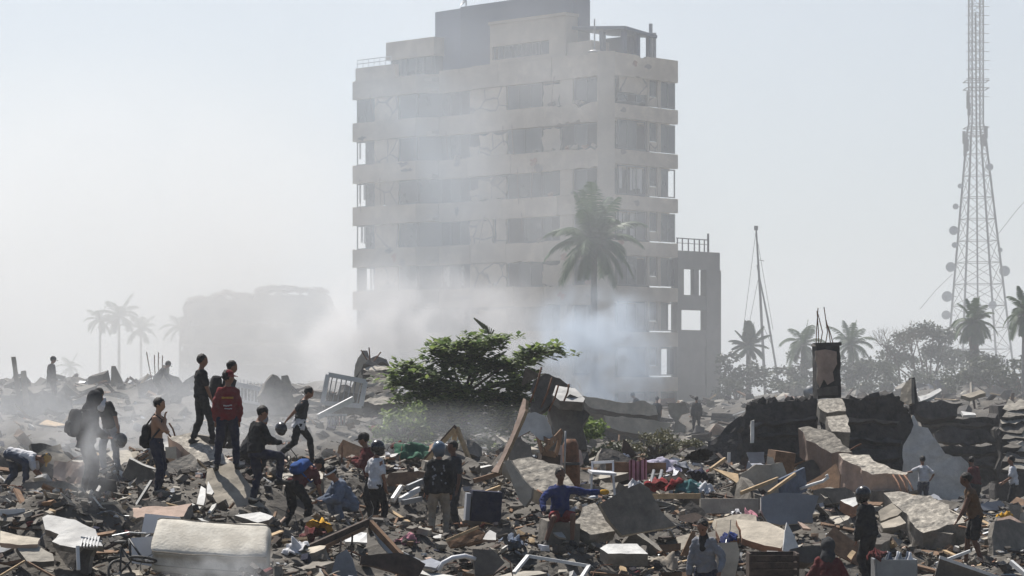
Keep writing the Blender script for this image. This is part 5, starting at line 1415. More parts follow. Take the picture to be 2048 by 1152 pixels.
def leafcloud(mb, c, rad, n, ls, r, squash=1.0):
    for _ in range(n):
        d = Vector((r.gauss(0, 1), r.gauss(0, 1), r.gauss(0, 1) * squash)).normalized()
        q = Vector(c) + Vector((d.x * rad[0], d.y * rad[1], d.z * rad[2])) * (r.random() ** .45)
        a = Vector((r.gauss(0, 1), r.gauss(0, 1), r.gauss(0, .6))).normalized(); b = a.cross(Vector((r.gauss(0, 1), r.gauss(0, 1), r.gauss(0, 1)))).normalized()
        s = ls * r.uniform(.6, 1.3)
        mb.add([q, q + a * s * .5 + b * s * .28, q + a * s, q + a * s * .5 - b * s * .28], [(0, 1, 2, 3)])
def broadleaf(label, base_px, Y, base_z, clumps, leaf="dull_leaf", seed=0, ls=.24, dens=420, name="tree", cat="tree", group=None):
    """clumps: (px, py, radius m, vertical radius m) around which leaves gather; limbs run to each."""
    r = random.Random(seed)
    base = Vector((XP(base_px, Y), Y, base_z))
    root = empty(name, base, label, cat, group)
    t = MB(); cr = MB()
    zt = max(ZP(c[1], Y) for c in clumps)
    fork = base + Vector((r.uniform(-.2, .2), 0, (zt - base_z) * .4))
    t.tube([base, base.lerp(fork, .5) + Vector((.1, 0, 0)), fork], [.2, .16, .14], 7)
    for (px, py, ra, rv) in clumps:
        dy = r.uniform(-1, 1) * ra
        c = Vector((XP(px, Y), Y + dy, ZP(py, Y)))
        t.tube([fork, fork.lerp(c, .5) + Vector((0, 0, .15)), c], [.09, .06, .025], 5)
        for _ in range(5):
            cc = c + Vector((r.gauss(0, .5) * ra, r.gauss(0, .5) * ra, r.gauss(0, .45) * rv))
            leafcloud(cr, cc, (ra * .55, ra * .55, rv * .5), int(dens / 5), ls, r)
    t.build("trunk", "bark", root, smooth=True)
    cr.build("crown", leaf, root)
    return root
broadleaf("low round tree at the foot of the fan palm", 1480, 158, -.5, [(1470, 745, .8, .8), (1490, 735, .9, .9), (1512, 750, .8, .8), (1460, 765, .8, .7), (1500, 770, 1, .7)], seed=1)
broadleaf("rounded grey-green bush between the mast and the rebar column", 1590, 150, -.5, [(1585, 750, .9, .7), (1605, 740, .8, .7), (1570, 765, .7, .6), (1610, 765, .9, .6)], seed=2)
broadleaf("broad leafy tree left of the date palm", 1860, 160, -.5, [(1800, 690, 1.1, .9), (1830, 672, 1.1, 1.0), (1862, 668, 1.0, .9), (1890, 680, .9, .9), (1850, 710, 1.3, .9), (1810, 722, 1.2, .9), (1885, 720, 1.2, .9), (1780, 720, .9, .8)], seed=3, dens=520)
broadleaf("dense dark shrubs under the spiky palm", 1710, 150, -.5, [(1690, 735, .9, .8), (1720, 740, .9, .8), (1745, 730, .8, .8), (1705, 765, 1, .7), (1740, 765, 1, .7)], seed=4)
broadleaf("low shrubs at the right border behind the ruin", 2020, 130, -.3, [(1990, 745, .8, .6), (2020, 750, .9, .7), (2050, 745, .9, .7), (1960, 755, .8, .6), (1920, 745, .9, .7)], seed=5)
broadleaf("dark spreading tree low between the broad tree and the tower", 1920, 165, -.5, [(1905, 715, .9, .7), (1930, 735, 1, .8), (1880, 745, 1, .8), (1960, 730, .8, .8)], seed=6)
broadleaf("hazy shrub belt below the spiky palm and column", 1660, 140, -.5, [(1560, 775, .9, .5), (1600, 780, 1, .5), (1650, 772, .9, .5), (1690, 778, 1, .5), (1730, 775, 1, .5)], seed=21, ls=.2)
broadleaf("hazy thicket below the broad leafy tree", 1830, 145, -.5, [(1770, 760, 1, .6), (1810, 755, 1.1, .7), (1850, 758, 1, .6), (1890, 762, 1, .6), (1760, 735, .8, .6)], seed=22, ls=.2)
broadleaf("low hazy bushes left of the fan palm by the annex", 1455, 160, -.5, [(1450, 735, .7, .7), (1462, 770, .8, .6), (1450, 790, .8, .5)], seed=23, ls=.2)
broadleaf("thicket at the date palm's foot", 1965, 138, -.5, [(1940, 715, .8, .8), (1965, 725, .8, .7), (1990, 730, .8, .6), (1950, 750, .9, .6)], seed=24, ls=.2)
# bare twiggy tree
r = random.Random(31)
bt = empty("bare_tree", W(1800, 775, 150), "leafless twiggy tree rising behind the right-hand shrubs", "tree")
def twig(mb, p, d, L, rad, n):
    q = p + d * L
    mb.tube([p, p.lerp(q, .5) + Vector((r.gauss(0, .05), 0, r.gauss(0, .05))) * L, q], [rad, rad * .8, rad * .55], 4, caps=False)
    if n == 0: return
    for _ in range(3 if n > 1 else 4):
        dd = (d + Vector((r.gauss(0, .5), r.gauss(0, .5), r.gauss(.05, .35)))).normalized()
        twig(mb, p.lerp(q, r.uniform(.55, 1)), dd, L * r.uniform(.55, .8), rad * .55, n - 1)
m = MB()
for px0 in (1770, 1800, 1830):
    twig(m, W(px0, 760, 150), Vector((r.gauss(0, .15), 0, 1)).normalized(), 1.5, .07, 4)
m.build("branches", "bark", bt)

# almond tree at the centre
at = empty("almond_tree", W(930, 915, 72), "leafy green tree with big leaves and a long right-hand branch, smoke around its base", "tree")
r = random.Random(8)
trk = MB(); cr = MB()
AY = 72
forkp = (928, 790)
trk.tube([W(932, 925, AY), W(928, 850, AY), W(*forkp, AY)], [.12, .1, .08], 8)
def leaf_big(c, out, L):
    out = out.normalized()
    s = out.cross(Vector((0, 0, 1)))
    s = s.normalized() if s.length > .05 else Vector((1, 0, 0))
    upv = s.cross(out)
    w = L * .27
    a, b, d = c + out * L * .1, c + out * L * .55 + upv * L * .07, c + out * L - upv * L * .1
    cr.add([a, b + s * w - upv * .02, d, b - s * w - upv * .02, b], [(0, 1, 4), (1, 2, 4), (2, 3, 4), (3, 0, 4)])
def rosette(c, n=13, L=.2):
    for k in range(n):
        az = k * 2.4 + r.uniform(-.3, .3); el = r.uniform(-.35, .9)
        leaf_big(Vector(c) + Vector((r.gauss(0, .03), r.gauss(0, .03), r.gauss(0, .03))), Vector((math.cos(az) * math.cos(el), math.sin(az) * math.cos(el), math.sin(el) * .8)), L * r.uniform(.7, 1.25))
brs = [[(930, 830), (890, 850), (850, 860), (810, 870)], [(930, 830), (980, 850), (1020, 850), (1050, 860)], [(928, 790), (905, 735), (880, 700), (872, 690)], [(928, 790), (950, 720), (985, 690), (1000, 676)], [(928, 790), (990, 745), (1040, 715), (1085, 705), (1128, 704)], [(928, 790), (870, 760), (830, 742), (800, 752)],
       [(928, 790), (880, 730), (900, 700), (935, 690)], [(928, 790), (960, 740), (1010, 730), (1050, 735)], [(928, 790), (1000, 770), (1050, 765), (1075, 780)], [(928, 790), (860, 780), (820, 775), (795, 765)], [(928, 800), (880, 810), (830, 815), (800, 830)],
       [(928, 790), (940, 745), (930, 715), (950, 690)], [(928, 800), (985, 800), (1030, 805), (1060, 820)]]
for bi, b in enumerate(brs):
    dy = r.uniform(-1.1, 1.1) if bi not in (2,) else 0
    pts = [W(px, py, AY) + Vector((0, dy * i / 3, 0)) for i, (px, py) in enumerate(b)]
    trk.tube(pts, list(np.linspace(.045, .012, len(pts))), 5)
    for i in range(26):
        f = .30 + .70 * i / 25
        u = f * (len(pts) - 1); a = min(int(u), len(pts) - 2)
        q = pts[a].lerp(pts[a + 1], u - a)
        sp = .13 if bi == 2 and f > .6 else .24
        for _k in range(2): rosette(q + Vector((r.gauss(0, sp), r.gauss(0, .3), r.gauss(.04, sp * .5))), 9, .29)
for _ in range(560):
    px = r.gauss(915, 72); py = r.gauss(815, 46)
    if py < 730 or py > 905 or abs(px - 925) > 150: continue
    rosette(W(px, py, AY + r.uniform(-1.4, 1.1)), 8, .29)
trk.build("trunk", "bark", at, smooth=True)
cr.build("crown", "almond_leaf", at)
# dry frond stuck at its top, shrubs around it
df = MB()
for k in range(9):
    df.bar(W(985 - k * .8, 676, 71.6), W(948 + k * 5, 636 + k * 3, 71.6 + .02 * k), .012, .05)
tag(df.build("dry_frond", "dry_leaf"), "dry grey palm frond sticking up out of the leafy tree's top", "frond")
df = MB()
for k in range(8):
    df.bar(W(1045, 770, 70), W(1052 + k * 4, 735 + k * 2, 70 + .02 * k), .012, .06)
tag(df.build("dry_frond", "bark"), "dark dry frond leaning right of the leafy tree", "frond")
def shrub(label, clumps, Y, leaf, seed, ls, dens, name="shrub"):
    return broadleaf(label, sum(c[0] for c in clumps) / len(clumps), Y, hz(XP(clumps[0][0], Y), Y) - .1, clumps, leaf, seed, ls, dens, name, "shrub")
shrub("green shrub low left of the leafy tree, half lost in smoke", [(790, 845, .35, .3), (815, 830, .4, .35), (770, 860, .35, .3), (830, 860, .4, .3), (800, 880, .4, .3)], 69, "almond_leaf", 12, .12, 330)
shrub("green shrub right of the leafy tree beside the leaning rods", [(1130, 830, .4, .3), (1160, 845, .45, .3), (1150, 870, .4, .3), (1185, 860, .35, .28), (1120, 860, .35, .3)], 67, "almond_leaf", 13, .13, 330)
shrub("dry olive bush in front of the fallen floor slabs", [(1290, 890, .4, .2), (1320, 880, .45, .25), (1350, 880, .45, .25), (1380, 890, .35, .2), (1265, 900, .35, .15), (1335, 905, .5, .2)], 70, "dry_leaf", 14, .08, 420)
shrub("faded shrub on the ground right of the leafy tree's foot", [(1090, 900, .4, .2), (1120, 905, .4, .2), (1200, 905, .4, .2), (1230, 900, .4, .2)], 68, "dull_leaf", 15, .1, 300)

# ruined far block in the smoke
fb = empty("ruined_block", W(520, 780, 262), "pale ruined concrete block with a broken roof, lost in smoke", "building")
FY = 262
def fpoly(name, ol, Y, th, m="concrete"):
    mb = MB(); mb.prism(rough_outline([W(a, b, Y) for a, b in ol], .3, .5), (0, th, 0)); mb.build(name, m, fb)
fpoly("wall", [(362, 790), (363, 640), (370, 638), (371, 601), (392, 603), (394, 594), (430, 598), (436, 588), (462, 600), (470, 592), (505, 600), (510, 584), (545, 592), (552, 584), (612, 592), (620, 584), (648, 586), (652, 612), (672, 622), (664, 640), (676, 668), (670, 690), (684, 722), (686, 790)], FY, 9)
fpoly("roof_slab", [(372, 598), (440, 584), (446, 578), (480, 584), (505, 588), (505, 592), (440, 590), (380, 604)], FY - .4, 5, "concrete_pale")
fpoly("roof_slab", [(508, 578), (530, 573), (600, 575), (650, 578), (652, 583), (600, 581), (540, 580), (508, 586)], FY - .4, 6, "concrete_pale")
fpoly("roof_slab", [(648, 604), (672, 620), (674, 626), (654, 616)], FY - .5, 5, "concrete_pale")
for k, px in enumerate((400, 450, 500, 550, 600, 640)):
    for j, py in enumerate((625, 665, 705)):
        if (k * 3 + j) % 5 == 4: continue
        mb = MB(); c = W(px, py, FY - .1); mb.box(c, (1.3, .12, 1.0)); mb.build("window", "tower_inside", fb)

for (px, y0, y1) in ((520, 575, 592), (560, 576, 594), (600, 577, 594), (642, 580, 600), (390, 598, 606), (420, 592, 606), (470, 586, 600)):
    fpoly("roof_post", [(px - 3, y1), (px + 3, y1), (px + 3, y0), (px - 3, y0)], FY + .4, .5)
for j, py in enumerate((645, 685, 725)):
    fpoly("floor_band", [(364, py), (676, py), (676, py + 5), (364, py + 5)], FY - .25, .3, "concrete_pale")
for (ol) in ([(655, 628), (690, 640), (676, 652), (660, 648)], [(664, 660), (686, 690), (690, 740), (670, 760)], [(360, 640), (372, 620), (378, 650), (366, 680)]):
    fpoly("broken_wall", ol, FY - .6, 2)
# telecom tower
tt = empty("telecom_tower", Vector((XP(1957, 300), 300, -1.2)), "tall red-grey lattice telecom tower hung with dish antennas", "tower")
TY = 300; sc = F / TY
def tw(z):
    """half width and centre x of the mast at height z"""
    zk = ZP(262, TY)
    if z >= zk: return .78, XP(1952, TY)
    f = (zk - z) / (zk + 1.2)
    return .95 + f * 3.1, XP(1952, TY) + f * XP(1961, TY) - f * XP(1952, TY)
def corner(z, k):
    h, cx = tw(z); a = (.785 + k * 1.571 + .12)
    return Vector((cx + h * 1.25 * math.cos(a), TY + h * 1.25 * math.sin(a), z))
zs = [-1.2]
while zs[-1] < 49.3: zs.append(zs[-1] + (2.6 if zs[-1] < 31 else 1.1))
for k in range(4):
    m = MB(); m.tube([corner(z, k) for z in zs], [.13 if z < 33 else .09 for z in zs], 6); m.build("leg", "steel_tower", tt)
for i in range(len(zs) - 1):
    m = MB(); t_ = .05 if zs[i] < 31 else .04
    for k in range(4):
        a, b, c, d = corner(zs[i], k), corner(zs[i], (k + 1) % 4), corner(zs[i + 1], k), corner(zs[i + 1], (k + 1) % 4)
        m.bar(c, d, t_ * 1.3); m.bar(a, d, t_); m.bar(b, c, t_)
    m.build("bracing", "steel_tower", tt)
m = MB(); m.bar(Vector((XP(1957, TY), TY, -1)), Vector((XP(1951, TY), TY, 47)), .18); m.build("cable_ladder", "steel_tower", tt)
for py, hw in ((163, 22), (178, 22), (256, 22), (272, 18)):
    m = MB(); z = ZP(py, TY)
    h = hw / sc
    cx = XP(1952, TY)
    for a, b in (((-h, -h), (h, -h)), ((h, -h), (h, h)), ((h, h), (-h, h)), ((-h, h), (-h, -h))): m.bar((cx + a[0], TY + a[1], z), (cx + b[0], TY + b[1], z), .09)
    m.build("platform", "steel_tower", tt)
for i in range(11):
    z = ZP(15 + i * 18, TY)
    m = MB(); m.bar((XP(1930, TY), TY - .8, z), (XP(1976, TY), TY - .8, z), .06); m.build("antenna_arm", "steel_tower", tt)
for px, py in ((1936, 195), (1936, 205), (1938, 218), (1928, 275), (1934, 290), (1972, 265), (1930, 300), (1968, 280)):
    m = MB(); m.box(W(px, py, TY - 1), (.35, .3, 1.5)); m.build("panel_antenna", "steel_tower", tt)
for px, py, rr in ((1979, 334, .45), (1907, 461, .55), (1909, 490, .35), (1901, 534, .6), (1894, 593, .65), (1892, 630, .55), (2009, 542, .65), (2000, 500, .3), (1985, 610, .5), (1920, 372, .3), (1911, 413, .35)):
    c = W(px, py, TY - 1.2)
    m = MB(); m.tube([c + Vector((0, .3, 0)), c, c - Vector((0, .12, 0))], [rr * .5, rr, rr], 14); m.build("dish_antenna", "metal_grey", tt)
    h, cx = tw(c.z)
    m = MB(); m.bar(c + Vector((0, .3, 0)), Vector((cx + math.copysign(h, c.x - cx), TY - .6, c.z)), .07); m.build("dish_arm", "steel_tower", tt)
px_tube("guy_wire", "faint guy wire running down from the telecom tower to the left", "wire", [(1905, 548, 296), (1872, 580, 290), (1840, 618, 285)], .03, "metal_dark")
px_tube("guy_wire", "faint guy wire running up to the right of the telecom tower", "wire", [(1995, 470, 296), (2030, 425, 292), (2060, 390, 288)], .03, "metal_dark")

# derrick mast
dm = empty("derrick_mast", W(1535, 790, 205), "tall thin derrick mast with a second leaning boom and stays", "mast")
m = MB(); m.tube([W(1512, 455, 205), W(1521, 600, 205), W(1531, 800, 205)], [.07, .11, .13], 7); m.build("mast", "metal_dark", dm, smooth=True)
m = MB(); m.tube([W(1514, 530, 205), W(1536, 640, 205), W(1563, 800, 205)], [.05, .09, .09], 7); m.build("boom", "metal_dark", dm, smooth=True)
for a, b in (((1512, 460), (1488, 650)), ((1513, 470), (1546, 660)), ((1516, 560), (1500, 640)), ((1521, 640), (1548, 700))):
    m = MB(); m.tube([W(*a, 205), W(*b, 205)], .018, 4); m.build("stay", "metal_dark", dm)
m = MB(); m.box(W(1512, 456, 205), (.3, .3, .35)); m.build("head_block", "metal_dark", dm)
m = MB(); m.tube([W(1519, 520, 205), W(1528, 522, 205)], .03, 5); m.build("crossbar", "metal_dark", dm)
# small parked car on the far ground and hazy low walls
px_tube("satellite_dish", "round dish standing behind the rebar column's foot", "dish", [(1621, 785, 92), (1621, 785, 91.9)], .26, "metal_grey", seg=16)

# ------------------------------------------------------------------ people
UP = Vector((0, 0, 1))
BAKE = []
def bake_obj(mb, name, m, parent, vox, wr=0.0, seed=0.0, sm=4):
    ob = mb.build(name, m, None, smooth=True, local=True)
    md = ob.modifiers.new("fuse", 'REMESH'); md.mode = 'VOXEL'; md.voxel_size = vox; md.use_smooth_shade = True
    s = ob.modifiers.new("relax", 'SMOOTH'); s.factor = .5; s.iterations = sm
    BAKE.append((ob, wr, seed))
    if parent is not None: ob.parent = parent
    return ob
def two_bone(a, t, l1, l2, hint):
    d = t - a
    L = d.length
    mx = (l1 + l2) * .995
    if L > mx: t = a + d * (mx / L); d = t - a; L = mx
    L = max(L, abs(l1 - l2) + .02)
    u = d.normalized()
    x = (l1 * l1 - l2 * l2 + L * L) / (2 * L)
    h = math.sqrt(max(0, l1 * l1 - x * x))
    hv = hint - u * hint.dot(u)
    hv = hv.normalized() if hv.length > 1e-4 else Vector((0, 0, 1))
    return a + u * x + hv * h, t
def loft(mb, rings, seg=14):
    """rings: (centre, xdir, ydir, rx, ry)"""
    vs, fs = [], []
    for (c, x, y, rx, ry) in rings:
        for k in range(seg):
            a = 2 * math.pi * k / seg
            vs.append(c + x * rx * math.cos(a) + y * ry * math.sin(a))
    n = len(rings)
    for i in range(n - 1):
        for k in range(seg):
            k2 = (k + 1) % seg
            fs.append((i * seg + k, i * seg + k2, (i + 1) * seg + k2, (i + 1) * seg + k))
    fs.append(tuple(range(seg))[::-1]); fs.append(tuple((n - 1) * seg + k for k in range(seg)))
    mb.add(vs, fs)
def cap(mb, a, b, ra, rb, seg=10):
    a, b = Vector(a), Vector(b)
    d = (b - a)
    L = d.length
    if L < 1e-5: mb.ball(a, ra, seg, 6); return
    u = d / L
    pts = [a - u * ra * .98, a - u * ra * .7, a, b, b + u * rb * .7, b + u * rb * .98]
    rad = [ra * .2, ra * .71, ra, rb, rb * .71, rb * .2]
    mb.tube(pts, rad, seg)

POSE = {}
def person(key, label, face=0, H=1.72, lean=0, slean=0, pz=.93, poff=(0, 0), feet=None, hands=(None, None), headp=0, headyaw=0, top="black", sleeve=1.0, bottom="denim", short=False, shoes="shoe_dark",
           skin="skin_brown", hat=None, hatm="cloth_black", vox=.017, bare=False, hem=.0, ground=None, group=None, eyes=False, extra=None, hint=None, hairm="hair", puff=0.0):
    """hands: (left, right) targets as (forward, right, up) metres from the foot point; feet likewise."""
    fx, fy, Y = FEET[key]
    gx = XP(fx, Y)
    gz = hz(gx, Y) if ground is None else ground
    s = H / 1.72
    f = Vector((math.cos(R(face)), math.sin(R(face)), 0)); rt = f.cross(UP)
    def L(v): return (f * v[0] + rt * v[1] + UP * v[2]) * s
    P = L((poff[0], poff[1], pz))
    la = R(lean); sa = R(slean)
    td = (UP * math.cos(la) + f * math.sin(la)) * math.cos(sa) + rt * math.sin(sa)
    td.normalize()
    tf = (f * math.cos(la) - UP * math.sin(la)).normalized()          # torso front
    tr = tf.cross(td).normalized()
    def T(h): return P + td * h * s
    N = T(.53)
    hy = f * math.cos(R(headyaw)) + rt * math.sin(R(headyaw))
    hp = R(headp)
    hd = (UP * math.cos(hp) + hy * math.sin(hp)).normalized() * .55 + td * .45
    hd.normalize()
    hf = (hy * math.cos(hp) - UP * math.sin(hp)).normalized()
    hr_ = hf.cross(hd).normalized(); hf = hd.cross(hr_).normalized()
    HC = N + hd * .168 * s + hf * .018 * s
    HR = Matrix((hr_, hf, hd)).transposed()
    body, shirt, trou, shoe = MB(), MB(), MB(), MB()
    # torso
    prof = [(-.06, .095, .085), (0, .145, .112), (.10, .135, .104), (.20, .126, .098), (.32, .148, .11), (.42, .16, .102), (.48, .135, .082), (.53, .07, .058)]
    loft(body, [(T(h), tr, tf, rx * s, ry * s) for h, rx, ry in prof])
    g_ = .016 + puff
    if not bare:
        lo = -.02 - hem
        sp = [(lo, .16, .13)] + [(h, rx + (.02 if h < .3 else 0), ry + (.018 if h < .3 else 0)) for h, rx, ry in prof if h > lo + .05]
        loft(shirt, [(T(h), tr, tf, (rx + g_) * s, (ry + g_) * s) for h, rx, ry in sp])
    cap(body, T(.50), HC - hd * .06 * s, .056 * s, .052 * s)
    # head
    body.ball(HC + hd * .02 * s, (.082 * s, .1 * s, .108 * s), 14, 10, HR)
    body.ball(HC - hd * .055 * s + hf * .022 * s, (.058 * s, .07 * s, .065 * s), 12, 8, HR)
    body.ball(HC + hf * .098 * s - hd * .02 * s, (.016 * s, .024 * s, .028 * s), 8, 6, HR)
    body.ball(HC + hf * .085 * s + hd * .022 * s, (.05 * s, .018 * s, .014 * s), 8, 6, HR)
    body.ball(HC + hf * .088 * s - hd * .065 * s, (.026 * s, .014 * s, .013 * s), 8, 6, HR)
    for sg in (-1, 1): body.ball(HC + hr_ * sg * .08 * s - hf * .008 * s, (.012 * s, .026 * s, .034 * s), 8, 6, HR)
    # arms
    for sg, tg in ((-1, hands[0]), (1, hands[1])):
        S = T(.455) + tr * sg * .16 * s
        tgt = (S + (-UP * .54 + f * .06 + rt * sg * .05) * s) if tg is None else L(tg)
        hn = (hint[0 if sg < 0 else 1] if hint and hint[0 if sg < 0 else 1] else (-.6, .5 * sg, -.35))
        E, Hd = two_bone(S, tgt, .285 * s, .255 * s, f * hn[0] + rt * hn[1] + UP * hn[2])
        cap(body, S - tr * sg * .02 * s, E, .056 * s, .044 * s); cap(body, E, Hd, .043 * s, .029 * s)
        ad = (Hd - E).normalized()
        if not bare:
            if sleeve <= 1: cap(shirt, S - tr * sg * .03 * s, S.lerp(E, .75 * sleeve), (.058 + g_) * s, (.052 + g_) * s)
            else:
                cap(shirt, S - tr * sg * .03 * s, E, (.058 + g_) * s, (.048 + g_) * s); cap(shirt, E, E.lerp(Hd, .9), (.048 + g_) * s, (.036 + g_ * .7) * s)
        # hand: palm, four fingers of unequal length, thumb off the side of the palm
        side = ad.cross(f if abs(ad.dot(f)) < .9 else UP).normalized(); nrm = side.cross(ad).normalized()
        if nrm.dot(f) < 0: nrm = -nrm
        pc0 = Hd + ad * .045 * s
        body.ball(pc0, (.036 * s, .018 * s, .05 * s), 8, 6, Matrix((side, nrm, ad)).transposed())
        for q, ln in ((-1.5, .06), (-.5, .072), (.5, .068), (1.5, .052)):
            b0 = pc0 + ad * .035 * s + side * q * .017 * s
            k1 = b0 + (ad * .8 + nrm * .35).normalized() * ln * .55 * s; k2 = k1 + (ad * .45 + nrm * .8).normalized() * ln * .5 * s
            cap(body, b0, k1, .0105 * s, .0095 * s, 6); cap(body, k1, k2, .0095 * s, .0085 * s, 6)
        tb = Hd + ad * .02 * s + side * -sg * .028 * s
        t1 = tb + (ad * .7 + side * -sg * .55 + nrm * .3).normalized() * .04 * s
        cap(body, tb, t1, .012 * s, .0105 * s, 6); cap(body, t1, t1 + (ad * .8 + nrm * .4).normalized() * .028 * s, .0105 * s, .009 * s, 6)
        POSE[(key, "hand", sg)] = Vector((gx, Y, gz)) + Hd + ad * .1 * s
    # legs
    SH = []
    ft = feet or ((-.02, -.11, 0), (.05, .11, 0))
    for sg, fo in ((-1, ft[0]), (1, ft[1])):
        hipj = P + tr * sg * .088 * s - td * .02 * s
        ank = L((fo[0], fo[1], fo[2] + .085))
        K, A = two_bone(hipj, ank, .425 * s, .43 * s, f + rt * sg * .18 + UP * .1)
        cap(body, hipj, K, .088 * s, .056 * s); cap(body, K, A, .054 * s, .037 * s)
        body.ball(K.lerp(A, .28) - f * .018 * s, (.048 * s, .05 * s, .1 * s), 8, 6)
        toe = A + (f * .16 + rt * sg * .035 - UP * .045) * s + (UP * -.05 * s if fo[2] > .05 and fo[0] < 0 else UP * 0)
        heel = A + (f * -.045 - UP * .045) * s
        cap(body, heel, toe, .034 * s, .032 * s)
        shoe = MB(); cap(shoe, heel, toe, .045 * s, .042 * s); cap(shoe, heel + UP * .02 * s, A, .046 * s, .046 * s); SH.append(shoe)
        if short:
            cap(trou, hipj, hipj.lerp(K, .8), .108 * s, .088 * s)
        else:
            cap(trou, hipj, K, .106 * s, .078 * s); cap(trou, K, K.lerp(A, .88), .077 * s, .062 * s)
        POSE[(key, "knee", sg)] = Vector((gx, Y, gz)) + K
    loft(trou, [(P + td * h * s, tr, tf, rx * s, ry * s) for h, rx, ry in ((-.10, .10, .09), (-.03, .16, .126), (.05, .158, .124), (.10, .148, .116))])
    root = bake_obj(body, "person", skin, None, vox)
    root.location = (gx, Y, gz)
    tag(root, label, "person", group)
    if not bare: bake_obj(shirt, "shirt", "cloth_" + top, root, vox, .02, hash(key) % 97)
    bake_obj(trou, "shorts" if short else "trousers", "cloth_" + bottom, root, vox, .018, len(key) * 3.3)
    for q in SH: bake_obj(q, "shoe", shoes, root, vox, 0)
    # head wear
    if hat in (None, "cap", "band"):
        m = MB().ball(HC + hd * .036 * s - hf * .02 * s, (.089 * s, .104 * s, .106 * s), 16, 12, HR)
        m.v = [tuple(Vector(p) + (Vector(p) - HC).normalized() * .02 * mnoise.noise(Vector(p) * 34)) for p in m.v]
        m.build("hair", hairm, root, smooth=True, local=True)
    if hat == "cap":
        m = MB(); vs = []
        m.ball(HC + hd * .045 * s - hf * .008 * s, (.094 * s, .108 * s, .098 * s), 16, 10, HR)
        br = [(-.075, .07), (-.07, .14), (-.03, .175), (.03, .175), (.07, .14), (.075, .07)]
        m.prism([HC + hd * .045 * s + hr_ * a * s + hf * b * s - hd * (.02 * (b > .1)) * s for a, b in br], hd * -.012 * s)
        m.build("cap", hatm, root, smooth=False, local=True)
    elif hat == "hood":
        m = MB().ball(HC + hd * .02 * s - hf * .02 * s, (.118 * s, .135 * s, .142 * s), 16, 10, HR)
        cap(m, HC - hd * .06 * s - hf * .03 * s, N - hd * .03 * s - hf * .02 * s, .1 * s, .13 * s)
        bake_obj(m, "hood", hatm, root, .02, .01, 3.0)
    elif hat == "helmet":
        m = MB().ball(HC + hd * .03 * s - hf * .005 * s, (.128 * s, .15 * s, .145 * s), 18, 12, HR)
        m.ball(HC - hd * .06 * s + hf * .03 * s, (.105 * s, .115 * s, .085 * s), 14, 8, HR)
        hl = bake_obj(m, "helmet", hatm, root, .016)
        v = MB().ball(HC + hd * .025 * s + hf * .03 * s, (.112 * s, .128 * s, .055 * s), 16, 8, HR)
        vv = v.build("visor", "visor", hl, smooth=True, local=True)
    elif hat == "beanie":
        m = MB().ball(HC + hd * .045 * s - hf * .008 * s, (.096 * s, .11 * s, .105 * s), 16, 10, HR)
        m.build("cap", hatm, root, smooth=True, local=True)
    if hat == "band":
        m = MB(); m.tube([HC + hd * .03 * s + (hr_ * .088 * math.cos(a) + hf * .104 * math.sin(a)) * s for a in np.linspace(0, 6.283, 17)], .016 * s, 6, caps=False)
        m.build("head_band", hatm, root, smooth=True, local=True)
    if eyes:
        for sg in (-1, 1):
            m = MB().ball(HC + hf * .088 * s + hr_ * sg * .032 * s + hd * .0 * s, .011 * s, 8, 6); m.build("eye", "hair", root, smooth=True, local=True)
    O = Vector((gx, Y, gz))
    POSE[(key, "frame")] = dict(O=O, P=O + P, N=O + N, HC=O + HC, f=f, rt=rt, td=td, tf=tf, tr=tr, s=s, root=root, T=lambda h: O + T(h), hd=hd, hf=hf, hr=hr_)
    return root

def backpack(label, key, h=.28, size=(.30, .17, .44), m="cloth_black", back=.20, drop=0.0, sideoff=0.0):
    fr = POSE[(key, "frame")]
    c = fr["T"](h - drop) - fr["tf"] * back * fr["s"] + fr["tr"] * sideoff
    rot = Matrix((fr["tr"], fr["tf"], fr["td"])).transposed()
    root = empty("backpack", c, label, "backpack")
    def sup(mb, c, hs, e=.45):
        b = MB().ball((0, 0, 0), 1, 18, 12)
        for p in b.v:
            q = [math.copysign(abs(t) ** e, t) for t in p]
            k = 1 + .05 * mnoise.noise(Vector(p) * 3 + c)
            mb.v.append(tuple(c + rot @ Vector((q[0] * hs[0] * k, q[1] * hs[1] * k, q[2] * hs[2] * k))))
        o = len(mb.v) - len(b.v)
        mb.f.extend([tuple(i + o for i in t) for t in b.f]); mb.m.extend([0] * len(b.f))
    b = MB(); sup(b, c, [t / 2 for t in size], .6); b.build("pack", m, root, smooth=True)
    b = MB(); sup(b, c - fr["tf"] * size[1] * .5 - fr["td"] * size[2] * .18, (size[0] * .36, .04, size[2] * .22), .6); b.build("pocket", m, root, smooth=True)
    for sg in (-1, 1):
        b = MB(); s0 = fr["T"](.50) + fr["tr"] * sg * .10; b.tube([c + fr["td"] * size[2] * .4 + fr["tr"] * sg * .09, s0 + fr["td"] * .03 - fr["tf"] * .02, s0 + fr["tf"] * .13 - fr["td"] * .06, fr["T"](.25) + fr["tr"] * sg * .16 + fr["tf"] * .10, c + fr["tr"] * sg * size[0] * .4 - fr["td"] * size[2] * .3 + fr["tf"] * .05], .017, 6); b.build("strap", m, root, smooth=True)
    return root
def held_helmet(label, c, rot=None, m="helmet_black"):
    c = Vector(c)
    rot = rot or rotm(20, 15, 40)
    root = empty("motorcycle_helmet", c, label, "helmet")
    b = MB(); b.ball(c, (.128, .16, .135), 18, 12, rot); b.ball(c + rot @ Vector((0, -.05, -.06)), (.105, .115, .09), 14, 8, rot); b.build("shell", m, root, smooth=True)
    b = MB(); b.ball(c + rot @ Vector((0, -.04, .01)), (.118, .13, .055), 14, 8, rot); b.build("visor", "visor", root, smooth=True)
    return root

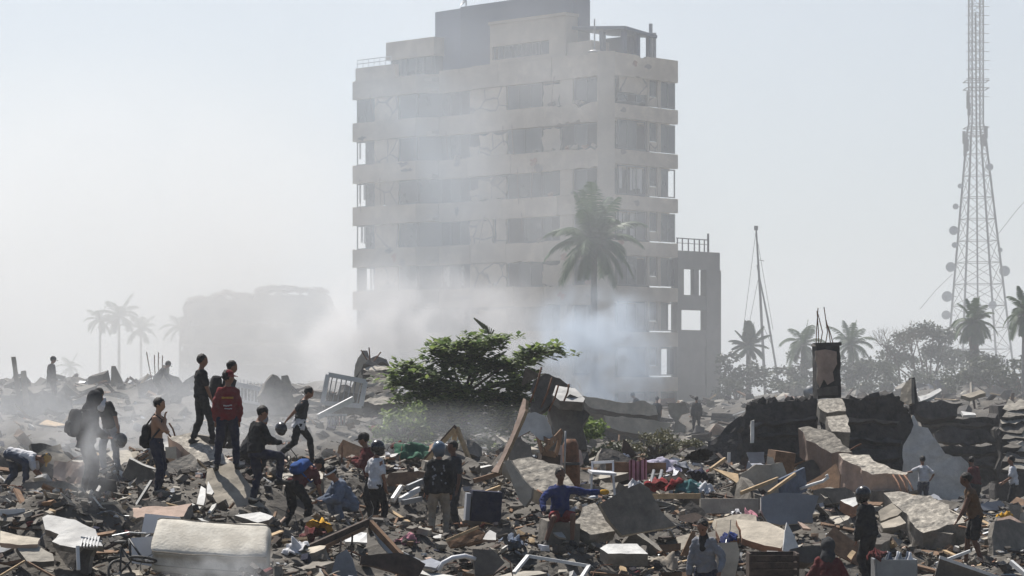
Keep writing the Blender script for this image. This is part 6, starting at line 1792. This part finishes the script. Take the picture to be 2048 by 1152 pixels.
# --- the left-hand group
person("bender", "person in white T-shirt and yellow cap bent double over the debris", face=-5, lean=98, pz=.80, poff=(-.05, 0), feet=((-.30, -.14, -.02), (.30, .16, .12)), hands=((.62, -.12, .32), (.66, .14, .28)), headp=75, top="white", bottom="denim", hat="cap", hatm="cloth_yellow", hem=.03)
person("hooded", "person in hooded grey jacket with rucksack, veiled by smoke", face=25, H=1.78, lean=9, headp=28, hat="hood", hatm="cloth_charcoal", top="charcoal", sleeve=1.5, bottom="charcoal", hands=((.28, -.12, 1.02), (.30, .12, 1.0)), hem=.12, puff=.02)
backpack("dark grey rucksack on the hooded person's back", "hooded", .26, (.34, .2, .48), "cloth_charcoal", .24)
person("bandana", "person in black T-shirt with white bandana round the neck, holding a helmet", face=-118, lean=22, slean=6, headp=40, top="black", bottom="grey", shoes="shoe_white", hat="cap", hatm="cloth_black", hands=((.18, -.34, .80), (.22, .2, 1.02)), feet=((0, -.17, 0), (.02, .16, 0)), pz=.94)
fr = POSE[("bandana", "frame")]
m = MB(); c = fr["N"] + fr["hd"] * .03
for a in range(1): cap(m, c - fr["tf"] * .02 - fr["td"] * .02, c + fr["tf"] * .07 - fr["td"] * .12, .08, .10)
m.v = [tuple(Vector(p) - fr["O"]) for p in m.v]
bake_obj(m, "bandana", "cloth_white", fr["root"], .018, .012, 5.0)
held_helmet("black helmet hanging from the hand of the bandana-wearing person", POSE[("bandana", "hand", -1)] + Vector((.03, -.02, -.10)))
person("shirtless", "shirtless person in dark jeans with a hand raised to the mouth", face=-12, bare=True, skin="skin_tan", bottom="navy", lean=2, headp=12, hands=((.24, .08, 1.15), (.17, .03, 1.40)), hint=((.2, -.5, -.8), (.25, .4, -.9)), pz=.94)
backpack("black rucksack hanging low behind the shirtless person", "shirtless", .12, (.28, .16, .44), "cloth_black", .19)
person("black_tee", "person all in black standing on the broken beam, looking right", face=25, H=1.76, ground=ZP(888, 50), top="black", bottom="black", feet=((-.14, -.1, 0), (.2, .12, .0)), hands=((.08, -.2, .80), (.16, .22, .82)), headp=10)
lump("waist_bag", "small black bag at the hip of the person all in black", "bag", POSE[("black_tee", "frame")]["P"] + Vector((-.16, -.02, .02)), (.07, .12, .09), "cloth_black", 4, .1)
person("big_pack", "person with close-cropped hair and large rucksack behind the red-shirted person", face=15, ground=ZP(897, 51.5) , H=1.78, top="charcoal", bottom="black", lean=8, headp=14)
backpack("large black rucksack on the close-cropped person's back", "big_pack", .24, (.34, .24, .52), "cloth_black", .25)
person("red_hoodie", "person in red sweatshirt and red cap seen from behind on the sloping slab", face=98, H=1.77, ground=ZP(939, 45.5), top="red", sleeve=1.5, bottom="navy", hat="cap", hatm="cloth_red", headyaw=65, feet=((0, -.19, -.02), (.0, .16, 0)), hands=((.02, -.21, .86), (.05, .21, .86)), puff=.004, hem=.03)
fr = POSE[("red_hoodie", "frame")]
m = MB()
pr = random.Random(2)
for i in range(9): m.box(Vector((-.10 + i * .024, 0, 0)) + fr["T"](.34) - fr["tf"] * .158 - fr["O"], (.016, .012, .03 + .008 * pr.random()))
m.build("back_print", "cloth_yellow", fr["root"], local=True)
m = MB()
for i in range(8): m.box(Vector((-.07 + i * .02, 0, pr.uniform(-.008, .008))) + fr["T"](.20) - fr["tf"] * .158 - fr["O"], (.012, .012, .025))
for i in range(7): m.box(Vector((-.05 + i * .02, 0, pr.uniform(-.006, .006))) + fr["T"](.15) - fr["tf"] * .158 - fr["O"], (.012, .012, .02))
m.build("back_print", "cloth_white", fr["root"], local=True)
lump("cap_panel", "", "", fr["HC"] + fr["hd"] * .09 - fr["O"] + fr["hf"] * .03, (.05, .05, .045), "cloth_white", 2, .1, parent=fr["root"]).matrix_parent_inverse = Matrix.Identity(4)
person("behind", "person in grey cap half hidden behind the black-clad figure", face=10, H=1.66, pz=.62, lean=30, headp=20, feet=((-.12, -.12, 0), (.22, .14, 0)), top="charcoal", bottom="black", hat="beanie", hatm="cloth_grey")
person("black_step", "person in black stepping up with one knee raised, hand held out", face=32, H=1.74, lean=5, headp=38, top="black", sleeve=1.5, bottom="navy", feet=((-.02, -.10, 0), (.38, .13, .34)), hands=((.26, -.14, 1.08), (.38, .18, 1.08)), shoes="shoe_dark", puff=.012)
person("walker", "person striding right with shirt tail out, helmet in the trailing hand", face=4, H=1.72, lean=14, headp=36, top="charcoal", bottom="black", pz=.88, feet=((.28, -.10, 0), (-.44, .10, .10)), hands=((.12, -.2, .84), (-.30, .24, .90)), hem=.0)
fr = POSE[("walker", "frame")]
m = MB(); loft(m, [(fr["T"](h) - fr["O"], fr["tr"], fr["tf"], rx, ry) for h, rx, ry in ((-.14, .20, .16), (0, .19, .15), (.10, .175, .14))])
bake_obj(m, "shirt_tail", "cloth_white", fr["root"], .017, .012, 8.0)
held_helmet("black helmet carried low behind the striding person", POSE[("walker", "hand", 1)] + Vector((-.06, 0, -.10)))
lump("duffel_bag", "dark bag lying on the beam behind the black-clad people's feet", "bag", W(405, 872, 52), (.25, .16, .13), "cloth_black", 6, .15)
# --- centre group
person("stooper", "person in patterned shirt stooping, blue rucksack on the back", face=48, H=1.72, lean=58, pz=.86, headp=50, top="maroon", bottom="black", hands=((.5, -.18, .62), (.52, .18, .6)), hat="cap", hatm="cloth_black", feet=((-.12, -.16, 0), (.14, .16, 0)))
backpack("bright blue rucksack on the stooping person", "stooper", .30, (.30, .16, .40), "cloth_bright_blue", .20)
person("squatter", "person in grey-blue shirt squatting with a light head band", face=205, H=1.72, lean=32, pz=.34, poff=(-.12, 0), headp=30, top="greyblue", sleeve=1.5, bottom="greyblue", hat="band", hatm="cloth_white", feet=((.12, -.18, 0), (.14, .18, 0)), hands=((.45, -.14, .45), (.48, .10, .42)), puff=.015)
lump("yellow_cloth", "yellow and orange cloth held between the squatting person's knees", "cloth", W(664, 1030, 44.2), (.10, .08, .26), "cloth_yellow", 7, .5, 3)
lump("white_bag", "long pale bag leaning at the squatting person's side", "bag", W(662, 985, 44.6), (.05, .05, .26), "plastic_white", 11, .2, rot=rotm(0, 26, 0))
person("red_arm", "person in red jacket and peaked black hat reaching left", face=170, H=1.74, lean=14, headp=10, top="maroon", sleeve=1.5, bottom="black", hat="cap", hatm="cloth_black", hands=((.35, -.16, 1.18), (.44, .16, 1.22)), puff=.02)
person("white_tee", "person in white T-shirt and patterned helmet standing with back half turned", face=40, H=1.62, headp=12, headyaw=10, top="white", bottom="black", hat="helmet", hatm="helmet_black", hem=.06, hands=((.2, -.18, 1.0), (.1, .22, .78)))
person("helmet_back", "person in blue-grey helmet, black patterned jacket and beige trousers, from behind", face=92, H=1.76, top="black", sleeve=1.5, bottom="tan", hat="helmet", hatm="helmet_blue", puff=.02, hem=.05, feet=((0, -.13, 0), (.02, .13, 0)))
fr = POSE[("helmet_back", "frame")]
pr = random.Random(4)
m = MB()
for i in range(16):
    m.ball(fr["T"](pr.uniform(.02, .46)) + fr["tr"] * pr.uniform(-.14, .14) - fr["tf"] * .152 - fr["O"], (.018, .008, .022), 6, 4)
kind(m.build("jacket_print", "cloth_grey", fr["root"], local=True), "stuff")
person("beside", "dark-haired person in dark T-shirt facing the helmeted person in beige trousers", face=215, H=1.76, top="charcoal", bottom="charcoal", headp=12, skin="skin_dark")
# --- the seated man and the lower right
person("sitter", "person in blue long-sleeved top and red shorts sitting with one gloved arm stretched out", face=-82, H=1.74, pz=.50, poff=(-.02, 0), lean=4, headp=0, headyaw=-12, top="blue", sleeve=1.5, bottom="red", short=True, skin="skin_dark",
       feet=((.42, -.14, 0), (.46, .32, 0)), hands=((.16, -.74, .90), (.34, .34, .60)), hint=((0, -.1, -.9), (-.2, .9, .1)), eyes=True)
fr = POSE[("sitter", "frame")]
lump("work_glove", "", "", POSE[("sitter", "hand", -1)] - fr["O"] + Vector((-.03, 0, 0)), (.085, .04, .045), "cloth_yellow", 2, .25, parent=fr["root"]).matrix_parent_inverse = Matrix.Identity(4)
c = fr["P"] - Vector((0, -.12, .33))
tag(MB().box(c, (.62, .5, .46), rotm(3, 4, 12), jit=.06).build("concrete_block", "concrete", origin=None), "rough grey block the blue-topped person sits on", "concrete block")
person("grey_top", "person in pale grey long-sleeved top with dark scarf, cut by the bottom edge", face=-112, H=1.74, lean=12, headp=26, top="grey", sleeve=1.5, bottom="navy", hands=((.22, -.30, .92), (.16, .24, .82)), eyes=True, puff=.0)
fr = POSE[("grey_top", "frame")]
m = MB(); cap(m, fr["N"] + fr["hd"] * .01, fr["N"] + fr["tf"] * .10 - fr["td"] * .16, .085, .055); m.v = [tuple(Vector(p) - fr["O"]) for p in m.v]
bake_obj(m, "scarf", "cloth_black", fr["root"], .018, .01, 2.0)
person("red_low", "person in dark red hooded top at the bottom edge, seen from behind", face=80, H=1.74, lean=14, headp=25, top="maroon", sleeve=1.5, bottom="black", puff=.008, hat="hood", hatm="cloth_charcoal", hands=((.3, -.2, 1.0), (.3, .2, 1.0)))
person("dark_helmet", "person in black jacket and shiny black helmet among the pale slabs", face=140, H=1.74, lean=8, headp=12, top="black", sleeve=1.5, bottom="black", hat="helmet", hatm="helmet_black", puff=.018)
person("brown_vest", "person in brown vest and black shorts leaning forward at lower right", face=172, H=1.78, lean=13, headp=18, top="brown", sleeve=.2, bottom="black", short=True, skin="skin_dark", hands=((.36, -.18, .82), (.34, .18, .80)), feet=((-.12, -.13, 0), (.18, .14, 0)))
# --- further people
person("far_white", "person in white T-shirt and jeans before the pale plaster wall, one arm out left", face=100, H=1.7, top="white", bottom="denim", hands=((.1, -.62, 1.2), (.12, .28, 1.0)), lean=8, vox=.024)
person("far_red", "person in dark red top standing by the burnt wall", face=120, H=1.74, top="maroon", sleeve=1.5, bottom="charcoal", lean=14, headp=25, vox=.024)
person("far_edge", "person in white T-shirt and dark trousers at the right border", face=165, H=1.74, top="white", bottom="charcoal", lean=6, vox=.024, hands=((.3, -.2, 1.0), (.3, .15, .95)))
person("far_a", "person sitting bent over on the fallen floor slab, mid-distance", face=200, H=1.7, lean=35, pz=.6, headp=30, ground=ZP(842, 112), top="charcoal", bottom="charcoal", hat="cap", hatm="cloth_grey", vox=.03)
person("far_b", "dark figure standing at the fallen slab's right end, mid-distance", face=100, H=1.7, top="charcoal", bottom="charcoal", vox=.03)
person("far_c", "dark figure standing alone right of the broken cream wall remnant", face=90, H=1.72, top="charcoal", bottom="charcoal", sleeve=1.5, vox=.03, puff=.02)
person("cap_far", "person in peaked cap and grey jacket standing in the smoke at far left", face=12, H=1.74, top="charcoal", sleeve=1.5, bottom="charcoal", hat="cap", hatm="cloth_charcoal", headp=28, puff=.035, hem=.1, vox=.025, hands=((.16, -.2, .92), (.16, .2, .92)))
person("bent_far", "person in cap leaning forward in the smoke below the bent rods", face=10, H=1.7, lean=38, headp=30, top="charcoal", sleeve=1.5, bottom="charcoal", hat="cap", hatm="cloth_charcoal", vox=.025, hands=((.55, -.15, .7), (.55, .15, .7)), pz=.85)

# fuse every figure's surfaces, add cloth folds
dg = bpy.context.evaluated_depsgraph_get()
for ob, wr, seed in BAKE:
    me = bpy.data.meshes.new_from_object(ob.evaluated_get(dg))
    old = ob.data
    nm = old.name
    ob.modifiers.clear()
    ob.data = me
    bpy.data.meshes.remove(old)
    me.name = nm
    nv = len(me.vertices)
    if wr and nv:
        co = np.empty(nv * 3); me.vertices.foreach_get("co", co); co = co.reshape(-1, 3)
        no = np.empty(nv * 3); me.vertices.foreach_get("normal", no); no = no.reshape(-1, 3)
        d = np.array([mnoise.noise(Vector((p[0] * 9 + seed, p[1] * 9, p[2] * 13))) + .6 * mnoise.noise(Vector((p[0] * 20 + seed, p[1] * 20, p[2] * 26))) for p in co])
        co += no * (d * wr)[:, None]
        me.vertices.foreach_set("co", co.ravel())
    me.polygons.foreach_set("use_smooth", [True] * len(me.polygons))
    me.update()

# ------------------------------------------------------------------ tell the loose pieces apart by what they lie beside
MARKS = [("the mattress", 425, 1090), ("the torn white slab", 150, 1065), ("the bicycle", 260, 1110), ("the bending person", 45, 930), ("the hooded person", 172, 960), ("the shirtless person", 313, 950), ("the sloping cream slab", 470, 985),
         ("the dark green sack", 562, 1042), ("the squatting person", 690, 1010), ("the timber peak", 735, 1055), ("the beige-trousered person", 876, 1040), ("the dark blue cabinet", 970, 1010), ("the seated person", 1130, 1030),
         ("the large smooth grey slab", 1270, 1020), ("the white metal frame", 1100, 1135), ("the flat-topped pale block", 1245, 1100), ("the grey-topped person", 1412, 1100), ("the cream cracked slab", 1510, 1065), ("the blue-grey panel", 1575, 1015),
         ("the red-hooded person", 1655, 1120), ("the shiny-helmeted person", 1738, 1050), ("the lowest toppled beam", 1850, 1020), ("the brown-vested person", 1950, 1060), ("the white-rimmed door panel", 1930, 1135), ("the middle toppled beam", 1750, 940),
         ("the clothes heap", 1350, 955), ("the plastic chair", 1205, 955), ("the leaning centre board", 1015, 880), ("the crest's timber frame", 900, 900), ("the striding person", 600, 880), ("the stooping person", 590, 1010), ("the cardboard box", 840, 1065), ("the slatted crate", 1545, 1135), ("the olive board", 785, 1130)]
ORD = ["nearest", "second nearest", "third nearest", "fourth nearest", "fifth nearest", "sixth nearest", "seventh nearest", "eighth nearest", "ninth nearest", "tenth nearest", "eleventh nearest", "twelfth nearest"]
buck = {}
for o, px, Y in LOOSE:
    py = HY + (CZ - o.location.z) * F / Y
    best = min(MARKS, key=lambda q: (q[1] - px) ** 2 + (q[2] - py) ** 2)
    dx, dy = px - best[1], py - best[2]
    side = ("left of" if dx < 0 else "right of") if abs(dx) > abs(dy) else ("above" if dy < 0 else "below")
    head = o["label"].split(" lying loose")[0]
    buck.setdefault((head, side, best[0]), []).append((dx * dx + dy * dy, o))
for (head, side, mk), items in buck.items():
    items.sort(key=lambda q: q[0])
    for i, (_, o) in enumerate(items):
        o["label"] = "%s %s %s" % (head, side, mk) + (", %s to it" % ORD[min(i, 11)] if len(items) > 1 else "")

# ------------------------------------------------------------------ air: haze and smoke
def volmat(name, dens, col=(1, 1, 1), g=0.35):
    m, nt, b = nodes_of(name)
    nt.nodes.remove(b)
    v = nt.nodes.new("ShaderNodeVolumePrincipled")
    v.inputs["Color"].default_value = (*col, 1)
    v.inputs["Density"].default_value = dens
    v.inputs["Anisotropy"].default_value = g
    nt.links.new(v.outputs[0], nt.nodes["Material Output"].inputs["Volume"])
    MATS[name] = m
    return m, nt, v

hm, _, _ = volmat("haze_air", 0.00045, (0.92, 0.955, 1.0), 0.35)
hm.cycles.homogeneous_volume = True
h = MB().box((0, 725, 24.0), (1400, 1570, 53))
haze = kind(h.build("haze", "haze_air"), "stuff")
haze["label"] = "pale smoky haze hanging in the air over the whole site"

def smoke(px, py, Y, rx, ry, rz, dens, col=(1, 1, 1), g=0.35, ns=1.6, lo=0.42, hi=0.72, seed=0.0, label="", lean=0.0, edge=0.55, even=False):
    c = W(px, py, Y)
    m, nt, v = volmat("smoke_%d" % int(seed), dens, col, g)
    if even:
        m.cycles.homogeneous_volume = True
        o = MB().ball((0, 0, 0), 1.0, 28, 18).build("smoke", m.name, local=True)
        o.location = c; o.scale = (rx, ry, rz)
        kind(o, "stuff")
        o["label"] = label
        return o
    N, L = nt.nodes, nt.links
    tc = N.new("ShaderNodeTexCoord")
    ln = N.new("ShaderNodeVectorMath"); ln.operation = 'LENGTH'
    L.new(tc.outputs["Object"], ln.inputs[0])
    fo = N.new("ShaderNodeMapRange"); fo.interpolation_type = 'SMOOTHSTEP'
    fo.inputs["From Min"].default_value = 0.97; fo.inputs["From Max"].default_value = edge * 0.4
    L.new(ln.outputs["Value"], fo.inputs["Value"])
    mp = N.new("ShaderNodeMapping"); mp.inputs["Location"].default_value = (seed * 3.1, seed * 1.7, seed * 0.9)
    mr = max(rx, rz)
    mp.inputs["Scale"].default_value = (rx / mr, ry / mr, rz / mr)
    L.new(tc.outputs["Object"], mp.inputs["Vector"])
    nz = N.new("ShaderNodeTexNoise"); nz.inputs["Scale"].default_value = ns; nz.inputs["Detail"].default_value = 2.0; nz.inputs["Roughness"].default_value = 0.55; nz.inputs["Distortion"].default_value = 0.6
    L.new(mp.outputs[0], nz.inputs["Vector"])
    mr2 = N.new("ShaderNodeMapRange"); mr2.inputs["From Min"].default_value = lo; mr2.inputs["From Max"].default_value = hi
    L.new(nz.outputs["Fac"], mr2.inputs["Value"])
    mu = N.new("ShaderNodeMath"); mu.operation = 'MULTIPLY'
    L.new(fo.outputs[0], mu.inputs[0]); L.new(mr2.outputs[0], mu.inputs[1])
    m2 = N.new("ShaderNodeMath"); m2.operation = 'MULTIPLY'; m2.inputs[1].default_value = dens
    L.new(mu.outputs[0], m2.inputs[0]); L.new(m2.outputs[0], v.inputs["Density"])
    b = MB().ball((0, 0, 0), 1.0, 20, 12)
    o = b.build("smoke", m.name, smooth=False, local=True)
    o.location = c; o.scale = (rx, ry, rz); o.rotation_euler = (0, R(lean), 0)
    kind(o, "stuff")
    o["label"] = label
    return o
smoke(900, 650, 520, 460, 370, 120, 0.0015, (0.90, 0.95, 1.0), seed=9, even=True, label="vast pale smoke veil behind the whole site, added to brighten the sky")  # added bank: its scattered sunlight brightens the sky and fades far things
smoke(1024, 640, 132, 75, 60, 42, 0.0013, (0.92, 0.955, 1.0), seed=12, even=True, label="even thin smoke haze from the leafy tree back to the tower")
smoke(780, 400, 148, 8.5, 9, 20, 0.12, (0.80, 0.90, 1.0), seed=1, ns=2.0, lo=.38, hi=.72, label="thin bluish smoke drifting up across the apartment tower's left side", lean=6)
smoke(1000, 430, 142, 17, 12, 21, 0.046, (0.93, 0.96, 1.0), seed=8, ns=2.0, lo=.34, hi=.74, label="faint smoke veil before the apartment tower's middle floors")
smoke(840, 690, 135, 10, 11, 5.4, 0.55, (0.99, 0.99, 1.0), seed=2, ns=3.2, lo=.44, hi=.64, label="dense white smoke billowing at the foot of the apartment tower")
smoke(1190, 712, 112, 4.2, 4, 4.2, 0.9, (0.80, 0.89, 1.0), seed=3, ns=2.6, lo=.42, hi=.64, label="bluish white smoke puff rising behind the leafy tree")
smoke(250, 620, 200, 38, 34, 26, 0.05, (1, 1, 1), seed=4, ns=2.2, lo=.3, hi=.66, label="broad bank of white smoke in front of the ruined far block")
smoke(230, 835, 68, 9.2, 8, 2.0, 0.21, (0.93, 0.95, 0.98), seed=5, ns=3.4, lo=.40, hi=.66, label="low grey smoke lying behind the standing group")
smoke(890, 868, 62, 4.2, 4, 1.0, 0.10, (0.9, 0.93, 0.97), seed=6, ns=2.6, lo=.40, hi=.68, label="low smoke drifting in front of the leafy tree's foot")
smoke(170, 905, 39.8, .8, .7, 1.1, 0.9, (0.93, 0.95, 0.98), seed=7, ns=1.8, lo=.38, hi=.72, label="small wisp of smoke veiling the hooded person")
smoke(450, 1140, 37.2, 1.2, .5, .5, 1.1, (0.93, 0.95, 0.98), seed=10, ns=2.4, lo=.42, hi=.66, label="thin smoke curling below the mattress")
smoke(1760, 725, 122, 26, 15, 7.5, 0.017, (0.93, 0.96, 1.0), seed=11, ns=2.0, lo=.25, hi=.75, label="thin haze of smoke before the right-hand trees")
